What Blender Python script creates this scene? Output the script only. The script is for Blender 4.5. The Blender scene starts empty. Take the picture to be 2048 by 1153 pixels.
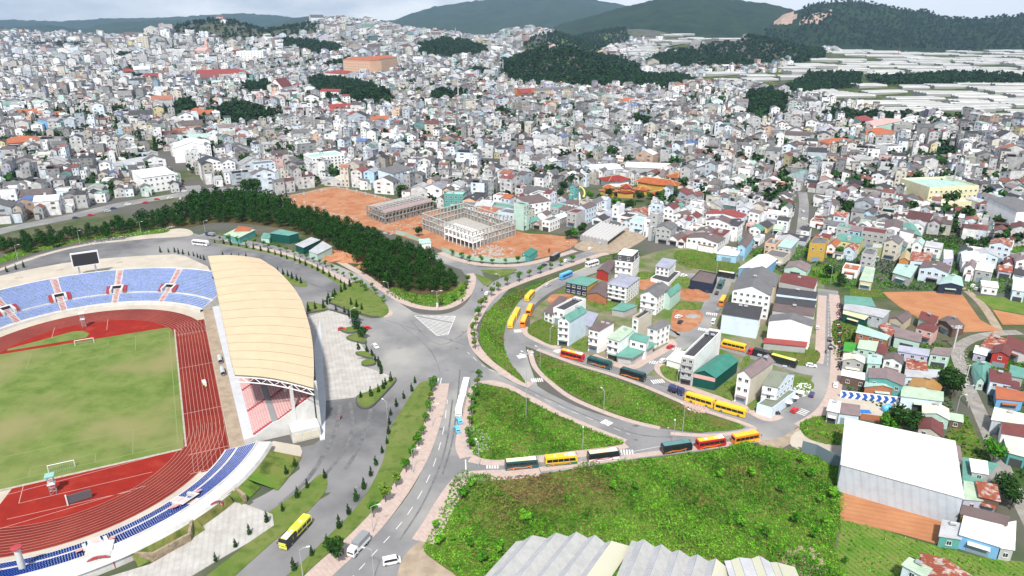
import bpy, math, random
import numpy as np
from mathutils import Vector, Matrix
from mathutils.geometry import tessellate_polygon
EXPOSURE, SKY_STR, SUN_STR, SUN_ANG, HAZE = 0.64, 0.056, 3.8, 4.0, 7.0e-5

# ------------------------------------------------------------------ camera
SC = bpy.context.scene
COL = SC.collection
FPX, PIT, HC = 1420.0, 0.3637, 135.5
cam_d = bpy.data.cameras.new('camera'); cam = bpy.data.objects.new('camera', cam_d); COL.objects.link(cam)
cam_d.sensor_width = 36.0; cam_d.lens = 36.0 * FPX / 2048.0; cam_d.clip_start = 1.0; cam_d.clip_end = 60000.0
cam.location = (0, 0, HC); cam.rotation_euler = (math.pi / 2 - PIT, 0, 0)
SC.camera = cam
# ------------------------------------------------------------------ world / sun / exposure
SUN_EL, SUN_AZ = math.radians(54), math.radians(-176)      # azimuth from +Y (view direction), clockwise
SC.view_settings.view_transform = 'Standard'; SC.view_settings.look = 'None'
SC.view_settings.exposure = EXPOSURE; SC.view_settings.gamma = 1.0
W = bpy.data.worlds.new('World'); SC.world = W; W.use_nodes = True
nt = W.node_tree; nt.nodes.clear()
def N(t, ty, **k):
 n = t.nodes.new(ty)
 for a, b in k.items(): setattr(n, a, b)
 return n
sky = N(nt, 'ShaderNodeTexSky', sky_type='NISHITA', sun_disc=False, sun_elevation=SUN_EL, sun_rotation=SUN_AZ, air_density=1.0, dust_density=1.5, ozone_density=1.0)
tc = N(nt, 'ShaderNodeTexCoord')
mp = N(nt, 'ShaderNodeMapping'); mp.inputs['Scale'].default_value = (1.0, 1.0, 3.2)
nz = N(nt, 'ShaderNodeTexNoise'); nz.inputs['Scale'].default_value = 4.2; nz.inputs['Detail'].default_value = 7; nz.inputs['Roughness'].default_value = 0.55
cr = N(nt, 'ShaderNodeValToRGB'); cr.color_ramp.elements[0].position = 0.36; cr.color_ramp.elements[1].position = 0.60
sx = N(nt, 'ShaderNodeSeparateXYZ')
rx = N(nt, 'ShaderNodeMapRange'); rx.inputs['From Min'].default_value = -0.35; rx.inputs['From Max'].default_value = 0.25
ad = N(nt, 'ShaderNodeMath', operation='ADD', use_clamp=True)
mu = N(nt, 'ShaderNodeMath', operation='MULTIPLY', use_clamp=True); mu.inputs[1].default_value = 0.9
mx = N(nt, 'ShaderNodeMix', data_type='RGBA')
bg = N(nt, 'ShaderNodeBackground'); out = N(nt, 'ShaderNodeOutputWorld')
cloudc = N(nt, 'ShaderNodeMix', data_type='RGBA'); cloudc.inputs['A'].default_value = (7.2, 8.6, 10.6, 1); cloudc.inputs['B'].default_value = (19.0, 19.3, 19.5, 1)
L_ = nt.links.new
L_(tc.outputs['Generated'], mp.inputs['Vector']); L_(mp.outputs[0], nz.inputs['Vector']); L_(nz.outputs[0], cr.inputs[0])
L_(tc.outputs['Generated'], sx.inputs[0]); L_(sx.outputs['X'], rx.inputs['Value'])
L_(rx.outputs[0], ad.inputs[0]); L_(cr.outputs[0], ad.inputs[1]); L_(ad.outputs[0], cloudc.inputs['Factor'])
L_(sky.outputs[0], mx.inputs['A']); L_(cloudc.outputs['Result'], mx.inputs['B']); 
rz = N(nt, 'ShaderNodeMapRange'); rz.inputs['From Min'].default_value = .04; rz.inputs['From Max'].default_value = .38; rz.inputs['To Min'].default_value = .9; rz.inputs['To Max'].default_value = .3
L_(sx.outputs['Z'], rz.inputs['Value']); L_(rz.outputs[0], mx.inputs['Factor'])
L_(mx.outputs['Result'], bg.inputs['Color']); bg.inputs['Strength'].default_value = SKY_STR
L_(bg.outputs[0], out.inputs['Surface'])
sl = bpy.data.lights.new('sun', 'SUN'); sl.energy = SUN_STR; sl.angle = math.radians(SUN_ANG); sl.color = (1.0, 0.955, 0.88)
so = bpy.data.objects.new('sun', sl); COL.objects.link(so)
sd = Vector((math.sin(SUN_AZ) * math.cos(SUN_EL), math.cos(SUN_AZ) * math.cos(SUN_EL), math.sin(SUN_EL)))
so.rotation_euler = sd.to_track_quat('Z', 'Y').to_euler()
so.location = (0, 0, 500)

rnd = random.Random(7)
NPR = np.random.RandomState(11)
# ------------------------------------------------------------------ pixel helpers (photo pixels 2048x1153 -> world points where things stand)
CP, SP_ = math.cos(PIT), math.sin(PIT)
def ray(px, py):
 x = (px - 1024) / FPX; y = -(py - 576.5) / FPX
 return (x, CP + y * SP_, -SP_ + y * CP)
def G(px, py, z=0.0):
 d = ray(px, py); t = (z - HC) / d[2]
 return Vector((d[0] * t, d[1] * t, z))
def proj(x, y, z):
 dz = z - HC; q = y * CP - dz * SP_
 return (1024 + FPX * x / q, 576.5 - FPX * (y * SP_ + dz * CP) / q)
def sstep(a, b, v):
 t = np.clip((v - a) / (b - a), 0, 1); return t * t * (3 - 2 * t)
def azp(px, dist):   # ground position along the pixel column at a distance
 return ((px - 1024) / FPX * dist * 1.0, dist)
HILLS = []   # (x, y, z, wx, wy)
def hill(px, dist, z, wpx, wd):
 x, y = azp(px, dist); HILLS.append((x, y, z, wpx / FPX * dist, wd))
hill(455, 2750, 74, 105, 420); hill(700, 2900, 88, 170, 450); hill(560, 2300, 40, 200, 350)
hill(120, 3900, 48, 260, 900); hill(860, 2700, 60, 110, 500); hill(250, 2300, 22, 160, 400)
hill(1110, 1800, 42, 85, 230); hill(880, 2150, 34, 60, 200); hill(1450, 2550, 52, 130, 330)
hill(1060, 3100, 62, 90, 500); hill(1260, 3700, 60, 120, 500); hill(1200, 2500, 26, 80, 300)
hill(700, 1150, 13, 110, 120); hill(520, 1250, 12, 110, 160); hill(1560, 1900, 16, 90, 200); hill(960, 1500, 12, 90, 200)
HILLS.append((-620, 900, 8, 150, 120))
def T(x, y):
 x = np.asarray(x, float); y = np.asarray(y, float)
 d = np.hypot(x, y); m = sstep(650, 1100, d) * (y > 0)
 z = np.zeros_like(x)
 for hx, hy, hz, wx, wy in HILLS:
  z = np.maximum(z, hz * np.exp(-((x - hx) / wx) ** 2 - ((y - hy) / wy) ** 2)) + 0.25 * hz * np.exp(-((x - hx) / (wx * 1.7)) ** 2 - ((y - hy) / (wy * 1.7)) ** 2)
 z = z + 5.0 * (np.sin(x / 170 + 1.3) * np.sin(y / 210 + .4) + .6 * np.sin(x / 83 + y / 140)) + 4
 return z * m
def T1(x, y): return float(T(x, y))
def GT(px, py):
 d = ray(px, py)
 t = 500.0
 g = G(px, py) if d[2] < -1e-4 else None
 if g is not None and g.length < 640 + HC: return g
 tt = np.arange(500.0, 7000.0, 4.0)
 x, y, z = d[0] * tt, d[1] * tt, HC + d[2] * tt
 b = np.nonzero(z <= T(x, y))[0]
 i = b[0] if len(b) else len(tt) - 1
 return Vector((x[i], y[i], T1(x[i], y[i])))
def topz(px, py, ytop):
 g = GT(px, py); lo, hi = g.z, g.z + 120
 for _ in range(40):
  m = (lo + hi) / 2
  if proj(g.x, g.y, m)[1] > ytop: lo = m
  else: hi = m
 return lo - g.z
# stadium frame: u across, v along
YAW, CX, CY = 0.4509, 46.1, -235.6
def S(u, v, z=0.0):
 du, dv = u - CX, v - CY; fx, fy = math.sin(YAW), math.cos(YAW)
 return Vector((du * fy - dv * fx, du * fx + dv * fy, z))
def toS(p):
 fx, fy = math.sin(YAW), math.cos(YAW)
 return (CX + p[0] * fy + p[1] * fx, CY - p[0] * fx + p[1] * fy)
def inpoly(x, y, P):
 x = np.asarray(x); y = np.asarray(y); r = np.zeros(x.shape, bool); n = len(P)
 for i in range(n):
  x0, y0 = P[i][0], P[i][1]; x1, y1 = P[i - 1][0], P[i - 1][1]
  if y0 == y1: continue
  c = (y0 > y) != (y1 > y)
  r ^= c & (x < (x1 - x0) * (y - y0) / (y1 - y0) + x0)
 return r
def smooth(pts, k=4, closed=True):
 n = len(pts); o = []
 rng = range(n) if closed else range(n - 1)
 for i in rng:
  if closed: p0, p1, p2, p3 = pts[i - 1], pts[i], pts[(i + 1) % n], pts[(i + 2) % n]
  else: p0, p1, p2, p3 = pts[max(i - 1, 0)], pts[i], pts[i + 1], pts[min(i + 2, n - 1)]
  for j in range(k):
   t = j / k
   o.append(tuple(.5 * ((2 * p1[a]) + (-p0[a] + p2[a]) * t + (2 * p0[a] - 5 * p1[a] + 4 * p2[a] - p3[a]) * t * t + (-p0[a] + 3 * p1[a] - 3 * p2[a] + p3[a]) * t ** 3) for a in range(2)))
 if not closed: o.append(tuple(pts[-1][:2]))
 return o
def GP(px_pts, z=0.0, sm=True, closed=True):
 w = [tuple(G(x, y, z)[:2]) for x, y in px_pts]
 return smooth(w, 4, closed) if sm else w

# ------------------------------------------------------------------ materials
MATS = {}
def hexc(c): return tuple(c) + (1.0,)
def mat(name, base, rough=.75, var=0.0, scale=.5, c2=None, metal=0.0, bump=0.0, island=0.0, stripes=None, spec=None, emit=0, lo=.38, hi=.62, big=None, bumpscale=None):
 if name in MATS: return MATS[name]
 m = bpy.data.materials.new(name); m.use_nodes = True; t = m.node_tree; b = t.nodes['Principled BSDF']
 b.inputs['Roughness'].default_value = rough; b.inputs['Metallic'].default_value = metal
 if spec is None and rough >= .7: spec = .12
 if spec is not None: b.inputs['Specular IOR Level'].default_value = spec
 b.inputs['Base Color'].default_value = hexc(base)
 if island: b.inputs['Specular IOR Level'].default_value = .08
 geo = N(t, 'ShaderNodeNewGeometry'); cur = None
 if c2 is not None or var:
  c2 = c2 if c2 is not None else tuple(v * (1 - var) for v in base)
  nz = N(t, 'ShaderNodeTexNoise'); nz.inputs['Scale'].default_value = scale; nz.inputs['Detail'].default_value = 6; nz.inputs['Roughness'].default_value = .62
  t.links.new(geo.outputs['Position'], nz.inputs['Vector'])
  mr = N(t, 'ShaderNodeMapRange'); mr.inputs['From Min'].default_value = lo; mr.inputs['From Max'].default_value = hi
  t.links.new(nz.outputs[0], mr.inputs['Value'])
  mx = N(t, 'ShaderNodeMix', data_type='RGBA'); mx.inputs['A'].default_value = hexc(base); mx.inputs['B'].default_value = hexc(c2)
  t.links.new(mr.outputs[0], mx.inputs['Factor']); cur = mx.outputs['Result']
 if big is not None:   # (color, scale, lo, hi) second layer of large patches
  nz = N(t, 'ShaderNodeTexNoise'); nz.inputs['Scale'].default_value = big[1]; nz.inputs['Detail'].default_value = 4
  t.links.new(geo.outputs['Position'], nz.inputs['Vector'])
  mr = N(t, 'ShaderNodeMapRange'); mr.inputs['From Min'].default_value = big[2]; mr.inputs['From Max'].default_value = big[3]
  t.links.new(nz.outputs[0], mr.inputs['Value'])
  mx = N(t, 'ShaderNodeMix', data_type='RGBA'); mx.inputs['B'].default_value = hexc(big[0])
  if cur: t.links.new(cur, mx.inputs['A'])
  else: mx.inputs['A'].default_value = hexc(base)
  t.links.new(mr.outputs[0], mx.inputs['Factor']); cur = mx.outputs['Result']
 if stripes:   # (angle, period, strength) corrugation shade painted as dark stripes; also joints and rows
  vm = N(t, 'ShaderNodeVectorMath', operation='DOT_PRODUCT'); vm.inputs[1].default_value = (math.cos(stripes[0]), math.sin(stripes[0]), 0.15)
  t.links.new(geo.outputs['Position'], vm.inputs[0])
  s1 = N(t, 'ShaderNodeMath', operation='MULTIPLY'); s1.inputs[1].default_value = 2 * math.pi / stripes[1]
  s2 = N(t, 'ShaderNodeMath', operation='SINE'); t.links.new(vm.outputs['Value'], s1.inputs[0]); t.links.new(s1.outputs[0], s2.inputs[0])
  mr = N(t, 'ShaderNodeMapRange'); mr.inputs['From Min'].default_value = .2; mr.inputs['From Max'].default_value = .9; mr.inputs['To Max'].default_value = stripes[2]
  t.links.new(s2.outputs[0], mr.inputs['Value'])
  mx = N(t, 'ShaderNodeMix', data_type='RGBA', blend_type='MULTIPLY'); mx.inputs['B'].default_value = (.35, .33, .3, 1)
  if cur: t.links.new(cur, mx.inputs['A'])
  else: mx.inputs['A'].default_value = hexc(base)
  t.links.new(mr.outputs[0], mx.inputs['Factor']); cur = mx.outputs['Result']
 if island:
  hv = N(t, 'ShaderNodeHueSaturation')
  mr = N(t, 'ShaderNodeMapRange'); mr.inputs['To Min'].default_value = 1 - island; mr.inputs['To Max'].default_value = 1 + island
  t.links.new(geo.outputs['Random Per Island'], mr.inputs['Value']); t.links.new(mr.outputs[0], hv.inputs['Value'])
  m2 = N(t, 'ShaderNodeMapRange'); m2.inputs['To Min'].default_value = .5 - island * .06; m2.inputs['To Max'].default_value = .5 + island * .05
  t.links.new(geo.outputs['Random Per Island'], m2.inputs['Value']); t.links.new(m2.outputs[0], hv.inputs['Hue'])
  if cur: t.links.new(cur, hv.inputs['Color'])
  else: hv.inputs['Color'].default_value = hexc(base)
  cur = hv.outputs[0]
 if cur: t.links.new(cur, b.inputs['Base Color'])
 if bump:
  nb = N(t, 'ShaderNodeTexNoise'); nb.inputs['Scale'].default_value = bumpscale or scale * 3; nb.inputs['Detail'].default_value = 5
  t.links.new(geo.outputs['Position'], nb.inputs['Vector'])
  bp = N(t, 'ShaderNodeBump'); bp.inputs['Strength'].default_value = 1.0; bp.inputs['Distance'].default_value = bump
  t.links.new(nb.outputs[0], bp.inputs['Height']); t.links.new(bp.outputs[0], b.inputs['Normal'])
 MATS[name] = m
 return m
# ------------------------------------------------------------------ mesh builder
KIDS = {}
class MB:
 def __init__(s): s.v = []; s.f = []; s.m = []; s.mats = []
 def mi(s, m):
  if m not in s.mats: s.mats.append(m)
  return s.mats.index(m)
 def face(s, pts, m):
  i = len(s.v); s.v += [tuple(p) for p in pts]; s.f.append(tuple(range(i, i + len(pts)))); s.m.append(s.mi(m))
 def box(s, c, d, m, rz=0.0, taper=1.0):   # centre of base, (dx,dy,dz)
  hx, hy = d[0] / 2, d[1] / 2; co, si = math.cos(rz), math.sin(rz); i = len(s.v)
  for k, z in ((1.0, 0), (taper, d[2])):
   for x, y in ((-hx, -hy), (hx, -hy), (hx, hy), (-hx, hy)):
    s.v.append((c[0] + k * (x * co - y * si), c[1] + k * (x * si + y * co), c[2] + z))
  q = s.mi(m)
  for f in ((0, 3, 2, 1), (4, 5, 6, 7), (0, 1, 5, 4), (1, 2, 6, 5), (2, 3, 7, 6), (3, 0, 4, 7)):
   s.f.append(tuple(i + a for a in f)); s.m.append(q)
 def prism(s, poly, z0, z1, m, top=None, caps=True):
  n = len(poly); i = len(s.v)
  s.v += [(p[0], p[1], z0) for p in poly] + [(p[0], p[1], z1) for p in poly]
  a = sum(poly[k - 1][0] * poly[k][1] - poly[k][0] * poly[k - 1][1] for k in range(n))
  q = s.mi(m); qt = s.mi(top or m)
  for k in range(n):
   j = (k + 1) % n
   f = (i + k, i + j, i + n + j, i + n + k)
   s.f.append(f if a > 0 else f[::-1]); s.m.append(q)
  for t in tessellate_polygon([[Vector((p[0], p[1], 0)) for p in poly]]):
   p, r, u = (poly[j] for j in t)
   cr = (r[0] - p[0]) * (u[1] - p[1]) - (r[1] - p[1]) * (u[0] - p[0])
   if cr < 0: t = t[::-1]
   s.f.append(tuple(i + n + j for j in t)); s.m.append(qt)
 def tube(s, pts, r, m, n=6, r2=None, cap=True):
  pts = [Vector(p) for p in pts]; i0 = len(s.v); q = s.mi(m); k = len(pts)
  for a, p in enumerate(pts):
   d = (pts[min(a + 1, k - 1)] - pts[max(a - 1, 0)]).normalized()
   u = d.cross(Vector((0, 0, 1)));
   if u.length < 1e-3: u = Vector((1, 0, 0))
   u.normalize(); w = d.cross(u); rr = r + ((r2 if r2 is not None else r) - r) * a / max(k - 1, 1)
   for b in range(n):
    t = 2 * math.pi * b / n; s.v.append(tuple(p + (u * math.cos(t) + w * math.sin(t)) * rr))
  for a in range(k - 1):
   for b in range(n):
    c = (b + 1) % n
    s.f.append((i0 + a * n + b, i0 + (a + 1) * n + b, i0 + (a + 1) * n + c, i0 + a * n + c)); s.m.append(q)
  if cap:
   s.f.append(tuple(i0 + b for b in range(n))); s.m.append(q)
   s.f.append(tuple(i0 + (k - 1) * n + b for b in range(n))[::-1]); s.m.append(q)
 def beam(s, a, b, w, m):
  s.tube([a, b], w * .7, m, n=4)
 def lathe(s, c, prof, m, n=12):
  i0 = len(s.v); q = s.mi(m)
  for r, z in prof:
   for b in range(n):
    t = 2 * math.pi * b / n; s.v.append((c[0] + r * math.cos(t), c[1] + r * math.sin(t), c[2] + z))
  for a in range(len(prof) - 1):
   for b in range(n):
    d = (b + 1) % n; s.f.append((i0 + a * n + b, i0 + a * n + d, i0 + (a + 1) * n + d, i0 + (a + 1) * n + b)); s.m.append(q)
 def build(s, name, parent=None, origin=None, smooth=False):
  me = bpy.data.meshes.new(name)
  v = s.v
  if origin is not None: ox, oy, oz = origin; v = [(a - ox, b - oy, c - oz) for a, b, c in v]
  me.from_pydata(v, [], s.f)
  for m in s.mats: me.materials.append(m)
  me.polygons.foreach_set('material_index', s.m)
  if smooth: me.polygons.foreach_set('use_smooth', [True] * len(s.f))
  me.update()
  o = bpy.data.objects.new(name, me); COL.objects.link(o)
  if parent is not None: o.parent = parent; KIDS.setdefault(parent.name, []).append(o)
  elif origin is not None: o.location = origin
  return o
def npmesh(name, v, f, mats, midx=None, col=None):
 """v (n,3), f (m,k) arrays -> object"""
 me = bpy.data.meshes.new(name); k = f.shape[1]
 me.vertices.add(len(v)); me.vertices.foreach_set('co', np.ascontiguousarray(v, np.float32).ravel())
 me.loops.add(f.size); me.loops.foreach_set('vertex_index', np.ascontiguousarray(f, np.int32).ravel())
 me.polygons.add(len(f)); me.polygons.foreach_set('loop_start', np.arange(0, f.size, k, dtype=np.int32))
 for m in mats: me.materials.append(m)
 if midx is not None: me.polygons.foreach_set('material_index', np.ascontiguousarray(midx, np.int32))
 me.update(calc_edges=True)
 if col is not None:
  a = me.color_attributes.new('Col', 'FLOAT_COLOR', 'CORNER')
  c = np.ones((len(f), k, 4), np.float32); c[:, :, :3] = col[:, None, :]
  a.data.foreach_set('color', c.ravel())
 o = bpy.data.objects.new(name, me); COL.objects.link(o)
 return o
def tag(o, label=None, cat=None, group=None, kind=None):
 if label: o['label'] = label
 if cat: o['category'] = cat
 if group: o['group'] = group
 if kind: o['kind'] = kind
 return o
def thing(name, label, cat, loc=(0, 0, 0), rz=0.0, group=None):
 o = bpy.data.objects.new(name, None); COL.objects.link(o); o.location = loc; o.rotation_euler = (0, 0, rz); o.empty_display_size = .5
 return tag(o, label, cat, group)
def struct(o): o['kind'] = 'structure'; return o
def dup(root, loc, rz=None, label=None, group=None, scale=None):
 r = root.copy(); COL.objects.link(r); r.location = loc
 if rz is not None: r.rotation_euler = (0, 0, rz)
 if scale is not None: r.scale = (scale,) * 3 if not hasattr(scale, '__len__') else scale
 if label: r['label'] = label
 if group: r['group'] = group
 for ch in KIDS.get(root.name, ()):
  c = ch.copy(); COL.objects.link(c); c.parent = r
  for g in KIDS.get(ch.name, ()):
   d = g.copy(); COL.objects.link(d); d.parent = c
 return r
# ================================================================== GROUND
M = dict(
ground=mat('ground_earth', (.14, .12, .09), .95, c2=(.04, .085, .015), scale=.035, bump=.25, bumpscale=.6, big=((.115, .11, .105), .012, .42, .60)),
asphalt=mat('asphalt', (.25, .247, .25), .9, c2=(.195, .194, .197), scale=.07, big=((.34, .33, .31), .03, .47, .66), bump=.01, bumpscale=6),
asphalt_dark=mat('asphalt_worn', (.205, .202, .207), .85, c2=(.12, .12, .127), scale=.05, big=((.28, .272, .27), .02, .45, .65)),
concrete_road=mat('concrete_road', (.33, .315, .29), .9, c2=(.24, .22, .2), scale=.2),
paving=mat('pink_paving', (.52, .405, .36), .85, c2=(.44, .35, .31), scale=.5, stripes=(.7, 1.2, .10)),
kerb=mat('kerb_stone', (.46, .42, .36), .85, var=.25, scale=.6),
white_paving=mat('white_paving', (.50, .48, .455), .8, c2=(.40, .38, .355), scale=.25, stripes=(.3, 1.6, .13)),
cream_conc=mat('cream_concrete', (.52, .465, .39), .85, c2=(.44, .39, .325), scale=.12),
stand_white=mat('stand_white', (.62, .615, .60), .7, c2=(.52, .505, .475), scale=.3),
paint=mat('road_paint', (.80, .79, .77), .8, var=.2, scale=1.2),
lawn=mat('mown_lawn', (.105, .165, .03), .95, c2=(.16, .19, .055), scale=.09, bump=.05, bumpscale=3, big=((.07, .12, .022), .3, .5, .75)),
rough=mat('rough_grass', (.10, .19, .025), .95, c2=(.19, .17, .06), scale=.06, bump=.3, bumpscale=1.2, big=((.05, .085, .015), .22, .5, .7)),
scrub=mat('scrub_soil', (.08, .15, .02), .95, c2=(.14, .14, .04), scale=.12, bump=.5, bumpscale=.8),
forest_floor=mat('forest_floor', (.055, .06, .02), .95, c2=(.11, .075, .035), scale=.15),
estate=mat('estate_ground', (.085, .15, .025), .95, c2=(.25, .21, .16), scale=.07, bump=.1, bumpscale=1.5),
clay=mat('red_clay', (.36, .15, .075), .95, c2=(.44, .24, .14), scale=.07, bump=.15, bumpscale=.7, big=((.36, .12, .05), .18, .5, .7)),
field=mat('ploughed_field', (.47, .225, .11), .95, c2=(.40, .175, .085), scale=.1, stripes=(1.25, 2.0, .16)),
crops=mat('crop_field', (.10, .20, .025), .95, c2=(.17, .22, .05), scale=.15, stripes=(.45, 1.5, .35), bump=.2, bumpscale=2),
dirt=mat('dirt', (.40, .32, .24), .95, c2=(.3, .24, .18), scale=.3),
)
NR, NA = 190, 300
rr = np.concatenate([[0, 40], np.geomspace(90, 12000, NR - 2)])
aa = np.linspace(-math.pi, math.pi, NA, endpoint=False)
X = rr[:, None] * np.sin(aa)[None]; Y = rr[:, None] * np.cos(aa)[None]; Z = T(X, Y) - .0
Z = Z * (1 - sstep(5200, 7000, rr))[:, None]
gv = np.stack([X, Y, Z], -1).reshape(-1, 3)
i = np.arange(NR - 1)[:, None] * NA; j = np.arange(NA)[None]; j2 = (j + 1) % NA
gf = np.stack([i + j, i + j2, i + NA + j2, i + NA + j], -1).reshape(-1, 4)
o = npmesh('ground', gv, gf, [M['ground']]); struct(o); o.data.polygons.foreach_set('use_smooth', [True] * len(gf))

LAY = {}
def sheet(name, px, z, m, sm=True, world=None, ht=None):
 P = world or GP(px, 0, sm)
 b = MB(); b.prism(P, 0.0 if ht is None else ht, z, m); o = b.build(name); return struct(o), P
def ribbon_pts(px, w, closed=False, world=None):
 c = world or smooth([tuple(G(x, y)[:2]) for x, y in px], 5, closed); n = len(c); Lp, Rp = [], []
 for k in range(n):
  a, b2 = c[max(k - 1, 0)], c[min(k + 1, n - 1)]; dx, dy = b2[0] - a[0], b2[1] - a[1]; l = math.hypot(dx, dy) or 1
  nx, ny = -dy / l, dx / l; ww = w[0] + (w[1] - w[0]) * k / (n - 1) if hasattr(w, '__len__') else w
  Lp.append((c[k][0] + nx * ww / 2, c[k][1] + ny * ww / 2)); Rp.append((c[k][0] - nx * ww / 2, c[k][1] - ny * ww / 2))
 return c, Lp, Rp
def ribbon(name, px, w, z, m, kerb=False, world=None):
 c, Lp, Rp = ribbon_pts(px, w, world=world); b = MB(); n = len(c)
 for k in range(n - 1):
  b.face([(*Rp[k], z), (*Rp[k + 1], z), (*Lp[k + 1], z), (*Lp[k], z)], m)
  if z > .1:
   b.face([(*Rp[k + 1], z), (*Rp[k], z), (*Rp[k], 0), (*Rp[k + 1], 0)], M['kerb']); b.face([(*Lp[k], z), (*Lp[k + 1], z), (*Lp[k + 1], 0), (*Lp[k], 0)], M['kerb'])
 return struct(b.build(name)), c
POLY = {}
# ---- asphalt
sheet('ring_road', [(-120, 600), (-60, 552), (0, 534), (62, 513), (125, 497), (187, 484), (250, 478), (375, 466), (420, 480), (512, 503), (562, 513), (612, 530), (662, 553), (712, 583), (790, 622), (800, 700), (700, 760), (500, 700), (300, 560), (100, 580)], .020, M['asphalt_dark'])
sheet('road_junction', [(690, 640), (745, 628), (795, 616), (840, 628), (885, 629), (918, 618), (938, 600), (952, 570), (975, 575), (985, 600), (962, 628), (945, 660), (943, 690), (958, 720), (1000, 752), (1045, 778), (1080, 800), (1000, 790), (940, 790), (925, 860), (880, 860), (870, 790), (835, 762), (790, 770), (740, 745), (700, 700)], .032, M['asphalt'])
sheet('main_road', [(882, 745), (885, 790), (868, 870), (835, 960), (770, 1050), (705, 1110), (640, 1165), (500, 1300), (760, 1330), (835, 1153), (862, 1088), (900, 1010), (930, 955), (960, 920), (935, 905), (918, 880), (936, 800), (952, 745)], .044, M['asphalt'], sm=True)
sheet('stadium_yard', [(648, 800), (720, 795), (735, 790), (800, 760), (850, 760), (842, 810), (815, 870), (790, 920), (748, 1000), (690, 1070), (610, 1153), (560, 1210), (350, 1260), (480, 1130), (590, 1030), (662, 985), (560, 1010), (500, 1030), (500, 1010), (560, 975), (600, 940), (585, 900), (640, 880)], .026, M['asphalt_dark'])
ribbon('service_lane', [(520, 1015), (565, 990), (610, 955), (650, 925), (700, 900)], 9, .029, M['asphalt_dark'])
ribbon('street', [(400, 470), (470, 482), (540, 496), (622, 520), (687, 546), (737, 573), (787, 612), (830, 640)], 8.5, .036, M['asphalt'])
ribbon('north_road', [(960, 622), (985, 585), (1020, 562), (1075, 545), (1130, 527), (1190, 507), (1240, 482), (1285, 450), (1300, 430)], 13, .040, M['asphalt'])
ribbon('side_road', [(870, 512), (905, 526), (945, 538), (1000, 541), (1050, 538), (1100, 528)], 9, .041, M['asphalt'])
ribbon('north_road_lane', [(935, 532), (948, 550), (958, 575), (965, 605)], 10, .042, M['asphalt'])
ribbon('slip_road', [(940, 740), (1005, 762), (1060, 795), (1130, 825), (1200, 853), (1270, 878), (1350, 890), (1440, 878), (1520, 858), (1580, 838), (1625, 805), (1650, 765), (1656, 710), (1655, 650), (1656, 580)], 10, .046, M['asphalt'])
sheet('slip_road_edge', [(1062, 768), (1100, 788), (1170, 820), (1260, 846), (1340, 860), (1420, 868), (1500, 860), (1560, 838), (1600, 845), (1560, 880), (1520, 884), (1440, 893), (1300, 893), (1200, 872), (1100, 828), (1050, 795)], .045, M['asphalt'])
sheet('road_shoulder', [(1515, 884), (1560, 876), (1610, 848), (1640, 842), (1612, 862), (1585, 885), (1550, 900)], .05, M['dirt'])
ribbon('lower_street', [(925, 935), (990, 934), (1080, 930), (1170, 916), (1260, 903), (1340, 893), (1400, 885)], 9.5, .048, M['asphalt'])
sheet('estate_ground', [(1060, 650), (1090, 600), (1200, 545), (1340, 498), (1480, 498), (1560, 545), (1645, 560), (1650, 740), (1620, 800), (1540, 835), (1400, 795), (1250, 740), (1110, 700)], .018, M['estate'])
ribbon('estate_loop_road', [(1060, 795), (1048, 765), (1034, 720), (1028, 680), (1030, 645), (1048, 612), (1080, 585), (1120, 565), (1170, 545), (1215, 532), (1260, 520)], 9.5, .050, M['asphalt'])
ribbon('coach_street', [(1030, 675), (1080, 692), (1130, 710), (1180, 722), (1250, 747), (1320, 772), (1400, 806), (1470, 828), (1530, 852)], 9, .052, M['asphalt'])
ribbon('estate_street', [(1265, 752), (1300, 725), (1350, 695), (1385, 672), (1410, 640), (1430, 600), (1443, 572), (1450, 550)], 9, .054, M['asphalt'])
ribbon('estate_cross_street', [(1385, 668), (1430, 685), (1500, 708), (1560, 725), (1610, 740), (1655, 745)], 9, .056, M['asphalt'])
ribbon('estate_back_street', [(1220, 560), (1290, 575), (1340, 590), (1390, 598), (1430, 600)], 7, .058, M['asphalt'])
ribbon('estate_lane', [(1330, 668), (1350, 660), (1390, 668)], 12, .060, M['asphalt'])
ribbon('estate_top_street', [(1350, 550), (1400, 553), (1445, 560), (1475, 560)], 8, .062, M['asphalt'])
ribbon('town_main_street', [(-80, 486), (0, 463), (70, 448), (140, 434), (250, 408), (350, 392), (420, 380), (520, 378)], 15, .022, M['asphalt'])
ribbon('town_side_street', [(395, 392), (380, 365), (360, 342), (330, 322), (300, 305), (282, 295)], 12, .028, M['asphalt'])
ribbon('country_lane', [(2040, 665), (1990, 668), (1945, 678), (1915, 700), (1922, 735), (1938, 778), (1957, 820), (1985, 885), (2012, 950), (2045, 1010), (2080, 1080)], 5, .024, M['concrete_road'])
ribbon('farm_track', [(1925, 575), (1960, 605), (1985, 640), (2000, 668)], 4, .030, M['dirt'])
ribbon('hill_lane', [(1960, 500), (2000, 508), (2100, 505)], 5, .030, M['concrete_road'])
ribbon('right_town_street', [(1603, 470), (1606, 440), (1608, 410), (1605, 385)], 7, .030, M['asphalt'])
sheet('dirt_forecourt', [(800, 1130), (838, 1085), (862, 1092), (900, 1135), (930, 1180), (800, 1220)], .07, M['dirt'])
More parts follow.
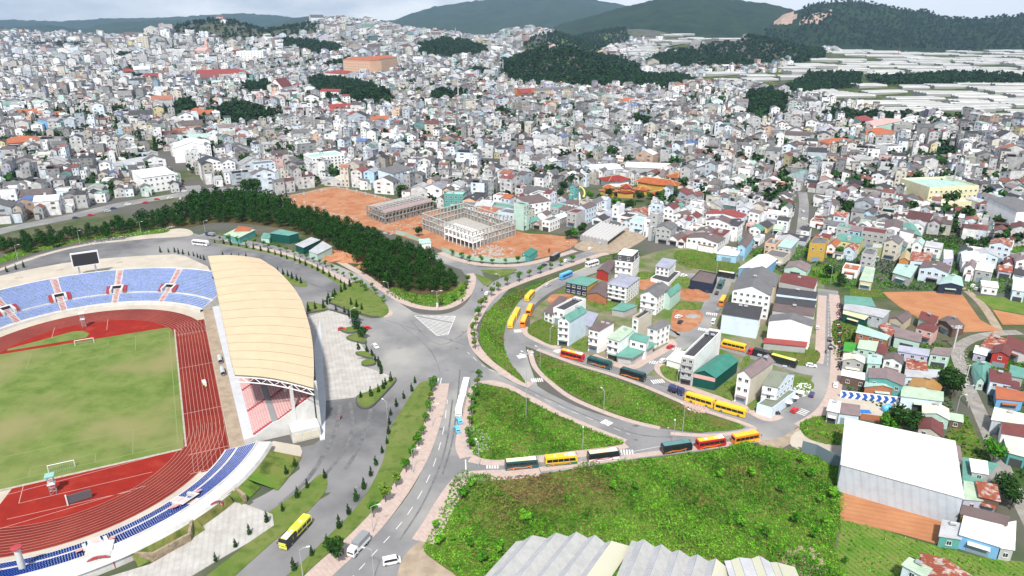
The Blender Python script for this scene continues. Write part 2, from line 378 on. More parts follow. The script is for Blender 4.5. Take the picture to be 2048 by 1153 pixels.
# ---- sidewalks
def walk(name, px, w, z): return ribbon(name, px, w, z, M['paving'])[1]
WALKS = {}
WALKS['main'] = walk('sidewalk', [(882, 768), (876, 800), (862, 850), (842, 905), (815, 955), (785, 1000), (745, 1050), (700, 1095), (650, 1140), (600, 1190)], 6.5, .16)
WALKS['east'] = walk('sidewalk', [(846, 1085), (868, 1050), (890, 1010), (915, 972), (938, 955), (1000, 951), (1080, 945)], (7, 5), .164)
WALKS['curve'] = walk('sidewalk', [(1062, 772), (1035, 762), (1005, 742), (968, 715), (949, 690), (944, 660), (955, 635), (975, 605), (1000, 583), (1050, 562), (1100, 545), (1150, 527), (1195, 512), (1215, 508)], 4.2, .168)
WALKS['wood'] = walk('sidewalk', [(600, 490), (655, 512), (722, 548), (760, 575), (798, 600), (835, 614), (880, 618), (912, 608), (936, 588), (945, 560), (940, 548)], 4.0, .162)
WALKS['street'] = walk('sidewalk', [(500, 494), (560, 506), (622, 530), (680, 556), (725, 583), (765, 615), (778, 628), (765, 634)], 4.0, .166)
WALKS['works'] = walk('sidewalk', [(880, 506), (910, 518), (950, 528), (1000, 532), (1045, 530), (1095, 519), (1150, 502)], 4.5, .17)
WALKS['island'] = walk('sidewalk', [(940, 915), (930, 890), (936, 850), (946, 810), (952, 780), (975, 768), (1010, 775), (1060, 800), (1120, 832), (1190, 862), (1250, 885)], (7, 3.5), .172)
walk('sidewalk', [(940, 918), (985, 925), (1060, 921), (1140, 911), (1200, 902), (1252, 890)], 4, .176)
WALKS['coach'] = walk('sidewalk', [(1048, 655), (1058, 672), (1100, 692), (1120, 697)], 3.5, .166)
walk('sidewalk', [(1185, 712), (1232, 730), (1265, 735), (1290, 722), (1330, 700), (1345, 690), (1338, 680)], 4.0, .17)
walk('sidewalk', [(1322, 728), (1318, 742), (1350, 765), (1420, 792), (1480, 812), (1530, 838), (1560, 832)], 3.5, .166)
walk('sidewalk', [(1060, 702), (1070, 735), (1100, 765), (1140, 795), (1200, 822), (1260, 843), (1320, 857)], 2.2, .162)
walk('sidewalk', [(1075, 700), (1150, 728), (1230, 752), (1300, 778), (1380, 812), (1440, 832), (1498, 852), (1500, 862), (1420, 872), (1340, 868)], 2.0, .174)
WALKS['right'] = walk('sidewalk', [(1668, 590), (1672, 640), (1674, 700), (1672, 760), (1662, 800), (1640, 830), (1600, 855)], 5, .166)
WALKS['rightin'] = walk('sidewalk', [(1645, 592), (1642, 640), (1640, 700), (1636, 728)], 4, .17)
walk('sidewalk', [(1000, 700), (1012, 725), (1035, 755)], 1.5, .178)
walk('sidewalk', [(1062, 590), (1095, 566), (1140, 548), (1190, 530)], 1.6, .166)
walk('sidewalk', [(1080, 940), (1200, 923), (1330, 905), (1430, 893), (1520, 880)], 2.4, .174)
ribbon('verge_strip', [(-60, 560), (0, 540), (62, 518), (125, 500), (187, 488), (250, 481), (310, 475)], 4, .05, M['cream_conc'])
sheet('concrete_apron', [(250, 478), (300, 468), (350, 458), (378, 460), (385, 470), (350, 475)], .064, M['cream_conc'])
# ---- grass islands and verges
def lawn(name, px, m='lawn', z=.2, sm=True):
 o, P = sheet(name, px, z, M[m], sm); POLY.setdefault(name, []).append(P); return P
lawn('grass_verge', [(848, 764), (862, 766), (858, 800), (848, 850), (825, 905), (800, 950), (765, 1000), (725, 1045), (680, 1088), (620, 1140), (560, 1200), (520, 1200), (600, 1130), (655, 1075), (700, 1030), (735, 985), (765, 925), (775, 880), (785, 850), (810, 810), (835, 772)])
lawn('grass_verge', [(640, 950), (654, 960), (650, 985), (620, 1020), (570, 1065), (540, 1090), (470, 1153), (420, 1200), (360, 1200), (430, 1140), (500, 1085), (545, 1045), (520, 1040), (560, 1010), (610, 975)])
lawn('grass_verge', [(655, 600), (680, 580), (712, 563), (735, 575), (765, 600), (778, 622), (765, 635), (735, 636), (700, 622), (672, 613)], z=.21)
lawn('grass_verge', [(552, 546), (560, 546), (585, 557), (612, 566), (612, 574), (590, 572), (565, 560)])
lawn('grass_verge', [(615, 605), (650, 612), (656, 621), (640, 626), (618, 622)])
ribbon('grass_strip', [(425, 486), (470, 492), (520, 502), (570, 514), (620, 532), (662, 556), (690, 575)], 3.0, .22, M['lawn'])
lawn('traffic_island', [(962, 541), (1000, 540), (1033, 539), (1020, 549), (1000, 552), (978, 548)])
lawn('traffic_island', [(951, 549), (965, 553), (983, 562), (984, 567), (972, 573), (962, 565)])
lawn('scrub_island', [(955, 775), (985, 772), (1030, 785), (1075, 812), (1140, 842), (1200, 868), (1248, 887), (1200, 897), (1130, 905), (1040, 917), (985, 921), (948, 910), (938, 880), (945, 830)], 'scrub')
lawn('scrub_field', [(1072, 708), (1120, 724), (1230, 760), (1300, 785), (1380, 818), (1440, 838), (1490, 856), (1420, 864), (1340, 858), (1260, 838), (1180, 808), (1120, 775), (1085, 745)], 'scrub')
lawn('embankment', [(1050, 768), (1015, 745), (980, 718), (962, 690), (960, 660), (972, 630), (1000, 600), (1050, 578), (1110, 556), (1160, 540), (1210, 516), (1224, 518), (1195, 526), (1130, 548), (1085, 568), (1050, 592), (1028, 618), (1012, 650), (1008, 690), (1020, 725), (1042, 752)], 'scrub')
lawn('vacant_plot', [(1062, 650), (1085, 640), (1115, 660), (1110, 692), (1070, 676), (1055, 665)], 'scrub')
lawn('vacant_plot', [(1142, 692), (1175, 676), (1176, 700), (1165, 703)], 'lawn')
lawn('vacant_plot', [(1172, 600), (1205, 598), (1245, 612), (1270, 610), (1272, 598), (1280, 600), (1275, 620), (1222, 622), (1180, 612)], 'lawn')
lawn('vacant_plot', [(1277, 545), (1298, 545), (1300, 555), (1290, 560), (1277, 558)], 'lawn')
lawn('vacant_plot', [(1344, 565), (1365, 552), (1380, 560), (1378, 575), (1350, 578)], 'lawn')
lawn('vacant_plot', [(1320, 735), (1345, 730), (1360, 745), (1358, 765), (1330, 756)], 'lawn')
lawn('vacant_plot', [(1430, 782), (1475, 752), (1488, 715), (1500, 722), (1468, 795), (1460, 802)], 'lawn')
lawn('vacant_plot', [(1496, 812), (1520, 797), (1518, 812), (1505, 822)], 'lawn')
lawn('vacant_plot', [(1540, 700), (1560, 695), (1635, 702), (1632, 728), (1600, 732), (1560, 722)], 'scrub')
lawn('vacant_plot', [(1590, 756), (1620, 762), (1628, 775), (1610, 790), (1590, 790)], 'lawn')
lawn('vacant_plot', [(1352, 503), (1400, 502), (1470, 520), (1478, 545), (1440, 544), (1360, 530)], 'scrub')
lawn('vacant_plot', [(1620, 535), (1660, 528), (1680, 545), (1665, 562), (1630, 562), (1598, 560)], 'lawn')
lawn('vacant_plot', [(1350, 608), (1370, 603), (1400, 612), (1398, 620), (1355, 620)], 'lawn')
sheet('bare_clay', [(1345, 625), (1360, 618), (1398, 622), (1405, 640), (1380, 662), (1345, 660)], .12, M['clay'])
sheet('bare_clay', [(1355, 580), (1400, 580), (1420, 590), (1410, 602), (1365, 600)], .13, M['clay'])
sheet('bare_clay', [(1272, 560), (1300, 558), (1330, 572), (1310, 580), (1275, 578)], .14, M['clay'])
sheet('bare_clay', [(1105, 590), (1140, 590), (1150, 600), (1110, 610), (1095, 602)], .15, M['clay'])
lawn('hill_slope', [(905, 965), (940, 952), (1010, 955), (1100, 947), (1250, 925), (1400, 905), (1500, 892), (1580, 900), (1640, 905), (1680, 935), (1682, 985), (1685, 1040), (1670, 1090), (1690, 1153), (1700, 1260), (900, 1300), (920, 1170), (880, 1130), (848, 1100), (870, 1050), (890, 1010)], 'scrub', z=.1)
lawn('crop_plot', [(1685, 1040), (1740, 1052), (1810, 1075), (1880, 1095), (1960, 1115), (2048, 1125), (2080, 1160), (2000, 1230), (1700, 1230), (1672, 1100)], 'crops', z=.12, sm=False)
sheet('ploughed_plot', [(1680, 980), (1883, 1030), (1885, 1092), (1800, 1068), (1680, 1040)], .13, M['field'], sm=False)
lawn('garden', [(1905, 835), (1935, 835), (1965, 900), (1975, 925), (1900, 915), (1890, 880), (1900, 860)], 'scrub')
lawn('garden', [(1600, 848), (1650, 832), (1690, 850), (1688, 890), (1620, 880)], 'scrub')
lawn('garden', [(1668, 642), (1720, 645), (1745, 665), (1715, 690), (1670, 690)], 'scrub')
sheet('farm_field', [(1762, 585), (1900, 583), (1925, 590), (1960, 640), (2000, 662), (1930, 665), (1860, 650), (1800, 615)], .1, M['field'], sm=False)
lawn('green_field', [(1700, 578), (1760, 580), (1775, 594), (1700, 596)], 'scrub', z=.11, sm=False)
lawn('crop_field', [(1950, 592), (2060, 598), (2060, 632), (1985, 618)], 'crops', z=.11, sm=False)
sheet('farm_field', [(1985, 620), (2060, 634), (2060, 650), (2005, 650)], .12, M['field'], sm=False)
sheet('gravel_yard', [(1600, 862), (1680, 870), (1682, 915), (1600, 900), (1580, 885)], .11, M['cream_conc'])
sheet('depot_yard', [(1676, 790), (1818, 808), (1814, 842), (1720, 832), (1660, 822)], .25, M['cream_conc'], sm=False)
CLAY, CLAYP = sheet('construction_site', [(560, 398), (610, 385), (662, 374), (720, 384), (800, 402), (870, 420), (960, 440), (1040, 465), (1100, 470), (1150, 478), (1148, 492), (1100, 512), (1040, 522), (985, 524), (900, 506), (850, 488), (800, 472), (740, 455), (690, 445), (630, 428)], .06, M['clay'])
sheet('spoil_ground', [(640, 510), (680, 500), (730, 512), (740, 525), (715, 528), (670, 522)], .08, M['clay'])
sheet('market_ground', [(1150, 490), (1230, 462), (1290, 450), (1300, 470), (1240, 505), (1180, 505)], .09, M['dirt'])
WOODP = GP([(10, 508), (0, 494), (100, 477), (180, 466), (260, 450), (330, 438), (370, 425), (385, 408), (440, 400), (510, 405), (580, 419), (640, 438), (700, 459), (760, 481), (830, 508), (880, 540), (915, 578), (905, 604), (860, 612), (810, 600), (760, 568), (720, 540), (680, 508), (640, 485), (580, 462), (510, 450), (430, 446), (380, 455), (340, 458), (250, 472), (150, 486), (60, 508)], 0, True)
sheet('forest_floor', None, .07, M['forest_floor'], world=WOODP)
LAWN2 = GP([(775, 590), (812, 604), (860, 613), (905, 609), (932, 590), (932, 570), (920, 566), (905, 582), (860, 592), (810, 584), (785, 575)], 0, True)
sheet('wood_edge_grass', None, .1, M['rough'], world=LAWN2)
VERGE = GP([(-40, 535), (20, 508), (100, 490), (180, 474), (250, 464), (330, 458), (330, 466), (250, 474), (187, 480), (125, 493), (62, 508), (0, 528), (-40, 545)], 0, True)
sheet('wood_edge_grass', None, .1, M['rough'], world=VERGE)
# ---- markings
b = MB()
def stripeset(b, pa, pb, n, ln, wd, z=.075):   # zebra: n bars between two pixels, bar length ln metres, across
 A, B = G(*pa), G(*pb); d = (B - A); l = d.length; d.normalize(); nn = Vector((-d.y, d.x, 0))
 for k in range(n):
  c = A + d * (l * (k + .5) / n)
  q = [c + d * (sx_ * wd / 2) + nn * (sy_ * ln / 2) for sx_, sy_ in ((-1, -1), (1, -1), (1, 1), (-1, 1))]
  b.face([(p.x, p.y, z) for p in q], M['paint'])
def line(b, px, w, z=.075, dash=None):
 c, Lp, Rp = ribbon_pts(px, w); acc = 0
 for k in range(len(c) - 1):
  seg = math.hypot(c[k + 1][0] - c[k][0], c[k + 1][1] - c[k][1]); n = max(1, int(seg / (dash or seg)))
  for j in range(n):
   if dash and (int(acc) % 2): acc += 1; continue
   acc += 1 if dash else 0
   t0, t1 = j / n, (j + 1) / n
   f = lambda P, t: (P[k][0] + (P[k + 1][0] - P[k][0]) * t, P[k][1] + (P[k + 1][1] - P[k][1]) * t, z)
   b.face([f(Rp, t0), f(Rp, t1), f(Lp, t1), f(Lp, t0)], M['paint'])
for a, c_, n in (((1332, 695), (1362, 700), 7), ((1290, 722), (1320, 728), 7), ((1303, 765), (1328, 762), 6), ((1035, 715), (1052, 712), 6), ((1062, 762), (1086, 760), 6), ((1205, 842), (1222, 850), 5), ((1240, 905), (1268, 906), 5), ((972, 932), (998, 932), 5), ((1028, 663), (1045, 662), 6), ((1412, 627), (1435, 630), 6), ((1396, 658), (1420, 662), 7), ((1110, 705), (1122, 700), 5), ((1600, 830), (1612, 820), 4)):
 stripeset(b, a, c_, n, 3.2, .5)
HT = [G(829, 632), G(911, 633), G(896, 670), G(874, 672)]   # hatched triangle
P4 = [tuple(p[:2]) for p in HT]
for k in range(4):
 a, c_ = P4[k - 1], P4[k]; ang = math.atan2(c_[1] - a[1], c_[0] - a[0]); l = math.hypot(c_[0] - a[0], c_[1] - a[1])
 b.box(((a[0] + c_[0]) / 2, (a[1] + c_[1]) / 2, .05), (l, .25, .028), M['paint'], ang)
d0 = (HT[1] - HT[0]).normalized(); hd = (d0 + Vector((0, -.42, 0))).normalized(); hn = Vector((-hd.y, hd.x, 0))
for k in range(-40, 40):
 c0 = HT[0] + hn * (k * 1.35); ts = []
 for q in range(4):   # clip the hatch line to the shape
  A, B = HT[q - 1], HT[q]; e = B - A; den = hd.x * e.y - hd.y * e.x
  if abs(den) < 1e-9: continue
  t = ((A.x - c0.x) * e.y - (A.y - c0.y) * e.x) / den; s = ((A.x - c0.x) * hd.y - (A.y - c0.y) * hd.x) / den
  if 0 <= s <= 1: ts.append(t)
 if len(ts) == 2:
  t0, t1 = sorted(ts); p0, p1 = c0 + hd * t0, c0 + hd * t1; w = hn * .22
  b.face([(p0 - w).xy.to_tuple() + (.076,), (p1 - w).xy.to_tuple() + (.076,), (p1 + w).xy.to_tuple() + (.076,), (p0 + w).xy.to_tuple() + (.076,)], M['paint'])
line(b, [(895, 800), (885, 870), (860, 950), (815, 1030), (755, 1100), (700, 1160)], .2, dash=3)
line(b, [(935, 705), (970, 735), (1010, 752)], .2, dash=2)
line(b, [(1070, 790), (1130, 818), (1200, 846), (1260, 870)], .15, dash=2)
line(b, [(944, 690), (995, 752)], .01)
line(b, [(931, 920), (932, 945)], .35)
line(b, [(877, 757), (874, 770)], .3); line(b, [(883, 757), (880, 770)], .3)
line(b, [(1260, 905), (1330, 892), (1400, 884)], .15)
line(b, [(1658, 600), (1657, 680), (1655, 740)], .15, dash=2)
struct(b.build('road_markings'))
b = MB()   # tyre marks / old patches in asphalt
for pts in ([(950, 650), (880, 690), (820, 640)], [(800, 650), (860, 700), (885, 760)], [(770, 640), (850, 665), (930, 690)]):
 c, Lp, Rp = ribbon_pts(pts, .5)
 for k in range(len(c) - 1): b.face([(*Rp[k], .038), (*Rp[k + 1], .038), (*Lp[k + 1], .038), (*Lp[k], .038)], M['asphalt_dark'])
TY = mat('tyre_black', (.12, .12, .125), .8, c2=(.19, .19, .192), scale=.4)
for w_, pts in ((1.6, [(560, 1010), (610, 965), (645, 915), (672, 860), (680, 810)]), (1.2, [(600, 1000), (650, 950), (690, 900), (705, 850), (700, 805)]), (1.4, [(690, 940), (715, 900), (735, 850), (745, 800)]), (1.0, [(470, 500), (520, 508), (560, 520), (600, 540)]), (1.2, [(600, 560), (640, 575), (690, 600)]), (.8, [(640, 545), (670, 560), (700, 570)]), (.7, [(40, 520), (130, 506), (220, 492), (330, 482)]), (.6, [(885, 950), (905, 880), (915, 800), (920, 740)]), (.6, [(800, 1080), (850, 1000), (890, 900), (905, 800)]), (.5, [(1000, 752), (1080, 790), (1180, 835), (1290, 872), (1420, 872)]), (.5, [(1060, 690), (1160, 715), (1260, 747), (1400, 800)])):
 c, Lp, Rp = ribbon_pts(pts, w_)
 for k in range(len(c) - 1): b.face([(*Rp[k], .0665), (*Rp[k + 1], .0665), (*Lp[k + 1], .0665), (*Lp[k], .0665)], TY)
for k in range(70):
 x, y = rnd.choice([(rnd.uniform(780, 960), rnd.uniform(650, 750)), (rnd.uniform(650, 800), rnd.uniform(810, 990)), (rnd.uniform(460, 640), rnd.uniform(505, 560)), (rnd.uniform(880, 930), rnd.uniform(760, 960)), (rnd.uniform(1080, 1500), rnd.uniform(850, 885))]); g = G(x, y); q = rnd.uniform(.4, 1.6); a = rnd.uniform(0, 3)
 b.face([(g.x + q * math.cos(a + t_), g.y + q * math.sin(a + t_) * .7, .067) for t_ in (0, 1.3, 2.9, 4.4)], rnd.choice([TY, M['asphalt_dark'], M['concrete_road'], M['asphalt_dark']]))
struct(b.build('tyre_marks'))
# ================================================================== STADIUM
TR = mat('running_track', (.20, .024, .015), .85, c2=(.165, .018, .012), scale=.12, big=((.24, .038, .024), .05, .5, .7))
TR2 = mat('track_infield', (.285, .022, .013), .85, c2=(.24, .018, .012), scale=.2, big=((.34, .042, .025), .12, .55, .75))
LINE = mat('track_line', (.50, .30, .26), .8)
PIT_M = mat('pitch_turf', (.165, .215, .058), .95, c2=(.085, .145, .024), scale=.13, lo=.4, hi=.72, big=((.235, .225, .095), .03, .46, .66), bump=.04, bumpscale=3)
V1, V0 = 94.0, 9.5
def oval(r, n=40, full=True):
 P = [S(r * math.cos(a), V1 + r * math.sin(a)) for a in np.linspace(0, math.pi, n)] + [S(r * math.cos(a), V0 + r * math.sin(a)) for a in np.linspace(math.pi, 2 * math.pi, n)]
 return [tuple(p[:2]) for p in P]
def ring(name, r0, r1, z, m):
 a, c = oval(r0), oval(r1); b = MB()
 for k in range(len(a)):
  j = (k + 1) % len(a); b.face([(*a[k], z), (*c[k], z), (*c[j], z), (*a[j], z)], m)
 return b
sheet('stadium_apron', None, .10, M['cream_conc'], world=oval(57.5))
struct(ring('t', 36.6, 49.6, .16, TR).build('running_track'))
b = MB(); b.prism(oval(36.6), .1, .15, TR2); struct(b.build('track_infield'))
b = MB()
for k in range(11):
 r = 36.6 + 1.27 * k if k < 10 else 49.45
 q = ring('x', r - .055, r + .055, .172, LINE); b.v_off = len(b.v)
 o0 = len(b.v); b.v += q.v; b.f += [tuple(i + o0 for i in f) for f in q.f]; b.m += [b.mi(LINE)] * len(q.f)
for v in (-20.5, -9, 96.5, 20, 60):   # start and finish lines across the home straight
 if v > 96: rng = (36.7, 49.4)
 p = [S(36.7, v), S(49.4, v), S(49.4, v + .25), S(36.7, v + .25)]
 b.face([(x.x, x.y, .178) for x in p], LINE)
for u in np.linspace(37.9, 49.3, 9):   # straight run-out lanes
 for va, vb in ((-20, V0), (V1, 110)):
  p = [S(u - .045, va), S(u + .045, va), S(u + .045, vb), S(u - .045, vb)]
  b.face([(x.x, x.y, .184) for x in p], LINE)
for seg in (((-14, 118), (-14, 131)), ((8, 117), (8, 131)), ((-10, -2), (-10, -14)), ((-10, -14), (26, -14)), ((-14, -25), (24, -21)), ((-20, -8), (28, -4.5)), ((-12, -21), (20, -22))):
 (u0, v0), (u1, v1) = seg; l = math.hypot(u1 - u0, v1 - v0); nu, nv = -(v1 - v0) / l * .1, (u1 - u0) / l * .1
 p = [S(u0 - nu, v0 - nv), S(u1 - nu, v1 - nv), S(u1 + nu, v1 + nv), S(u0 + nu, v0 + nv)]
 b.face([(x.x, x.y, .178) for x in p], LINE)
struct(b.build('track_lane_lines'))
b = MB()
for va, vb in ((-21, V0 + .5), (V1 - .5, 111)):
 q = [S(40, va), S(49.6, va), S(49.6, vb), S(36.8, vb)] if va < 0 else [S(36.8, va), S(49.6, va), S(49.6, vb), S(42, vb)]
 b.prism([tuple(x[:2]) for x in q], .1, .156, TR)
struct(b.build('straight_run_out'))
PQ = [S(-37, -3.6), S(35.6, -3.6), S(36.1, V0), S(36.1, V1), S(35.0, 105), S(33, 108), S(-37, 108)]
b = MB(); b.prism([tuple(p[:2]) for p in PQ], .1, .19, PIT_M); struct(b.build('pitch_grass'))
kb = MB()
for u, va, vb in ((36.3, -3, 104),):
 q = [S(u - .25, va), S(u + .35, va), S(u + .35, vb), S(u - .25, vb)]; kb.prism([tuple(x[:2]) for x in q], .1, .23, M['kerb'])
q = [S(-37, -4.6), S(35, -4.6), S(35, -3.6), S(-37, -3.6)]; kb.prism([tuple(x[:2]) for x in q], .1, .21, M['kerb'])
struct(kb.build('pitch_kerb'))
b = MB(); q = [S(-30, 113), S(-6, 122), S(-2, 121), S(1, 116), S(0, 111.5), S(-30, 111)]
b.prism([tuple(x[:2]) for x in q], .1, .17, PIT_M); struct(b.build('infield_grass'))
b = MB(); q = [S(-36, -14), S(-15, -12), S(-13, -4.8), S(-36, -4.8)]
b.prism([tuple(x[:2]) for x in q], .1, .17, M['cream_conc']); struct(b.build('infield_paving'))
b = MB()
WL = mat('pitch_line', (.22, .27, .11), .9)
def ln(u0, v0, u1, v1, w=.12):
 l = math.hypot(u1 - u0, v1 - v0); nu, nv = -(v1 - v0) / l * w, (u1 - u0) / l * w
 b.face([(x.x, x.y, .2) for x in (S(u0 - nu, v0 - nv), S(u1 - nu, v1 - nv), S(u1 + nu, v1 + nv), S(u0 + nu, v0 + nv))], WL)
PL = 103.5
for a in ((-34, 0, 34, 0), (-34, PL, 34, PL), (34, 0, 34, PL), (-34, 0, -34, PL), (-20.2, 0, -20.2, 16.5), (20.2, 0, 20.2, 16.5), (-20.2, 16.5, 20.2, 16.5), (-9.2, 0, -9.2, 5.5), (9.2, 0, 9.2, 5.5), (-9.2, 5.5, 9.2, 5.5), (-20.2, PL, -20.2, PL - 16.5), (20.2, PL, 20.2, PL - 16.5), (-20.2, PL - 16.5, 20.2, PL - 16.5), (9.2, PL, 9.2, PL - 5.5), (-9.2, PL, -9.2, PL - 5.5), (-9.2, PL - 5.5, 9.2, PL - 5.5)): ln(*a)
struct(b.build('pitch_markings'))
GW = mat('white_metal', (.72, .72, .72), .5)
GREYM = mat('grey_steel', (.35, .36, .37), .5, metal=.3)
NETM = mat('goal_net', (.38, .40, .36), .9)
def goal(v, s, label):
 p = S(0, v); t = thing('football_goal', label, 'goal', p, YAW, 'goals on the football pitch')
 b = MB(); b.tube([(-3.66, 0, .2), (-3.66, 0, 2.7)], .13, GW); b.build('post', t)
 b = MB(); b.tube([(3.66, 0, .2), (3.66, 0, 2.7)], .13, GW); b.build('post', t)
 b = MB(); b.tube([(-3.75, 0, 2.66), (3.75, 0, 2.66)], .13, GW); b.build('crossbar', t)
 b = MB()
 for k in range(13):
  x = -3.6 + .6 * k; b.tube([(x, 0, 2.6), (x, s * .9, 2.5), (x, s * 2.2, .25)], .016, NETM, n=3, cap=False)
 for k in range(5):
  f = k / 4; b.tube([(-3.6, s * (.9 + 1.3 * f), 2.5 - 2.25 * f), (3.6, s * (.9 + 1.3 * f), 2.5 - 2.25 * f)], .016, NETM, n=3, cap=False)
 b.build('net', t)
goal(0, -1, 'white football goal at the near end of the pitch before the red apron')
goal(PL, 1, 'white football goal at the far end of the pitch below the blue seats')
# ---------- curved stands
SEATB = mat('blue_seat', (.13, .235, .56), .6, island=.35)
SEATD = mat('deep_blue_seat', (.025, .10, .52), .6, island=.3)
STEPR = mat('red_step', (.42, .05, .065), .8, c2=(.36, .08, .09), scale=1)
STEPP = mat('pink_step', (.60, .27, .26), .8)
DARK = mat('dark_opening', (.02, .02, .022), .9)
SW = M['stand_white']
def arcstrip(b, vc, r0, z0, r1, z1, a0, a1, m, n=None):
 n = n or max(2, int(abs(a1 - a0) / 2.0)); A = np.radians(np.linspace(a0, a1, n + 1))
 for k in range(n):
  p = [S(r * math.cos(a), vc + r * math.sin(a), z) for r, z, a in ((r0, z0, A[k]), (r1, z1, A[k]), (r1, z1, A[k + 1]), (r0, z0, A[k + 1]))]
  b.face(p, m)
def seats(vc, r0, z0, dr, dz, rows, a0, a1, m, sgn):
 """one block of single seats on risers; every seat a small shell with a back"""
 vs, fs = [], []
 for k in range(rows):
  r = r0 + dr * (k + .55); z = z0 + dz * (k + 1) + .06; n = int(abs(math.radians(a1 - a0)) * r / .62)
  for j in range(n):
   a = math.radians(a0 + (a1 - a0) * (j + .5) / n); ca, sa = math.cos(a), math.sin(a); w = .23; i = len(vs)
   for rr_, tt, zz in ((r - .22, -w, z + .12), (r - .22, w, z + .12), (r + .2, w, z + .1), (r + .2, -w, z + .1), (r + .26, w, z + .48), (r + .26, -w, z + .48)):
    vs.append(S(rr_ * ca - tt * sa, vc + rr_ * sa + tt * ca, zz)[:])
   fs += [(i, i + 1, i + 2, i + 3), (i + 3, i + 2, i + 4, i + 5)]
 return np.array(vs), np.array(fs)
def stand(root, vc, ang, blocks, aisles, seatm, stepm, apron):
 a0, a1 = ang
 deck = MB()
 for (r0, z0, dr, dz, rows) in blocks:
  for k in range(rows):
   arcstrip(deck, vc, r0 + dr * k, z0 + dz * k, r0 + dr * k, z0 + dz * (k + 1), a0, a1, SW)
   arcstrip(deck, vc, r0 + dr * k, z0 + dz * (k + 1), r0 + dr * (k + 1), z0 + dz * (k + 1), a0, a1, SW)
 for (r0, z0, r1, z1) in apron: arcstrip(deck, vc, r0, z0, r1, z1, a0, a1, SW)
 deck.build('deck', root)
 cuts = sorted(aisles)
 for bi, (r0, z0, dr, dz, rows) in enumerate(blocks):
  hw = math.degrees(1.5 / r0)
  edges = [min(a0, a1) + .6] + sum([[c - hw, c + hw] for c in cuts], []) + [max(a0, a1) - .6]
  for q in range(0, len(edges), 2):
   if edges[q + 1] - edges[q] < 2: continue
   v, f = seats(vc, r0, z0, dr, dz, rows, edges[q], edges[q + 1], seatm, 1)
   o = npmesh('seat_block', v, f, [seatm]); o.parent = root; KIDS.setdefault(root.name, []).append(o)
  for c in cuts:
   s_ = MB()
   for k in range(rows):
    for h in (0, .5):
     arcstrip(s_, vc, r0 + dr * (k + h), z0 + dz * (k + h), r0 + dr * (k + h), z0 + dz * (k + h + .5) + .02, c - hw * .8, c + hw * .8, stepm, 1)
     arcstrip(s_, vc, r0 + dr * (k + h), z0 + dz * (k + h + .5) + .02, r0 + dr * (k + h + .5), z0 + dz * (k + h + .5) + .02, c - hw * .8, c + hw * .8, stepm, 1)
   s_.build('aisle_steps', root)
def vomitory(root, vc, ang, r, z, stepm, depth=4.2, wd=5.0):
 a = math.radians(ang); b = MB(); ca, sa = math.cos(a), math.sin(a)
 def P(dr, t, zz): return S((r + dr) * ca - t * sa, vc + (r + dr) * sa + t * ca, zz)
 h = wd / 2
 for t0, t1 in ((-h - .5, -h + .4), (h - .4, h + .5)):   # side walls
  b.face([P(0, t0, z + 2.6), P(depth, t0, z + 3.4), P(depth, t1, z + 3.4), P(0, t1, z + 2.6)], SW)
  for t in (t0, t1): b.face([P(0, t, z - .5), P(depth, t, z), P(depth, t, z + 3.4), P(0, t, z + 2.6)], SW)
  b.face([P(0, t0, z - .5), P(0, t1, z - .5), P(0, t1, z + 2.6), P(0, t0, z + 2.6)], SW)
 b.face([P(depth, -h - .5, z + 3.4), P(depth, h + .5, z + 3.4), P(depth + .9, h + .5, z + 3.6), P(depth + .9, -h - .5, z + 3.6)], SW)
 b.face([P(depth * .45, -h + .4, z + .3), P(depth * .45, h - .4, z + .3), P(depth, h - .4, z + 3.38), P(depth, -h + .4, z + 3.38)], DARK)
 b.face([P(0, -h + .4, z + .35), P(0, h - .4, z + .35), P(depth * .45, h - .4, z + .35), P(depth * .45, -h + .4, z + .35)], SW)
 o = b.build('entrance_tunnel', root)
 for s in (-1, 1):
  c = MB()
  for k in range(6):
   d0, d1 = depth * k / 6, depth * (k + 1) / 6; zz = z + 1.0 + (k + 1) * .42
   c.face([P(d0, s * (h + .6), zz), P(d0, s * (h + 2.2), zz), P(d1, s * (h + 2.2), zz), P(d1, s * (h + .6), zz)], stepm)
   c.face([P(d0, s * (h + .6), zz - .42), P(d0, s * (h + 2.2), zz - .42), P(d0, s * (h + 2.2), zz), P(d0, s * (h + .6), zz)], stepm)
  c.build('tunnel_steps', root)
far = thing('curved_stand', 'curved blue seated stand behind the far goal, with a beige terrace on top', 'stadium stand', (0, 0, 0))
stand(far, V1, (29, 165), [(57, 1.2, .85, .42, 6), (63.2, 4.0, .8, .45, 17)], [56.5, 79.4, 101.7, 121.6, 143], SEATB, STEPR,
 [(55.5, .1, 55.5, 1.4), (55.5, 1.4, 57, 1.3), (62.1, 3.72, 63.2, 3.72), (63.2, 3.72, 63.2, 4.02), (76.8, 11.65, 76.8, 12.2), (76.8, 12.2, 78.2, 12.2), (78.2, 12.2, 78.2, 10.6)])
b = MB(); P = [tuple(S(78.2 * math.cos(math.radians(a)), V1 + 78.2 * math.sin(math.radians(a)))[:2]) for a in range(29, 166, 4)] + [tuple(G(x, y, 10.6)[:2]) for x, y in ((-330, 640), (-150, 585), (0, 552), (60, 539), (125, 527), (210, 517), (300, 511), (350, 509), (372, 513), (415, 533), (436, 568))]
b.prism(P, 0, 10.6, SW, M['cream_conc']); b.build('terrace', far)
b = MB(); p = [S(57 * math.cos(math.radians(29)), V1 + 57 * math.sin(math.radians(29)), z) for z in (0, 1.2)] + [S(78.2 * math.cos(math.radians(29)), V1 + 78.2 * math.sin(math.radians(29)), z) for z in (12.2, 0)]
b.face(p, M['stand_white']); b.build('end_wall', far)
for a in (56.5, 79.4, 101.7, 121.6): vomitory(far, V1, a, 62.6, 3.6, STEPR)
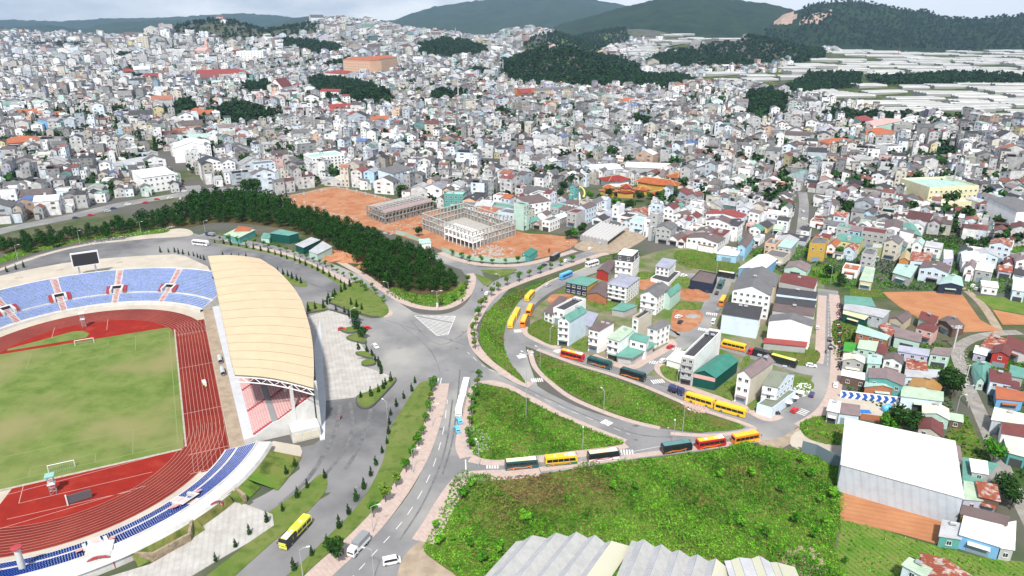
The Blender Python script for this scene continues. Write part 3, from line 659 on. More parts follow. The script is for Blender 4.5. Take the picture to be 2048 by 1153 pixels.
for a in (82, 99, 110): # covers on the terrace
 b = MB()
 c = S(95 * math.cos(math.radians(a)), V1 + 95 * math.sin(math.radians(a)), 10.6); b.box(c, (3, 1.2, .3), M['kerb'], YAW + .1); b.build('hatch_cover', far)
near = thing('curved_stand', 'curved deep blue seated stand with white rim behind the near goal', 'stadium stand', (0, 0, 0))
stand(near, V0, (-24, -150), [(53.2, .9, .8, .2, 4), (57.2, 1.75, .78, .24, 8)], [-53.5, -77.9, -104, -128], SEATD, STEPP,
 [(52.6, .1, 52.6, .9), (52.6, .9, 53.2, .9), (56.4, 1.7, 57.2, 1.7), (57.2, 1.7, 57.2, 1.76), (63.44, 3.67, 63.44, 4.1), (63.44, 4.1, 63.9, 4.1), (63.9, 4.1, 63.9, 3.8), (63.9, 3.8, 68.0, 3.7), (68.0, 3.7, 68.6, 2.6)])
b = MB()
for aa0, aa1, ro in ((-27, -40, 79), (-40, -47, 73), (-47, -57, 70), (-57, -72, 72)): arcstrip(b, V0, 68.6 - (ro < 71) * .4, 2.6 + (ro < 71) * .5, ro, .3, aa0, aa1, M['rough'])
b.build('grass_bank', near)
b = MB(); arcstrip(b, V0, 68.0, 3.7, 68.1, 0, -72, -150, SW); b.build('outer_wall', near)
for a in (-53.5, -77.9, -104): vomitory(near, V0, a, 56.8, .6, STEPP, 4.0, 5)
# ---------- main stand with roof
ms = thing('grandstand', 'roofed grandstand with pale yellow curved roof and pink tiers beside the running track', 'grandstand', (0, 0, 0))
PINK = mat('pink_tier', (.62, .40, .39), .8, c2=(.55, .35, .35), scale=.4)
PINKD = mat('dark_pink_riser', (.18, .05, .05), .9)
GWALL = mat('pale_grey_wall', (.56, .58, .62), .7, var=.1, scale=.3)
VA, VB = -10.0, 120.0
def qv(b, u0, z0, u1, z1, m, va=VA, vb=VB): b.face([S(u0, va, z0), S(u1, va, z1), S(u1, vb, z1), S(u0, vb, z0)], m)
b = MB(); qv(b, 54.3, .1, 54.3, 2.0, GWALL); qv(b, 54.3, 2.0, 57.6, 2.0, GWALL); qv(b, 57.6, 2.0, 57.6, 1.8, GWALL)
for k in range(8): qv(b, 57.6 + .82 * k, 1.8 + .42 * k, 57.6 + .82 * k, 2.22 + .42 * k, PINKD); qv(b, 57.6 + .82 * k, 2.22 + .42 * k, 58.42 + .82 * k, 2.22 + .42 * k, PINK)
b.build('lower_tier', ms)
b = MB(); qv(b, 64.16, 5.2, 66.2, 5.2, mat('grey_walk', (.26, .27, .28), .8)); b.build('walkway', ms)
b = MB()
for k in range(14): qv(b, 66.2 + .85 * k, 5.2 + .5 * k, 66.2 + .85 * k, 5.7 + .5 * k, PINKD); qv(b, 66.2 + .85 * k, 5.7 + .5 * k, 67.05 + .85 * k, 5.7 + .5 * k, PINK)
b.build('upper_tier', ms)
for va in (VA, VB):
 b = MB()
 pr = [(54.3, .1), (78.5, .1), (78.5, 13.2), (66.2, 6.4), (64.1, 6.0), (57.6, 2.4), (54.3, 2.2)]
 for off in (0, -.6 if va == VA else .6):
  P = [S(u, va + off, z) for u, z in pr]; b.face(P, SW)
 for k in range(len(pr)):
  (u0, z0), (u1, z1) = pr[k - 1], pr[k]; o_ = -.6 if va == VA else .6
  b.face([S(u0, va, z0), S(u1, va, z1), S(u1, va + o_, z1), S(u0, va + o_, z0)], SW)
 b.build('end_wall', ms)
b = MB(); qv(b, 78.5, 0, 78.5, 13.2, SW)
for k in range(22):
 v = VA + 4 + k * 5.7
 for z in (2.2, 6.2, 10):
  b.face([S(78.56, v, z), S(78.56, v + 3, z), S(78.56, v + 3, z + 1.8), S(78.56, v, z + 1.8)], DARK)
b.build('rear_wall', ms)
for v0 in (-9, 8, 25, 42, 60, 78, 96, 112):
 for ua, za, n, dr, dz in ((57.6, 2.2, 8, .82, .42), (66.2, 5.7, 14, .85, .5)):
  b = MB()
  for k in range(n):
   b.face([S(ua + dr * k, v0, za + dz * k + .15), S(ua + dr * (k + 1), v0, za + dz * k + .15), S(ua + dr * (k + 1), v0 + 1.2, za + dz * k + .15), S(ua + dr * k, v0 + 1.2, za + dz * k + .15)], STEPR)
   b.face([S(ua + dr * k, v0, za + dz * (k - 1) + .15), S(ua + dr * k, v0 + 1.2, za + dz * (k - 1) + .15), S(ua + dr * k, v0 + 1.2, za + dz * k + .15), S(ua + dr * k, v0, za + dz * k + .15)], STEPR)
  b.build('aisle_steps', ms)
ROOFY = mat('cream_metal_roof', (.61, .48, .325), .7, c2=(.565, .445, .30), scale=.15, stripes=(YAW + math.pi/2, 1.1, .10))
inner = [(416, 514), (421, 533), (427, 555), (432, 578), (437, 602), (443, 630), (450, 662), (457, 697), (464, 730), (470, 752)]
outer = [(520, 519), (553, 540), (573, 560), (590, 580), (603, 602), (612, 628), (620, 657), (626, 690), (628, 730), (627, 778)]
def lerpline(P, t):
 d = [0]
 for k in range(len(P) - 1): d.append(d[-1] + math.hypot(P[k + 1][0] - P[k][0], P[k + 1][1] - P[k][1]))
 s = t * d[-1]
 for k in range(len(P) - 1):
  if s <= d[k + 1] + 1e-9:
   f = (s - d[k]) / (d[k + 1] - d[k]); return (P[k][0] + (P[k + 1][0] - P[k][0]) * f, P[k][1] + (P[k + 1][1] - P[k][1]) * f)
 return P[-1]
b = MB(); NBAY = 15; seam = MB(); DS = mat('roof_seam', (.22, .19, .14), .8)
iw = [G(*lerpline(inner, t), 20.5) for t in np.linspace(0, 1, NBAY + 1)]; ow = [G(*lerpline(outer, t), 18.5) for t in np.linspace(0, 1, NBAY + 1)]
for k in range(NBAY):
 for s_ in range(6):
  t0, t1 = s_ / 6, (s_ + 1) / 6
  def P(A, B_, t, up=0): p = A.lerp(B_, t); p.z = 20.5 - 2.0 * t + 2.2 * math.sin(math.pi * t) * .55 + up; return p
  # each bay is a shallow shed: far edge sits lower than the near edge of the bay behind
  b.face([P(iw[k], ow[k], t0, .35), P(iw[k + 1], ow[k + 1], t0, 0), P(iw[k + 1], ow[k + 1], t1, 0), P(iw[k], ow[k], t1, .35)], ROOFY)
  b.face([P(iw[k + 1], ow[k + 1], t0, 0), P(iw[k + 1], ow[k + 1], t0, .35), P(iw[k + 1], ow[k + 1], t1, .35), P(iw[k + 1], ow[k + 1], t1, 0)], DS)
  b.face([P(iw[k], ow[k], t0, -.35), P(iw[k + 1], ow[k + 1], t0, -.35), P(iw[k + 1], ow[k + 1], t1, -.35), P(iw[k], ow[k], t1, -.35)], GW)
for k in range(1, NBAY):
 for s_ in range(6):
  t0, t1 = s_ / 6, (s_ + 1) / 6; p, q = P(iw[k], ow[k], t0, .38), P(iw[k], ow[k], t1, .38); e_ = (iw[k + 1] - iw[k]).normalized() * .12; e_.z = 0
  b.face([p - e_, q - e_, q + e_, p + e_], DS)
for A in (iw, ow):
 for k in range(NBAY):
  p, q = A[k].copy(), A[k + 1].copy(); b.face([(p.x, p.y, p.z + .4), (q.x, q.y, q.z + .4), (q.x, q.y, q.z - .5), (p.x, p.y, p.z - .5)], GW)
roof_o = b.build('roof', ms)
# end truss and columns
tb = MB(); A, B_ = iw[-1], ow[-1]
def TP(t, dz, dv=0): p = A.lerp(B_, t); p.z = 20.5 - 2 * t + 1.2 * math.sin(math.pi * t) + dz; return p
for dz in (-.5, -2.4): tb.tube([TP(t, dz) for t in np.linspace(0, 1, 9)], .22, GW, n=5)
for k in range(12): tb.tube([TP(k / 12, -.5 if k % 2 else -2.4), TP((k + 1) / 12, -2.4 if k % 2 else -.5)], .13, GW, n=4)
tb.build('end_truss', ms)
for k in range(1, NBAY, 2):
 tb = MB(); A2, B2 = iw[k], ow[k]
 for dz in (-.6, -2.6): tb.tube([Vector((*A2.lerp(B2, t)[:2], 20.5 - 2 * t + dz)) for t in np.linspace(0, 1, 5)], .2, GREYM, n=4)
 for j in range(10): tb.tube([Vector((*A2.lerp(B2, j / 10)[:2], 20.5 - .2 * j + (-.6 if j % 2 else -2.6))), Vector((*A2.lerp(B2, (j + 1) / 10)[:2], 20.5 - .2 * j + (-2.6 if j % 2 else -.6)))], .12, GREYM, n=4)
 tb.build('roof_truss', ms)
for k in range(9):
 v = VA - .3 + k * (VB - VA - 2) / 8
 for u in (71.5, 79.6):
  b = MB(); c = S(u, v); b.box((c.x, c.y, 0), (1.1, 1.1, 18.3), SW, YAW); b.build('column', ms)
b = MB(); c = S(74, VA - 3.6); b.box((c.x, c.y, 0), (9.5, 6, 4.2), SW, YAW)
for k in range(3):
 c = S(71.3 + 2.9 * k, VA - 6.68); b.box((c.x, c.y, .5), (2.3, .12, 2.7), mat('cream_panel', (.62, .57, .44), .8), YAW)
b.build('annex', ms)
b = MB()
P = GP([(640, 640), (645, 700), (648, 760), (652, 800), (650, 880), (640, 882), (634, 800), (628, 700)], 0, False); b.prism(P, 0, .35, GWALL); b.build('rear_plinth', ms)
b = MB(); P = GP([(522, 893), (548, 884), (600, 893), (605, 905), (598, 925), (588, 935), (560, 920)], 0, False); b.prism(P, 0, .3, M['cream_conc']); struct(b.build('stand_forecourt'))
# strip between track and grandstand
b = MB(); q = [S(49.8, -24), S(54.3, -24), S(54.3, 122), S(49.8, 122)]; b.prism([tuple(x[:2]) for x in q], .1, .2, M['dirt']); struct(b.build('trackside_strip'))
# dugouts / players bench
for v in (48, 60):
 c = S(52.3, v); t = thing('player_bench', 'grey covered team bench beside the track below the grandstand', 'bench', c, YAW, 'team benches')
 b = MB(); b.box((0, 0, .5), (1.2, 6, .15), GREYM); b.build('seat', t)
 b = MB()
 for k in range(6):
  a0, a1 = k * .3, (k + 1) * .3
  b.face([(.9 - 1.6 * math.sin(a0), -3, .3 + 1.7 * math.cos(a0 - .5) * 1.1), (.9 - 1.6 * math.sin(a1), -3, .3 + 1.7 * math.cos(a1 - .5) * 1.1), (.9 - 1.6 * math.sin(a1), 3, .3 + 1.7 * math.cos(a1 - .5) * 1.1), (.9 - 1.6 * math.sin(a0), 3, .3 + 1.7 * math.cos(a0 - .5) * 1.1)], mat('pale_canopy', (.5, .53, .56), .5))
 b.box((.9, 0, .1), (.12, 6, 1.9), GREYM); b.build('canopy', t)
# ---------- scoreboard screens, camera towers, gates, flagpoles
def screen(pl, pr, h0, h1, label, z=0, depth=1.2, tilt=0):
 A, B2 = G(*pl, z), G(*pr, z); d = B2 - A; L = d.length; c = (A + B2) / 2
 t = thing('scoreboard_screen', label, 'scoreboard', (c.x, c.y, z), math.atan2(d.y, d.x))
 b = MB(); b.box((0, 0, h0), (L + 5, depth, h1 - h0), GW); b.build('casing', t)
 b = MB(); b.box((0, -depth / 2 - .03, h0 + .6), (L + 3.9, .1, h1 - h0 - 1.2), mat('screen_black', (.03, .032, .037), .35)); b.build('panel', t)
 for s in (-1, 1):
  b = MB(); b.box((s * L / 2, 0, 0), (.8, .8, h0), GREYM); b.build('post', t)
 return t
screen((161, 553), (194, 548), 5.2, 12.6, 'tall black scoreboard screen on two posts above the far blue seats', z=10.6)
c = G(137, 1012); t = thing('scoreboard_screen', 'low dark display board on its edge on the red apron by the near bend', 'scoreboard', c, YAW + .12)
b = MB(); b.box((3.2, .2, .5), (6.2, .25, 2.8), mat('board_grey', (.10, .105, .12), .4)); b.build('panel', t)
b = MB(); b.box((-.1, 0, .2), (.35, .5, 3.6), GW); b.build('post', t)
def tower(p, w, h, label, topm):
 c = G(*p); t = thing('camera_tower', label, 'tower', (c.x, c.y, .15), YAW)
 for sx_, sy_ in ((-1, -1), (1, -1), (1, 1), (-1, 1)):
  b = MB(); b.tube([(sx_ * w / 2, sy_ * w / 2, 0), (sx_ * w / 2, sy_ * w / 2, h)], .07, GREYM, n=5); b.build('leg', t)
 b = MB()
 for k in range(4):
  z0, z1 = h * .8 * k / 4, h * .8 * (k + 1) / 4
  for (ax, ay), (bx_, by_) in ((((-1, -1)), ((1, -1))), (((1, -1)), ((1, 1))), (((1, 1)), ((-1, 1))), (((-1, 1)), ((-1, -1)))):
   b.tube([(ax * w / 2, ay * w / 2, z0), (bx_ * w / 2, by_ * w / 2, z1)], .045, GREYM, n=4); b.tube([(ax * w / 2, ay * w / 2, z1), (bx_ * w / 2, by_ * w / 2, z1)], .045, GREYM, n=4)
 b.build('brace', t)
 b = MB(); b.box((0, 0, h * .8 - 1.6), (w + .5, w + .5, .3), GW); b.build('platform', t)
 b = MB(); b.box((0, 0, h), (w + .9, w + .9, .3), topm); b.build('roof', t)
tower((169, 656), 1.5, 7.2, 'small scaffold camera tower on the red apron near the far bend', GW)
tower((108, 987), 1.6, 6.2, 'scaffold camera tower with teal roof on the red apron near the near bend', mat('teal_sheet', (.25, .5, .45), .6))
c = G(410, 772); t = thing('roller_cart', 'white covered trolley standing in the lanes of the home straight', 'cart', (c.x, c.y, .16), YAW + .1)
b = MB(); b.box((0, .9, .5), (1.3, 3.3, .9), GW); b.build('body', t)
b = MB(); b.box((.1, -1.9, .5), (.7, .8, .6), mat('cream_box', (.7, .62, .3), .6)); b.build('engine_box', t)
for y_ in (-.4, 2):
 for x_ in (-.6, .6): b = MB(); b.tube([(x_ - .06, y_, .33), (x_ + .06, y_, .33)], .33, DARK, n=10); b.build('wheel', t)
STONE = mat('tan_stone_wall', (.36, .29, .20), .9, c2=(.22, .17, .12), scale=.8, bump=.1)
def wallrun(name, px, h, w, m, label, cat='wall', cap=None):
 c, Lp, Rp = ribbon_pts(px, w, world=[tuple(G(*p)[:2]) for p in px]); b = MB()
 for k in range(len(c) - 1): b.prism([Rp[k], Rp[k + 1], Lp[k + 1], Lp[k]], 0, h, m)
 o = b.build(name, origin=(*c[0], 0)); tag(o, label, cat); return o
wallrun('stone_retaining_wall', [(382, 1080), (388, 1045), (402, 1030), (414, 1022)], 3, .8, STONE, 'tan stone retaining wall stepping up on the near side of the small arch')
wallrun('stone_retaining_wall', [(441, 1016), (466, 998), (470, 990), (492, 1006)], 3, .8, STONE, 'tan stone retaining wall between the small arch and the mown bank')
wallrun('stone_retaining_wall', [(222, 1130), (262, 1118), (284, 1122), (308, 1122), (340, 1105), (382, 1082)], 2.6, .8, STONE, 'long tan stone retaining wall below the grass bank beside the large arched gate')
sheet('plaza_paving', [(380, 1084), (392, 1050), (430, 1028), (470, 1006), (492, 1010), (545, 1030), (548, 1052), (500, 1085), (430, 1125), (340, 1180), (240, 1230), (0, 1300), (0, 1200), (200, 1160), (300, 1130)], .21, M['white_paving'], sm=False)
def gate(p, w, h, rz, label, dp=4.0):
 c = G(*p); t = thing('arched_gate', label, 'gate', c, rz); b = MB(); r = w / 2; n = 12; fr = MB()
 prof = [(-r, 0), (-r, h - r)] + [(-r * math.cos(math.pi * k / n), h - r + r * .7 * math.sin(math.pi * k / n)) for k in range(1, n)] + [(r, h - r), (r, 0)]
 for k in range(len(prof) - 1):
  (x0, z0), (x1, z1) = prof[k], prof[k + 1]; e = 1.13
  b.face([(x0, 0, z0), (x1, 0, z1), (x1, dp, z1), (x0, dp, z0)], SW)
  b.face([(x0 * e, 0, z0 * e), (x1 * e, 0, z1 * e), (x1 * e, dp, z1 * e), (x0 * e, dp, z0 * e)], SW)
  fr.face([(x0, -.06, z0), (x1, -.06, z1), (x1 * e, -.06, z1 * e), (x0 * e, -.06, z0 * e)], STEPR)
  fr.face([(x0 * e, -.06, z0 * e), (x1 * e, -.06, z1 * e), (x1 * e, .3, z1 * e), (x0 * e, .3, z0 * e)], STEPR)
 b.face([(x * .99, dp * .8, z * .99) for x, z in prof], DARK)
 b.build('vault', t); fr.build('frame', t)
 g = MB()
 for k in range(7): g.tube([(-r + r * 2 * (k + .5) / 7, .3, 0), (-r + r * 2 * (k + .5) / 7, .3, h * .8)], .06, GW, n=4)
 g.tube([(-r, .3, h * .45), (r, .3, h * .45)], .08, GW, n=4); g.build('grille', t)
gate((203, 1143), 6.0, 5.2, .33, 'large red-framed arched gate at the foot of the near stand')
gate((434, 1026), 3.6, 4.0, .75, 'small red-framed white arch between the tan stone walls')
b = MB(); P = [G(180, 1098), G(220, 1082), G(224, 1120), G(184, 1135)]
c = S(0, 0)
t = thing('stair_tower', 'white block over the large arched gate at the back of the near stand', 'stand block', G(200, 1128))
b = MB(); b.box((0, 1.5, 0), (6.5, 4, 4.4), SW, .33); b.build('wall', t)
for px_, lab in (((50, 1153), 'white column with red ringed disc top beside the near stand seats'),):
 c = G(*px_); t = thing('light_column', lab, 'column', c)
 b = MB(); b.lathe((0, 0, 0), [(.9, 0), (.75, 8.8)], SW); b.build('shaft', t, smooth=True)
 b = MB(); b.lathe((0, 0, 8.8), [(.8, 0), (1.3, .3), (1.3, .6), (0, .75)], STEPR, 16); b.build('disc', t)
# plaza beside the grandstand
sheet('stadium_plaza', [(604, 638), (657, 621), (706, 636), (697, 648), (720, 655), (692, 668), (722, 690), (738, 712), (712, 718), (745, 722), (722, 732), (760, 745), (790, 757), (770, 770), (740, 790), (716, 795), (645, 803), (635, 730)], .19, M['white_paving'], sm=False)
PLANTER = mat('planter_kerb', (.10, .10, .105), .8)
def planter(px, label):
 P = GP(px, 0, True); b = MB(); c = (sum(p[0] for p in P) / len(P), sum(p[1] for p in P) / len(P))
 t = thing('planter', label, 'planter', (c[0], c[1], 0)); b.prism([(p[0] - c[0], p[1] - c[1]) for p in P], 0, .75, PLANTER); b.build('kerb', t)
 b = MB(); b.prism([((p[0] - c[0]) * .93, (p[1] - c[1]) * .93) for p in P], .7, .9, M['lawn']); b.build('grass', t); return P
PLT = [planter([(714, 795), (738, 786), (765, 772), (788, 758), (792, 765), (770, 790), (745, 815), (728, 820), (714, 812)], 'long kerbed planter curving round the near corner of the white plaza'),
planter([(684, 661), (712, 655), (722, 662), (706, 668), (688, 667)], 'narrow planter nearest the parked red car on the plaza edge'),
planter([(694, 676), (715, 670), (730, 678), (733, 688), (720, 688), (698, 682)], 'planter with dense bushes behind the parked red car'),
planter([(712, 707), (730, 706), (742, 712), (745, 720), (728, 716), (714, 712)], 'thin wedge planter in the middle of the plaza edge'),
planter([(723, 727), (735, 722), (748, 722), (750, 731), (728, 734)], 'planter at the steps of the lower plaza edge')]
wallrun('plaza_edge_wall', [(598, 637), (617, 628), (657, 621), (706, 634)], .9, .5, PLANTER, 'dark low wall along the top edge of the white plaza')
wallrun('plaza_edge_wall', [(648, 603), (700, 624), (745, 636), (758, 636)], .9, .5, PLANTER, 'dark kerb wall under the triangular lawn beside the street')
# ================================================================== TREES
BARK = mat('bark', (.13, .09, .06), .95)
def leafmat(name, c, isl=.35, c2=None):
 m = mat(name, c, .9, c2=c2 or (c[0] * .5, c[1] * .55, c[2] * .5), scale=.55, island=isl, lo=.42, hi=.58)
 return m
LF = dict(pine=leafmat('pine_needles', (.026, .078, .010), .55), dark=leafmat('dark_leaves', (.030, .08, .015), .45), green=leafmat('green_leaves', (.070, .22, .016), .4),
  light=leafmat('light_leaves', (.135, .36, .024), .35), lime=leafmat('lime_leaves', (.18, .40, .035), .35), olive=leafmat('olive_leaves', (.16, .26, .035), .35), brown=leafmat('dry_leaves', (.24, .17, .075), .35),
  hill=leafmat('hill_leaves', (.026, .062, .022), .3),
  farwood=leafmat('far_wood_leaves', (.024, .060, .018), .4))
def leaves(centers, radii, n, size, rs, flat=.8, up=.3):
 """random leaf quads spread through a set of blobs -> v,f"""
 centers = np.array(centers); radii = np.array(radii); w = radii ** 2; w = w / w.sum()
 k = rs.choice(len(centers), n, p=w)
 d = rs.normal(size=(n, 3)); d /= np.linalg.norm(d, axis=1)[:, None]
 r = radii[k] * rs.uniform(.55, 1.05, n) ** .7
 p = centers[k] + d * r[:, None] * np.array([1, 1, flat])
 nrm = d * .8 + rs.normal(size=(n, 3)) * .5 + np.array([0, 0, up]); nrm /= np.linalg.norm(nrm, axis=1)[:, None]
 t = np.cross(nrm, rs.normal(size=(n, 3))); t /= np.linalg.norm(t, axis=1)[:, None]; q = np.cross(nrm, t)
 s = size * rs.uniform(.6, 1.35, n)[:, None]
 v = np.stack([p - t * s - q * s * .55, p + t * s * .2 - q * s * .75, p + t * s + q * s * .4, p - t * s * .2 + q * s * .8], 1).reshape(-1, 3)
 return v, np.arange(4 * n).reshape(-1, 4)
def crown_shape(kind, rs, h):
 C, R = [], []
 if kind == 'pine':
  for k in range(9):
   z = h * (.42 + .48 * (k / 8)); rr_ = h * .29 * (1 - .45 * (k / 8)) * rs.uniform(.8, 1.15); a = rs.uniform(0, 6.28)
   C.append((math.cos(a) * rr_ * .55, math.sin(a) * rr_ * .55, z)); R.append(rr_)
  C.append((0, 0, h * .93)); R.append(h * .12)
 elif kind == 'cone':
  for k in range(7):
   f = k / 6; C.append((rs.normal() * h * .02, rs.normal() * h * .02, h * (.16 + .78 * f))); R.append(h * .17 * (1 - .75 * f))
 elif kind == 'small':
  for k in range(7): a = rs.uniform(0, 6.28); C.append((math.cos(a) * h * .15, math.sin(a) * h * .15, h * rs.uniform(.55, .88))); R.append(h * rs.uniform(.13, .2))
 else:
  for k in range(12): a = rs.uniform(0, 6.28); q = rs.uniform(.1, .32); C.append((math.cos(a) * h * q, math.sin(a) * h * q, h * rs.uniform(.45, .82))); R.append(h * rs.uniform(.15, .24))
 return C, R
def make_tree(name, label, cat, kind, h, lm, n, size, seed, group=None):
 rs = np.random.RandomState(seed); t = thing(name, label, cat, (0, 0, 0), 0, group)
 C, R = crown_shape(kind, rs, h); v, f = leaves(C, R, n, size, rs)
 o = npmesh('crown', v, f, [lm]); o.parent = t; KIDS.setdefault(t.name, []).append(o)
 b = MB(); b.tube([(0, 0, -.3), (h * .01, 0, h * .4), (0, h * .01, h * .8)], h * .022 + .05, BARK, n=6, r2=h * .006)
 for c, r in list(zip(C, R))[::2][:5]: b.tube([(0, 0, h * .35), (c[0] * .8, c[1] * .8, c[2])], h * .009 + .02, BARK, n=4, r2=.02, cap=False)
 b.build('trunk', t); return t
PROTO = {}
USED = set()
def tree(key, loc, label, group, scale=1.0, rz=None):
 p = PROTO[key]
 rz = rnd.uniform(0, 6.28) if rz is None else rz
 if key not in USED:
  USED.add(key); p.location = loc; p.rotation_euler = (0, 0, rz); p.scale = (scale,) * 3; p['label'] = label
  if group: p['group'] = group
  return p
 o = dup(p, loc, rz, label, group, scale)
 if not group and 'group' in o: del o['group']
 return o
for k in range(4): PROTO['pine%d' % k] = make_tree('pine_tree', 'x', 'tree', 'pine', 10.5 + k * .8, LF['pine'], 620, .42, 20 + k)
for k in range(3): PROTO['cone%d' % k] = make_tree('cypress_tree', 'x', 'tree', 'cone', 4.2, LF['dark'], 260, .2, 40 + k)
for k in range(3): PROTO['small%d' % k] = make_tree('street_tree', 'x', 'tree', 'small', 5.0, LF['green'] if k else LF['olive'], 260, .26, 50 + k)
for k in range(3): PROTO['broad%d' % k] = make_tree('broadleaf_tree', 'x', 'tree', 'broad', 9.0, LF['dark'] if k < 2 else LF['green'], 700, .42, 60 + k)
for k in range(2): PROTO['shrub%d' % k] = make_tree('leafy_shrub', 'x', 'shrub', 'small', 3.0, LF['light'] if k else LF['green'], 200, .24, 70 + k)
# the pine wood: individual trees, largest (nearest) first
cand = []
xs = [p[0] for p in WOODP]; ys = [p[1] for p in WOODP]
for gx in np.arange(min(xs), max(xs), 6.0):
 for gy in np.arange(min(ys), max(ys), 6.0):
  x, y = gx + rnd.uniform(-2.4, 2.4), gy + rnd.uniform(-2.4, 2.4)
  if inpoly(x, y, WOODP) and not inpoly(x, y, LAWN2): 
   px, py = proj(x, y, 0)
   if -30 < px < 1000 and not (445 < px < 670 and py > 452 + (px - 445) * .17): cand.append((math.hypot(x, y), x, y))
cand.sort(); print('pines', len(cand))
for k, (d, x, y) in enumerate(cand[:300]):
 px, py = proj(x, y, 0); w_ = 'near the rounded tip of the wood at the junction' if px > 800 and py > 540 else 'in the wood beside the concrete frames' if px > 760 else 'in the wood behind the clay heap' if px > 660 else 'in the wood behind the green sheds' if px > 440 else 'in the left wood along the ring road'
 tree('pine%d' % rnd.randrange(4), (x, y, 0), 'dark green pine ' + w_, 'pines ' + w_, rnd.uniform(.58, .95) * (.85 if px < 440 else 1))
def merged(name, pts, kinds, lm, label, cat, hs=(7, 11), nleaf=90, size=.8):
 """one mass of many tree crowns (stuff)"""
 rs = NPR; tv, tf = [], []
 for k in range(5):
  C, R = crown_shape(kinds[k % len(kinds)], rs, 1.0); v, f = leaves(C, R, nleaf, size / 10., rs); tv.append(v); tf.append(f)
 V, F, off = [], [], 0
 for x, y, z in pts:
  k = rs.randint(5); h = rs.uniform(*hs); a = rs.uniform(0, 6.28); c, s = math.cos(a), math.sin(a); v = tv[k] * h
  V.append(np.stack([v[:, 0] * c - v[:, 1] * s + x, v[:, 0] * s + v[:, 1] * c + y, v[:, 2] + z - .4], 1)); F.append(tf[k] + off); off += len(v)
 if not V: return None
 o = npmesh(name, np.concatenate(V), np.concatenate(F), [lm]); tag(o, label, cat, kind='stuff'); return o
if len(cand) > 300: merged('pine_forest', [(x, y, 0) for d, x, y in cand[300:]], ['pine'], LF['pine'], 'dark far part of the pine wood beside the town street', 'trees', (9, 13), 260, .5)
# ---------- undergrowth (stuff): clumps of leaves over the scrub
def clumps(name, polys, step, hgt, size, nleaf, mats, label, seed, dens=1.0, wts=None, relief=0.0, excl=(), dry=None):
 rs = np.random.RandomState(seed); pts = []
 for P in polys:
  xs = [p[0] for p in P]; ys = [p[1] for p in P]
  gx, gy = np.meshgrid(np.arange(min(xs), max(xs), step), np.arange(min(ys), max(ys), step))
  x = gx.ravel() + rs.uniform(-step / 2, step / 2, gx.size); y = gy.ravel() + rs.uniform(-step / 2, step / 2, gx.size)
  k = inpoly(x, y, P)
  for E_ in excl: k &= ~inpoly(x, y, E_)
  q = proj(x, y, 0); k &= (q[0] > -80) & (q[0] < 2130) & (q[1] < 1230) & (rs.uniform(size=x.size) < dens)
  pts.append(np.stack([x[k], y[k]], 1))
 pts = np.concatenate(pts); n = len(pts)
 f1 = np.sin(pts[:, 0] * .13 + 1) * np.sin(pts[:, 1] * .11 + 2) + .7 * np.sin(pts[:, 0] * .31 + pts[:, 1] * .23) + .5 * np.sin(pts[:, 0] * .7 - pts[:, 1] * .6)
 hh = hgt * (.45 + .6 * np.clip(f1 * .5 + .5, 0, 1.3)) * rs.uniform(.5, 1.4, n) * np.where(rs.uniform(size=n) < .06, 1.8, 1)
 d = rs.normal(size=(n, nleaf, 3)); d[:, :, 2] = np.abs(d[:, :, 2]) + .15; d /= np.linalg.norm(d, axis=2)[:, :, None]
 p = d * hh[:, None, None] * rs.uniform(.5, 1.0, (n, nleaf, 1)) * np.array([.85, .85, 1.0])
 p[:, :, 0] += pts[:, None, 0]; p[:, :, 1] += pts[:, None, 1]; p[:, :, 2] += .1 + relief * np.clip(f1, 0, 2)[:, None]
 nrm = d + rs.normal(size=d.shape) * .45; nrm /= np.linalg.norm(nrm, axis=2)[:, :, None]
 t = np.cross(nrm, rs.normal(size=d.shape)); t /= np.linalg.norm(t, axis=2)[:, :, None]; q = np.cross(nrm, t)
 s = size * rs.uniform(.6, 1.4, (n, nleaf, 1))
 V = np.stack([p - t * s - q * s * .3, p + t * s * .1 - q * s * .5, p + t * s, p + t * s * .1 + q * s * .5], 2).reshape(-1, 3)
 F = np.arange(len(V)).reshape(-1, 4)
 sel = (np.sin(pts[:, 0] * .09 + 4) + np.sin(pts[:, 1] * .12 + 1.5) + np.sin(pts[:, 0] * .27 + pts[:, 1] * .19) * .8 + rs.normal(size=n) * .7)
 if dry is not None:
  for dx_, dy_, dr_ in dry: sel = sel - 3.2 * np.exp(-((pts[:, 0] - dx_) ** 2 + (pts[:, 1] - dy_) ** 2) / dr_ ** 2)
 w = np.cumsum(wts or [1 / len(mats)] * len(mats)); r = np.argsort(np.argsort(sel)) / n
 mi = np.searchsorted(w, np.clip(r, 0, .9999)); mi = np.clip(mi, 0, len(mats) - 1)
 o = npmesh(name, V, F, mats, np.repeat(mi, nleaf)); tag(o, label, 'undergrowth', kind='stuff'); return o
GL = [LF['brown'], LF['olive'], LF['green'], LF['light'], LF['lime']]
DRY = [(G(*p).x, G(*p).y, r) for p, r in (((1100, 960), 16), ((1020, 985), 12), ((1200, 1000), 9), ((1400, 1010), 7), ((1000, 1060), 9), ((1490, 940), 6))]
clumps('undergrowth', POLY['hill_slope'], .78, .85, .25, 13, GL, 'dense green bushes and tall grass covering the big slope above the greenhouses', 1, 1.0, [.06, .13, .25, .32, .24], 1.1, dry=DRY)
clumps('undergrowth', POLY['scrub_island'], .8, .8, .25, 13, GL[1:], 'bright green scrub on the triangular island beside the main road', 2, .95, [.15, .3, .3, .25], .5)
clumps('undergrowth', POLY['scrub_field'], .85, .6, .24, 11, GL, 'rough green scrub on the long lot between the slip road and coach street', 3, .95, [.05, .15, .25, .32, .23], .3)
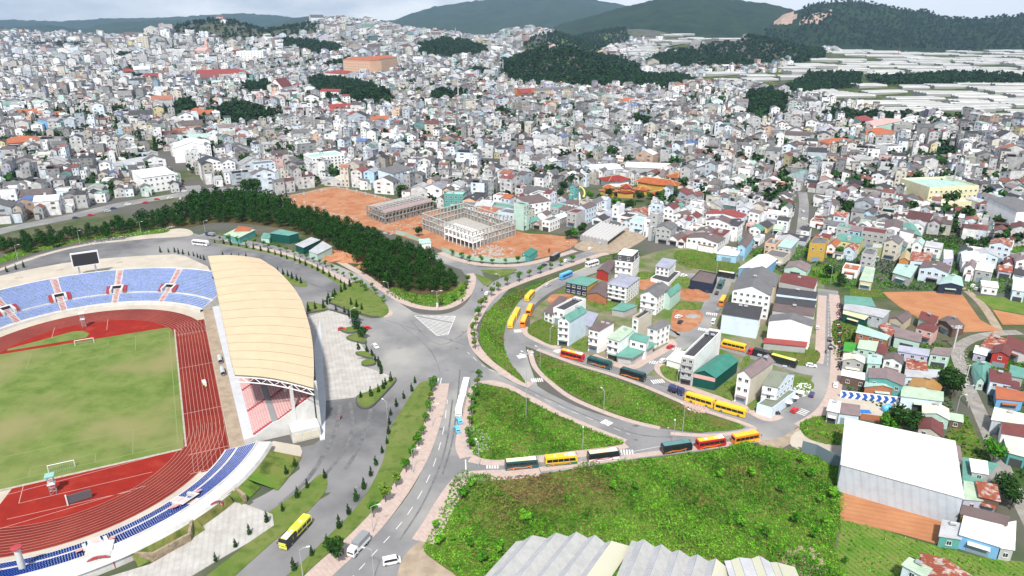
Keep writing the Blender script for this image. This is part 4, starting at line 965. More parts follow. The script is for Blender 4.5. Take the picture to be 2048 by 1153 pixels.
clumps('undergrowth', POLY['embankment'], .95, .65, .27, 11, GL, 'green bushes on the embankment between the curved road and the estate loop', 4, .95, [.08, .16, .25, .3, .21], .3)
clumps('undergrowth', POLY['vacant_plot'], 1.1, .45, .26, 9, GL[1:], 'grass and weeds on the vacant plots of the estate', 5, .75, [.2, .35, .3, .15])
clumps('undergrowth', POLY['garden'] + [GP([(1490, 505), (1600, 480), (1700, 465), (1860, 470), (2060, 480), (2060, 590), (1900, 582), (1690, 578), (1600, 560), (1560, 545)], 0, False), GP([(1660, 690), (1800, 660), (1900, 700), (1905, 830), (1840, 850), (1700, 790)], 0, False), GP([(1960, 700), (2060, 690), (2060, 1000), (2010, 900), (1975, 800)], 0, False)], 1.3, .9, .36, 11, [LF['dark'], LF['green'], LF['light']], 'leafy garden bushes by the country lane and the depot', 6, .75, [.3, .4, .3])
clumps('undergrowth', [VERGE, LAWN2], 1.2, .9, .35, 10, GL[2:], 'bright green bushes edging the pine wood', 7, .85)
clumps('undergrowth', POLY['crop_plot'] + POLY['green_field'], 1.3, .35, .3, 7, [LF['green'], LF['light'], LF['lime']], 'low leafy vegetable crops in the plot below the red soil', 8, .8)
# ---------- individually placed trees
def along(px, step):
 c = [G(*p) for p in px]; o = []
 acc = 0
 for k in range(len(c) - 1):
  l = (c[k + 1] - c[k]).length; t = acc
  while t < l: o.append(c[k].lerp(c[k + 1], t / l)); t += step
  acc = t - l
 return o
def row(keys, px, step, label, group, sc=(.8, 1.2), z=.15):
 for p in along(px, step):
  tree(rnd.choice(keys), (p.x + rnd.uniform(-.5, .5), p.y + rnd.uniform(-.5, .5), z), label, group, rnd.uniform(*sc))
SM = ['small0', 'small1', 'small2']; CN = ['cone0', 'cone1', 'cone2']
row(SM, [(862, 785), (860, 812), (848, 880), (835, 900), (812, 945), (789, 985), (763, 1015), (742, 1040)], 7.5, 'young street tree on the pink pavement beside the main road', 'street trees of the main road', (.8, 1.35))
row(SM, [(950, 700), (948, 660), (958, 628), (982, 595), (1012, 575), (1050, 560), (1095, 543), (1150, 525)], 9, 'young street tree on the pavement round the embankment curve', 'street trees of the curved road', (.9, 1.4))
row(SM, [(955, 760), (948, 800), (942, 840), (936, 880), (940, 905)], 7, 'young tree on the paved strip beside the parked white coaches', 'street trees beside the white coaches', (.8, 1.2))
row(SM, [(905, 514), (930, 522), (965, 530), (1005, 531), (1050, 528)], 7.5, 'small street tree in front of the pale green site hoarding', 'street trees along the hoarding', (.8, 1.1))
row(SM, [(880, 612), (915, 603), (935, 580), (938, 560)], 9, 'young street tree at the tip of the pine wood', 'street trees round the wood tip', (.8, 1.2))
row(SM, [(440, 483), (480, 488), (530, 496), (580, 508), (640, 530), (700, 560), (740, 590)], 7, 'small street tree on the verge of the stadium street', 'street trees of the stadium street', (.7, 1.1))
row(CN, [(430, 487), (480, 494), (540, 507), (600, 527), (650, 549), (690, 572)], 6.5, 'slim dark cypress on the grass strip round the stadium car park', 'cypresses of the car park strip', (.7, 1.1))
row(CN, [(322, 506), (345, 505), (362, 509), (380, 512), (395, 515), (410, 522)], 4.2, 'slim dark cypress on the terrace edge beside the yellow roof', 'cypresses of the terrace edge', (.7, 1.05))
row(CN, [(447, 514), (467, 515), (480, 516), (495, 518)], 5.2, 'slim dark cypress just behind the far end of the yellow roof', 'cypresses behind the yellow roof', (.7, 1.0))
row(CN, [(556, 546), (575, 554), (590, 561), (606, 570)], 5.0, 'slim dark cypress on the small kerbed island in the car park', 'cypresses of the car park island', (.9, 1.1))
row(CN, [(616, 625), (624, 621), (638, 618), (650, 616), (656, 606), (664, 598), (672, 590), (688, 582), (700, 574)], 4.4, 'dark cypress in the hedge between car park and plaza', 'cypresses of the plaza hedge', (1.0, 1.35))
row(CN, [(672, 624), (690, 628), (705, 634), (718, 640)], 4.6, 'dark cypress in the lane above the plaza wall', 'cypresses above the plaza wall', (.9, 1.1))
row(CN, [(703, 610), (718, 618), (735, 622)], 4.6, 'dark cypress on the triangular lawn beside the street', 'cypresses of the triangular lawn', (.8, 1.1))
row(['cone0', 'cone1', 'broad1'], [(706, 642), (710, 652), (714, 660), (722, 672), (727, 682)], 3.2, 'dark bush packed behind the red car at the plaza edge', 'dark bushes behind the red car', (.5, .8))
row(CN, [(716, 700), (730, 705), (745, 715)], 5, 'small cypress in a wedge planter of the plaza', 'cypresses of the wedge planters', (.8, 1.1))
row(CN, [(752, 725), (758, 735), (764, 748), (768, 752)], 2.3, 'dark cypress in the tight hedge at the plaza corner', 'cypresses of the plaza corner hedge', (.8, 1.0))
row(CN, [(723, 800), (742, 795), (757, 788), (772, 775), (788, 762)], 3.4, 'dark cypress in the long curved planter of the plaza', 'cypresses of the long planter', (.9, 1.3))
row(CN, [(832, 768), (822, 785), (805, 800), (795, 815), (782, 830), (778, 850), (775, 880), (768, 900), (755, 930), (738, 955), (728, 985), (705, 1012), (685, 1045), (662, 1080), (635, 1105), (580, 1150)], 6.2, 'dark cypress on the kerb of the long mown verge beside the yard', 'cypresses of the long verge', (.7, 1.15))
row(CN, [(648, 957), (618, 975), (598, 992), (575, 1012), (550, 1035), (500, 1070), (470, 1095), (430, 1125), (405, 1140)], 6.0, 'dark cypress on the kerb of the verge beside the yellow coach', 'cypresses of the coach verge', (.7, 1.05))
row(CN, [(590, 935), (575, 948), (556, 962)], 5, 'dark cypress at the foot of the stadium bank', 'cypresses of the stadium bank', (.8, 1.0))
row(['cone0', 'small1'], [(14, 545), (35, 540), (52, 535)], 4.5, 'round dark tree by the far road at the terrace edge', 'trees at the terrace edge', (.9, 1.1))
for i_, (px, s, key, lab) in enumerate([((672, 1118), .85, 'broad0', 'big round tree on the verge behind the grey truck'), ((866, 776), 1.2, 'small1', 'first leafy tree by the round lawn tip of the main road'),
 ((1902, 800), 1.4, 'broad0', 'tall dark tree beside the country lane and the ochre roof'), ((1890, 790), 1.3, 'broad1', 'dark tree touching the ochre roofed house'), ((1800, 868), 1.2, 'broad0', 'dark tree behind the big white warehouse'), ((1822, 872), 1.1, 'broad1', 'dark tree beside the maroon roofed house'), ((1778, 866), .9, 'broad2', 'dark bushy tree by the depot wall'),
 ((2012, 782), .9, 'cone1', 'slim dark tree beside the pale blue houses'), ((1985, 925), 1.0, 'broad2', 'green tree between the lane and the striped roof'), ((2005, 990), .9, 'broad1', 'tree by the lane beside the rusty striped roof'), ((2020, 1020), .9, 'broad0', 'tree by the brown roofed shed'),
 ((1150, 478), .9, 'broad2', 'leafy tree on the edge of the orange building site'), ((1165, 470), 1.0, 'broad1', 'dark tree behind the plastic market roofs'), ((1135, 480), .8, 'broad0', 'dark tree on the orange site beside the teal hut'), ((1098, 505), .75, 'cone0', 'conical dark tree on the orange site'),
 ((1176, 527), .8, 'small1', 'round street tree beside the dark parked coach'), ((1243, 512), .9, 'small1', 'round street tree near the market forecourt'), ((1228, 520), .8, 'small2', 'second round tree near the market forecourt'), ((810, 398), 1.4, 'broad0', 'tree beside the concrete frame'), ((510, 395), 1.9, 'broad0', 'huge dark tree behind the pine wood'), ((496, 392), 1.6, 'broad1', 'dark tree beside the huge tree behind the pine wood'),
 ((838, 473), .8, 'broad1', 'round tree between the wood and the concrete frames'), ((1660, 560), 1.0, 'broad0', 'dark tree on the green plot behind the row houses'), ((1680, 575), .9, 'broad1', 'tree on the green plot beside the end of the street'), ((1620, 510), .9, 'broad0', 'dark tree beside the ochre tower house'), ((1675, 515), .9, 'broad2', 'tree behind the grey gabled roof'),
 ((1700, 428), 1.2, 'broad0', 'dark tree on the hillside among houses'), ((1690, 432), 1.1, 'broad1', 'second dark tree on the hillside among houses'), ((1940, 500), 1.0, 'broad0', 'dark tree beside the hill lane'), ((1965, 498), .9, 'broad1', 'tree beside the green awning'), ((1860, 545), .7, 'cone2', 'tight dark cypress hedge beside the lilac house'), ((1870, 546), .7, 'cone1', 'dark cypress beside the lilac house'),
 ((1255, 425), 1.2, 'broad0', 'dark tree in the temple garden behind the pond'), ((1230, 418), 1.1, 'broad2', 'green tree in the temple garden'), ((1200, 410), 1.0, 'broad1', 'dark tree in the temple garden beside the dragon'), ((1180, 400), .9, 'broad2', 'tree below the yellow dragon'), ((1120, 400), 1.0, 'broad0', 'dark tree at the corner of the temple garden'), ((1128, 385), 1.1, 'broad1', 'tall dark tree beside the temple garden'), ((1280, 405), 1.0, 'broad1', 'dark tree by the temple court'), ((1215, 395), .9, 'broad0', 'dark tree in front of the temple roofs'), ((1300, 400), .8, 'broad2', 'tree at the temple forecourt')]):
 g = GT(*px); tree(key, (g.x, g.y, g.z), lab, None, s)
for k, px in enumerate([(745, 578), (752, 590), (766, 605)]):
 g = G(*px); tree('shrub0', g, 'bushy palm like shrub on the pavement beside the triangular lawn', 'bushy shrubs by the triangular lawn', 1.3)
# palm-like tufts and big shrubs on the slope
for k, px in enumerate([(1270, 985), (1228, 985), (1135, 1010), (945, 980), (925, 1000), (905, 1085), (940, 1100), (880, 1095), (1390, 1010), (1500, 960), (1560, 990), (1600, 930), (1620, 960), (1640, 1010), (1590, 1050), (1440, 960), (1540, 930), (1660, 1000), (1000, 1000), (1050, 1050), (1625, 1080), (1650, 1050), (1690, 1130), (1000, 1110), (965, 1130), (1480, 1060), (1530, 1080), (870, 1060)]):
 g = G(*px); tree('shrub%d' % (k % 2), g, 'big leafy shrub standing out of the undergrowth on the green slope', 'big shrubs on the green slope', rnd.uniform(.9, 1.7))
# ================================================================== HOUSES
WC = dict(white=(.88, .875, .86), cream=(.62, .57, .47), paleblue=(.64, .74, .83), blue=(.20, .42, .68), skyblue=(.36, .60, .78), grey=(.42, .42, .41), lightgrey=(.46, .46, .455), mint=(.48, .66, .58), teal=(.12, .36, .33), pink=(.68, .42, .38), peach=(.72, .47, .32),
  yellow=(.70, .60, .28), ochre=(.52, .33, .07), darkgreen=(.012, .085, .07), navy=(.03, .04, .07), black=(.035, .035, .04), brick=(.42, .17, .09), lilac=(.50, .50, .62), steel=(.50, .54, .59), brown=(.16, .10, .08), orange=(.62, .27, .08), beige=(.62, .52, .38), olive=(.30, .33, .15), red=(.42, .05, .04), paleyellow=(.75, .70, .46), concrete=(.36, .34, .31))
RC = dict(grey=(.165, .16, .165), dark=(.055, .053, .058), brown=(.155, .11, .105), mauve=(.25, .185, .185), teal=(.13, .33, .27), green=(.04, .22, .17), palegreen=(.46, .58, .44), mint=(.42, .60, .54), white=(.80, .80, .79), lightgrey=(.48, .49, .51), maroon=(.17, .045, .04), red=(.30, .05, .045), orange=(.43, .13, .055), ochre=(.40, .22, .07), blue=(.06, .17, .48), lilac=(.36, .37, .46), cream=(.72, .68, .56), rust=(.30, .085, .05), olive=(.20, .22, .17), pink=(.60, .40, .37), paleyellow=(.66, .66, .42), brightgreen=(.05, .32, .03))
def wallm(c): return mat('wall_' + c, WC[c], .82, c2=tuple(v * .84 for v in WC[c]), scale=.35, lo=.45, hi=.75, stripes=(.3, 1.5, .12) if c == 'steel' else None)
def roofm(c):
 if c == 'rust': return mat('roof_rust', RC[c], .8, c2=(.48, .40, .36), scale=.5, lo=.5, hi=.6, stripes=(1.0, .9, .35))
 st_ = (1.1, .9, .22) if c not in ('white', 'cream') else (1.1, 1.4, .10)
 return mat('roof_' + c, RC[c], .6, c2=tuple(v * .78 for v in RC[c]), scale=.25, lo=.42, hi=.68, stripes=st_)
GLASS = mat('window_glass', (.035, .045, .055), .12, spec=.6); WFR = mat('window_frame', (.70, .70, .68), .6); WFD = mat('dark_frame', (.06, .06, .065), .6)
TANK = mat('steel_tank', (.62, .63, .64), .25, metal=.7); RAIL = mat('railing', (.10, .10, .11), .6); SHUT = mat('roller_door', (.22, .30, .36), .6)
FOOT = []    # footprints already built on (world quads)
def window(t, base, d, n, w, h, z, glassc=GLASS, bars=1, fr=WFR, name='window'):
 b = MB(); p = base
 def q(x, y, zz): v = p + d * x + n * y; return (v.x, v.y, zz)
 def bx(x0, x1, z0, z1, y0, y1, m):
  P = [q(x0, y1, z0), q(x1, y1, z0), q(x1, y1, z1), q(x0, y1, z1)]; b.face(P, m)
  b.face([q(x0, y0, z1), q(x0, y1, z1), q(x1, y1, z1), q(x1, y0, z1)][::-1], m); b.face([q(x0, y0, z0), q(x0, y1, z0), q(x0, y1, z1), q(x0, y0, z1)], m); b.face([q(x1, y0, z0), q(x1, y1, z0), q(x1, y1, z1), q(x1, y0, z1)][::-1], m)
 bx(-w / 2, w / 2, z, z + h, 0, .05, glassc)
 f = .11
 for a in (-w / 2 - f, w / 2): bx(a, a + f, z - f, z + h + f, 0, .11, fr)
 bx(-w / 2 - f, w / 2 + f, z + h, z + h + f, 0, .11, fr); bx(-w / 2 - f * 2, w / 2 + f * 2, z - f * 1.5, z, 0, .2, fr)
 for k in range(bars): x = -w / 2 + w * (k + 1) / (bars + 1); bx(x - .035, x + .035, z, z + h, 0, .085, fr)
 return b.build(name, t)
def quad_of(q):
 return [Vector((a[0], a[1], 0)) for a in q]
def house(name, label, quad, h, roof='gy', rise=1.6, wall='white', roofc='grey', st=2, wins=(0,), z0=0.0, balc=False, tank=0, door='shut', cat='house', group=None, over=.4, wden=2.6, sidewin=False, wall2=None, base=-2.5, minwin=1.0, wh=1.25, gablewin=False, frontwall=None, foot=True):
 Q = quad_of(quad); c = sum(Q, Vector()) / 4; L = [p - c for p in Q]
 t = thing(name, label, cat, (c.x, c.y, z0), 0, group)
 if foot: FOOT.append([(p.x, p.y) for p in Q])
 wm, rm = wallm(wall), roofm(roofc); ff = wallm(frontwall) if frontwall else wm
 A, B_, C, D = L; mid = lambda p, q: (p + q) / 2
 b = MB(); zb = base
 for k in range(4):
  p, q = L[k], L[(k + 1) % 4]; b.face([(p.x, p.y, zb), (q.x, q.y, zb), (q.x, q.y, h), (p.x, p.y, h)], ff if k == 0 else wm)
 def V(p, z): return (p.x, p.y, z)
 if roof == 'gy':
  m1, m2 = mid(A, B_), mid(C, D); b.face([V(A, h), V(B_, h), V(m1, h + rise)], ff); b.face([V(C, h), V(D, h), V(m2, h + rise)], wm)
 elif roof == 'gx':
  m1, m2 = mid(D, A), mid(B_, C); b.face([V(D, h), V(A, h), V(m1, h + rise)], wm); b.face([V(B_, h), V(C, h), V(m2, h + rise)], wm)
 elif roof == 'shed':
  b.face([V(C, h), V(D, h), V(D, h + rise), V(C, h + rise)], wm); b.face([V(B_, h), V(C, h), V(C, h + rise)], wm); b.face([V(D, h), V(A, h), V(D, h + rise)], wm)
 b.build('wall', t)
 # roof
 r = MB(); th = .14
 u = (B_ - A).normalized(); w = (D - A).normalized()
 def EX(p, du, dw, z): v = p + u * du + w * dw; return (v.x, v.y, z)
 def slabq(P, m):
  r.face([(x, y, z + th) for x, y, z in P], m); r.face([(x, y, z) for x, y, z in P][::-1], m)
  for k in range(len(P)):
   (x0, y0, z_0), (x1, y1, z_1) = P[k], P[(k + 1) % len(P)]; r.face([(x0, y0, z_0), (x1, y1, z_1), (x1, y1, z_1 + th), (x0, y0, z_0 + th)], m)
 o = over
 if roof == 'gy':
  s = rise / max((B_ - A).length / 2, .1) * o
  slabq([EX(A, -o, -o, h - s + .02), EX(m1, 0, -o, h + rise + .02), EX(m2, 0, o, h + rise + .02), EX(D, -o, o, h - s + .02)], rm)
  slabq([EX(m1, 0, -o, h + rise + .02), EX(B_, o, -o, h - s + .02), EX(C, o, o, h - s + .02), EX(m2, 0, o, h + rise + .02)], rm)
 elif roof == 'gx':
  s = rise / max((D - A).length / 2, .1) * o
  slabq([EX(A, -o, -o, h - s + .02), EX(B_, o, -o, h - s + .02), EX(m2, o, 0, h + rise + .02), EX(m1, -o, 0, h + rise + .02)], rm)
  slabq([EX(m1, -o, 0, h + rise + .02), EX(m2, o, 0, h + rise + .02), EX(C, o, o, h - s + .02), EX(D, -o, o, h - s + .02)], rm)
 elif roof == 'hip':
  lu, lw = (B_ - A).length, (D - A).length; k_ = min(lu, lw) / 2
  if lu >= lw: r1, r2 = mid(A, D) + u * k_, mid(B_, C) - u * k_
  else: r1, r2 = mid(A, B_) + w * k_, mid(C, D) - w * k_
  e = [EX(A, -o, -o, h), EX(B_, o, -o, h), EX(C, o, o, h), EX(D, -o, o, h)]; R1, R2 = V(r1, h + rise), V(r2, h + rise)
  if lu >= lw: fs = [[e[0], e[1], R2, R1], [e[1], e[2], R2], [e[2], e[3], R1, R2], [e[3], e[0], R1]]
  else: fs = [[e[0], e[1], R1], [e[1], e[2], R2, R1], [e[2], e[3], R2], [e[3], e[0], R1, R2]]
  for f in fs: r.face(f, rm)
  r.face([(x, y, z - .02) for x, y, z in e][::-1], rm)
 elif roof == 'shed':
  slabq([EX(A, -o, -o, h + .02), EX(B_, o, -o, h + .02), EX(C, o, o, h + rise + .02), EX(D, -o, o, h + rise + .02)], rm)
 else:
  r.face([V(p, h) for p in L], rm)
 r.build('roof', t)
 if roof == 'flat':
  pb = MB(); pw = .25
  for k in range(4):
   p, q = L[k], L[(k + 1) % 4]; d = (q - p).normalized(); nn = Vector((-d.y, d.x, 0)); ph = h + rise
   P = [p, q, q - d * pw + nn * pw, p + d * pw + nn * pw]
   pb.face([V(P[0], h - .01), V(P[1], h - .01), V(P[1], ph), V(P[0], ph)], wm); pb.face([V(x, ph) for x in P], wm); pb.face([V(P[2], h), V(P[3], h), V(P[3], ph), V(P[2], ph)], wm)
  pb.build('parapet', t)
 # openings
 sh = h / st
 for e in wins:
  p, q = L[e], L[(e + 1) % 4]; d = q - p; ln_ = d.length; d.normalize(); n = Vector((d.y, -d.x, 0)); nw = max(1, int(ln_ / wden))
  for s in range(st):
   if s == 0 and e == 0 and door:
    if door == 'shut':
     db = MB(); w2 = min(ln_ * .38, 2.6); cc = p + d * ln_ / 2
     P = [cc - d * w2, cc + d * w2]; hh = min(2.9, sh * .85)
     q0, q1 = P[0] + n * .06, P[1] + n * .06
     db.face([V(q0, 0), V(q1, 0), V(q1, hh), V(q0, hh)], SHUT if rnd.random() < .5 else WFD)
     c0, c1 = P[0] + n * 1.3, P[1] + n * 1.3
     rnd.random() < .5 and db.face([V(P[0], hh + .35), V(P[1], hh + .35), V(c1, hh + .05), V(c0, hh + .05)], rm)
     db.build('door', t)
    continue
   for k in range(nw):
    bp = p + d * (ln_ * (k + .5) / nw)
    window(t, bp, d, n, min(1.5, ln_ / nw * .55) * minwin, min(wh, sh * .5), sh * s + sh * .32, bars=1)
  if gablewin and roof == 'gy' and e == 0: window(t, p + d * ln_ / 2, d, n, 1.1, 1.0, h + rise * .25)
  if balc and e == 0:
   for s in range(1, st):
    bb = MB(); z = sh * s + .15; o_ = .95
    P = [p + d * .3, q - d * .3]; c0, c1 = P[0] + n * o_, P[1] + n * o_
    bb.prism([(x.x, x.y) for x in (P[0], c0, c1, P[1])], z - .15, z, ff)
    for a, c_ in ((P[0], c0), (c0, c1), (c1, P[1])):
     bb.tube([V(a, z + .9), V(c_, z + .9)], .05, RAIL, n=4); m_ = max(1, int((c_ - a).length / .5))
     for j in range(m_ + 1): x = a.lerp(c_, j / m_); bb.tube([V(x, z), V(x, z + .9)], .03, RAIL, n=3, cap=False)
    bb.build('balcony', t)
 for k in range(tank):
  tb = MB(); pp = (C + D) / 2 * .55 + u * (k - (tank - 1) / 2) * 2.4; zt = h + (rise if roof in ('gy', 'gx', 'hip') else .3) * .9
  a, c_ = pp - u * .8, pp + u * .8; tb.tube([V(a, zt + 1.0), V(c_, zt + 1.0)], .55, TANK, n=10)
  for x in (a, c_): tb.tube([V(x, h), V(x, zt + .6)], .06, GREYM, n=4)
  tb.build('water_tank', t)
 return t
def qb(Lp, Mp, Rp, ytop=None, h=None):
 """base corners in the photo: front-left, front-right(nearest), back-right -> world quad, height"""
 A, B_, C = G(*Lp), G(*Mp), G(*Rp); d = B_ - A; n = Vector((-d.y, d.x, 0)).normalized(); dep = (C - B_).dot(n)
 sk = (C - B_).dot(d.normalized()); k = max(-.35, min(.35, sk / max(dep, 1))) * dep; C2 = B_ + n * dep + d.normalized() * k; D = A + n * dep + d.normalized() * k
 hh = h if h else topz(Lp[0], Lp[1], ytop)
 return [A, B_, C2, D], hh
def qr(P, z): return [G(x, y, z) for x, y in P]
def HB(label, Lp, Mp, Rp, ytop, **k):
 q, h = qb(Lp, Mp, Rp, ytop); nm = k.pop('name', 'townhouse'); k.setdefault('wden', 2.1); k.setdefault('minwin', .85); return house(nm, label, q, h, **k)
def HR(label, P, z, **k):
 nm = k.pop('name', 'house'); return house(nm, label, qr(P, z), z, **k)
# ---- the estate
HB('tall narrow house with green gabled roof, leftmost of the estate front', (1115, 690), (1137, 693), (1171, 671), 640, roof='gy', rise=2.0, wall='paleblue', frontwall='white', roofc='teal', st=4, balc=True, tank=1, wins=(0,), gablewin=True)
HB('narrow white house with brown roof and open terrace, second of the estate front', (1176, 702), (1196, 707), (1225, 695), 658, roof='shed', rise=1.6, wall='white', roofc='brown', st=3, balc=True, tank=2)
HB('narrow white house with pale green roof behind the black coach', (1213, 716), (1236, 723), (1266, 702), 676, roof='shed', rise=.8, wall='white', roofc='palegreen', st=3, balc=True, tank=1)
HR('low corner shop with broad teal and mint canopy roof on the estate corner', [(1236, 711), (1262, 715), (1306, 693), (1276, 684)], 3.6, roof='shed', rise=.8, wall='lightgrey', roofc='teal', st=1, wins=(), name='corner_shop', cat='shop', over=1.2)
HR('white upper block with small teal roof standing in the corner shop canopy', [(1260, 678), (1292, 686), (1298, 677), (1266, 668)], 8.0, roof='shed', rise=.6, wall='white', roofc='teal', st=2, wins=(0,), door=None)
HB('white corner villa with slanted grey hip roof beside the corner shop', (1293, 692), (1310, 697), (1337, 684), 655, roof='hip', rise=2.0, wall='white', roofc='grey', st=3, wins=(0, 1), wden=3, name='villa')
HB('cream sided narrow house with dark terrace roof behind the corner shop', (1262, 682), (1274, 686), (1301, 668), 637, roof='flat', rise=.8, wall='cream', frontwall='white', roofc='dark', st=4, tank=2, wins=(0,))
HB('white villa with grey double gabled roof and pale blue base', (1279, 624), (1311, 631), (1336, 611), 588, roof='gy', rise=2.2, wall='white', roofc='grey', st=3, balc=True, wins=(0, 1), wden=3, name='villa', tank=1)
HB('mint green windowless warehouse with teal roof behind the grey gabled villa', (1326, 617), (1338, 621), (1359, 604), 588, roof='gy', rise=2.0, wall='mint', roofc='teal', st=1, wins=(), door=None, name='warehouse', cat='warehouse')
HB('white four storey villa with pale grey roof and classical window bays', (1214, 601), (1251, 609), (1277, 588), 568, roof='hip', rise=1.2, wall='white', roofc='lilac', st=4, balc=True, wins=(0, 1), wden=2.6, name='villa')
v_ = HB('tall white mansion with dark mansard floor and round dormers', (1229, 556), (1263, 561), (1277, 546), 520, roof='flat', rise=.4, wall='white', roofc='white', st=3, wins=(0, 1), wden=2.6, name='mansion', balc=True)
q_, h_ = qb((1229, 556), (1263, 561), (1277, 546), 520)
cen = sum(q_, Vector()) / 4; b = MB(); qq = [(p - cen) * 1.03 for p in q_]; q2 = [(p - cen) * .86 for p in q_]
for k in range(4):
 a, c_, d_, e_ = qq[k], qq[(k + 1) % 4], q2[(k + 1) % 4], q2[k]; b.face([(a.x, a.y, h_), (c_.x, c_.y, h_), (d_.x, d_.y, h_ + 3), (e_.x, e_.y, h_ + 3)], roofm('dark'))
b.face([(p.x, p.y, h_ + 3) for p in q2], wallm('white')); b.build('mansard', v_)
for e in (0, 1):
 for k in range(2):
  a, c_ = qq[e], qq[e + 1]; d = (c_ - a); l = d.length; d.normalize(); n = Vector((d.y, -d.x, 0)); window(v_, a + d * (l * (k + .5) / 2) - n * .15, d, n, 1.2, 1.8, h_ + .6, name='dormer')
HR('brown roofed shop with bright red front below the white mansion', [(1194, 541), (1217, 547), (1230, 526), (1216, 522)], 5, roof='gy', rise=1.2, wall='grey', frontwall='red', roofc='brown', st=1, wins=(), name='shop', cat='shop')
HR('low black fronted shop with flat teal roof and orange side wall', [(1132, 565), (1174, 573), (1196, 561), (1163, 554)], 6, roof='shed', rise=.3, wall='ochre', frontwall='navy', roofc='teal', st=2, wins=(0,), door=None, name='shop', cat='shop')
HR('long brown gabled shed with orange brick front wall', [(1175, 588), (1213, 596), (1220, 571), (1192, 568)], 4, roof='gy', rise=1.8, wall='brick', roofc='brown', st=1, wins=(), door=None, name='brick_shed', cat='shed')
HR('wide white walled terrace platform under the small white villa', [(1301, 557), (1338, 567), (1360, 545), (1325, 540)], 1.8, roof='flat', rise=.3, wall='white', roofc='dark', st=1, wins=(), door=None, name='terrace_platform', cat='terrace')
HB('small white villa with pale grey roof on a walled terrace', (1310, 556), (1336, 561), (1350, 548), 533, roof='shed', rise=1.2, wall='white', roofc='lilac', st=3, wins=(0, 1), wden=2.4, name='villa', z0=0, door=None, foot=False)
HR('small open shed with teal roof on the lawn behind the narrow houses', [(1224, 619), (1247, 623), (1274, 613), (1245, 607)], 3.2, roof='shed', rise=.3, wall='grey', roofc='teal', st=1, wins=(), name='shed', cat='shed')
HR('brown roofed low house at the vacant plot, leftmost by the parked coaches', [(1089, 623), (1106, 629), (1134, 597), (1120, 595)], 5, roof='shed', rise=.5, wall='white', roofc='brown', st=2, wins=(0,), door=None)
HB('white three storey house with dark flat roof and high side wall behind the green roof', (1106, 646), (1128, 652), (1171, 628), 619, roof='flat', rise=.9, wall='white', roofc='dark', st=2, wins=(0,), tank=2)
HR('low lilac roofed shed squeezed between the two narrow houses', [(1170, 650), (1181, 655), (1196, 630), (1172, 624)], 5, roof='shed', rise=.4, wall='grey', roofc='lilac', st=1, wins=(), name='shed', cat='shed')
HR('dark blue walled block with flat brown roof beside the bare clay plot', [(1380, 562), (1426, 570), (1435, 549), (1399, 542)], 5, roof='flat', rise=.4, wall='navy', roofc='brown', st=1, wins=(), name='shop', cat='shop')
HB('tall house with blank white side wall and dark flat roof beside the green warehouse', (1358, 768), (1383, 773), (1437, 716), 714, roof='flat', rise=1.0, wall='white', frontwall='lightgrey', roofc='dark', st=4, balc=True, wins=(0,), tank=2)
g_ = HB('dark green metal warehouse with green gabled roof beside the charcoal house', (1385, 772), (1428, 782), (1473, 746), 746, roof='gy', rise=2.0, wall='darkgreen', roofc='green', st=1, wins=(), door=None, name='green_warehouse', cat='warehouse')
q_, h_ = qb((1385, 772), (1428, 782), (1473, 746), 746); cen = sum(q_, Vector()) / 4; a, c_ = q_[0] - cen, q_[1] - cen; d = (c_ - a).normalized(); n = Vector((d.y, -d.x, 0)) * .12
b = MB(); b.face([((a + n).x, (a + n).y, h_ - 1.9), ((c_ + n).x, (c_ + n).y, h_ - 1.9), ((c_ + n).x, (c_ + n).y, h_ - .2), ((a + n).x, (a + n).y, h_ - .2)], wallm('pink')); b.build('sign', g_)
HR('low white flat roofed box beside the charcoal house', [(1334, 719), (1361, 727), (1380, 708), (1352, 703)], 3.2, roof='shed', rise=.3, wall='white', roofc='white', st=1, wins=(), name='white_shed', cat='shed')
HB('narrow white house with brown gabled roof and cream side wall facing the yellow coaches', (1468, 803), (1494, 811), (1539, 777), 747, roof='gy', rise=2.0, wall='cream', frontwall='white', roofc='mauve', st=3, wins=(0,), tank=2)
HB('pale blue corner mansion with grey green gabled roof at the end of coach street', (1519, 814), (1548, 820), (1582, 792), 769, roof='gx', rise=3.0, wall='paleblue', frontwall='white', roofc='olive', st=3, balc=True, wins=(0, 1), wden=2.6, name='mansion', tank=1)
HR('rounded pale blue ground floor wing of the corner mansion with green flat roof', [(1514, 809), (1545, 818), (1592, 783), (1560, 776)], 4.0, roof='flat', rise=.3, wall='paleblue', roofc='olive', st=1, wins=(), name='ground_wing', cat='house wing', foot=False)
HB('wide house with blank pale blue gable wall and dark flat roof', (1440, 666), (1512, 678), (1518, 655), 628, roof='shed', rise=.6, wall='paleblue', roofc='dark', st=3, wins=(1,), door=None, tank=2)
HB('white four storey hotel facade with many small windows and blue grey gable', (1460, 628), (1534, 640), (1540, 615), 580, roof='gy', rise=3.4, wall='white', roofc='grey', st=4, wins=(0,), wden=2.8, door=None, name='hotel', cat='hotel', wh=1.1, tank=1)
HB('house with big blank yellow gable wall behind the white hotel', (1471, 592), (1545, 606), (1555, 584), 560, roof='gy', rise=3.6, wall='beige', roofc='grey', st=1, wins=(), door=None, name='house')
HR('wide hall with white curved roof and blue trimmed front behind the yellow gable', [(1478, 537), (1521, 545), (1553, 519), (1518, 510)], 6, roof='gy', rise=1.6, wall='blue', roofc='white', st=1, wins=(), door=None, name='hall', cat='hall')
HR('building with huge blank white gable wall and red awning', [(1538, 642), (1623, 652), (1626, 641), (1543, 631)], 11.5, roof='gy', rise=2.2, wall='white', roofc='grey', st=3, wins=(1,), door=None)
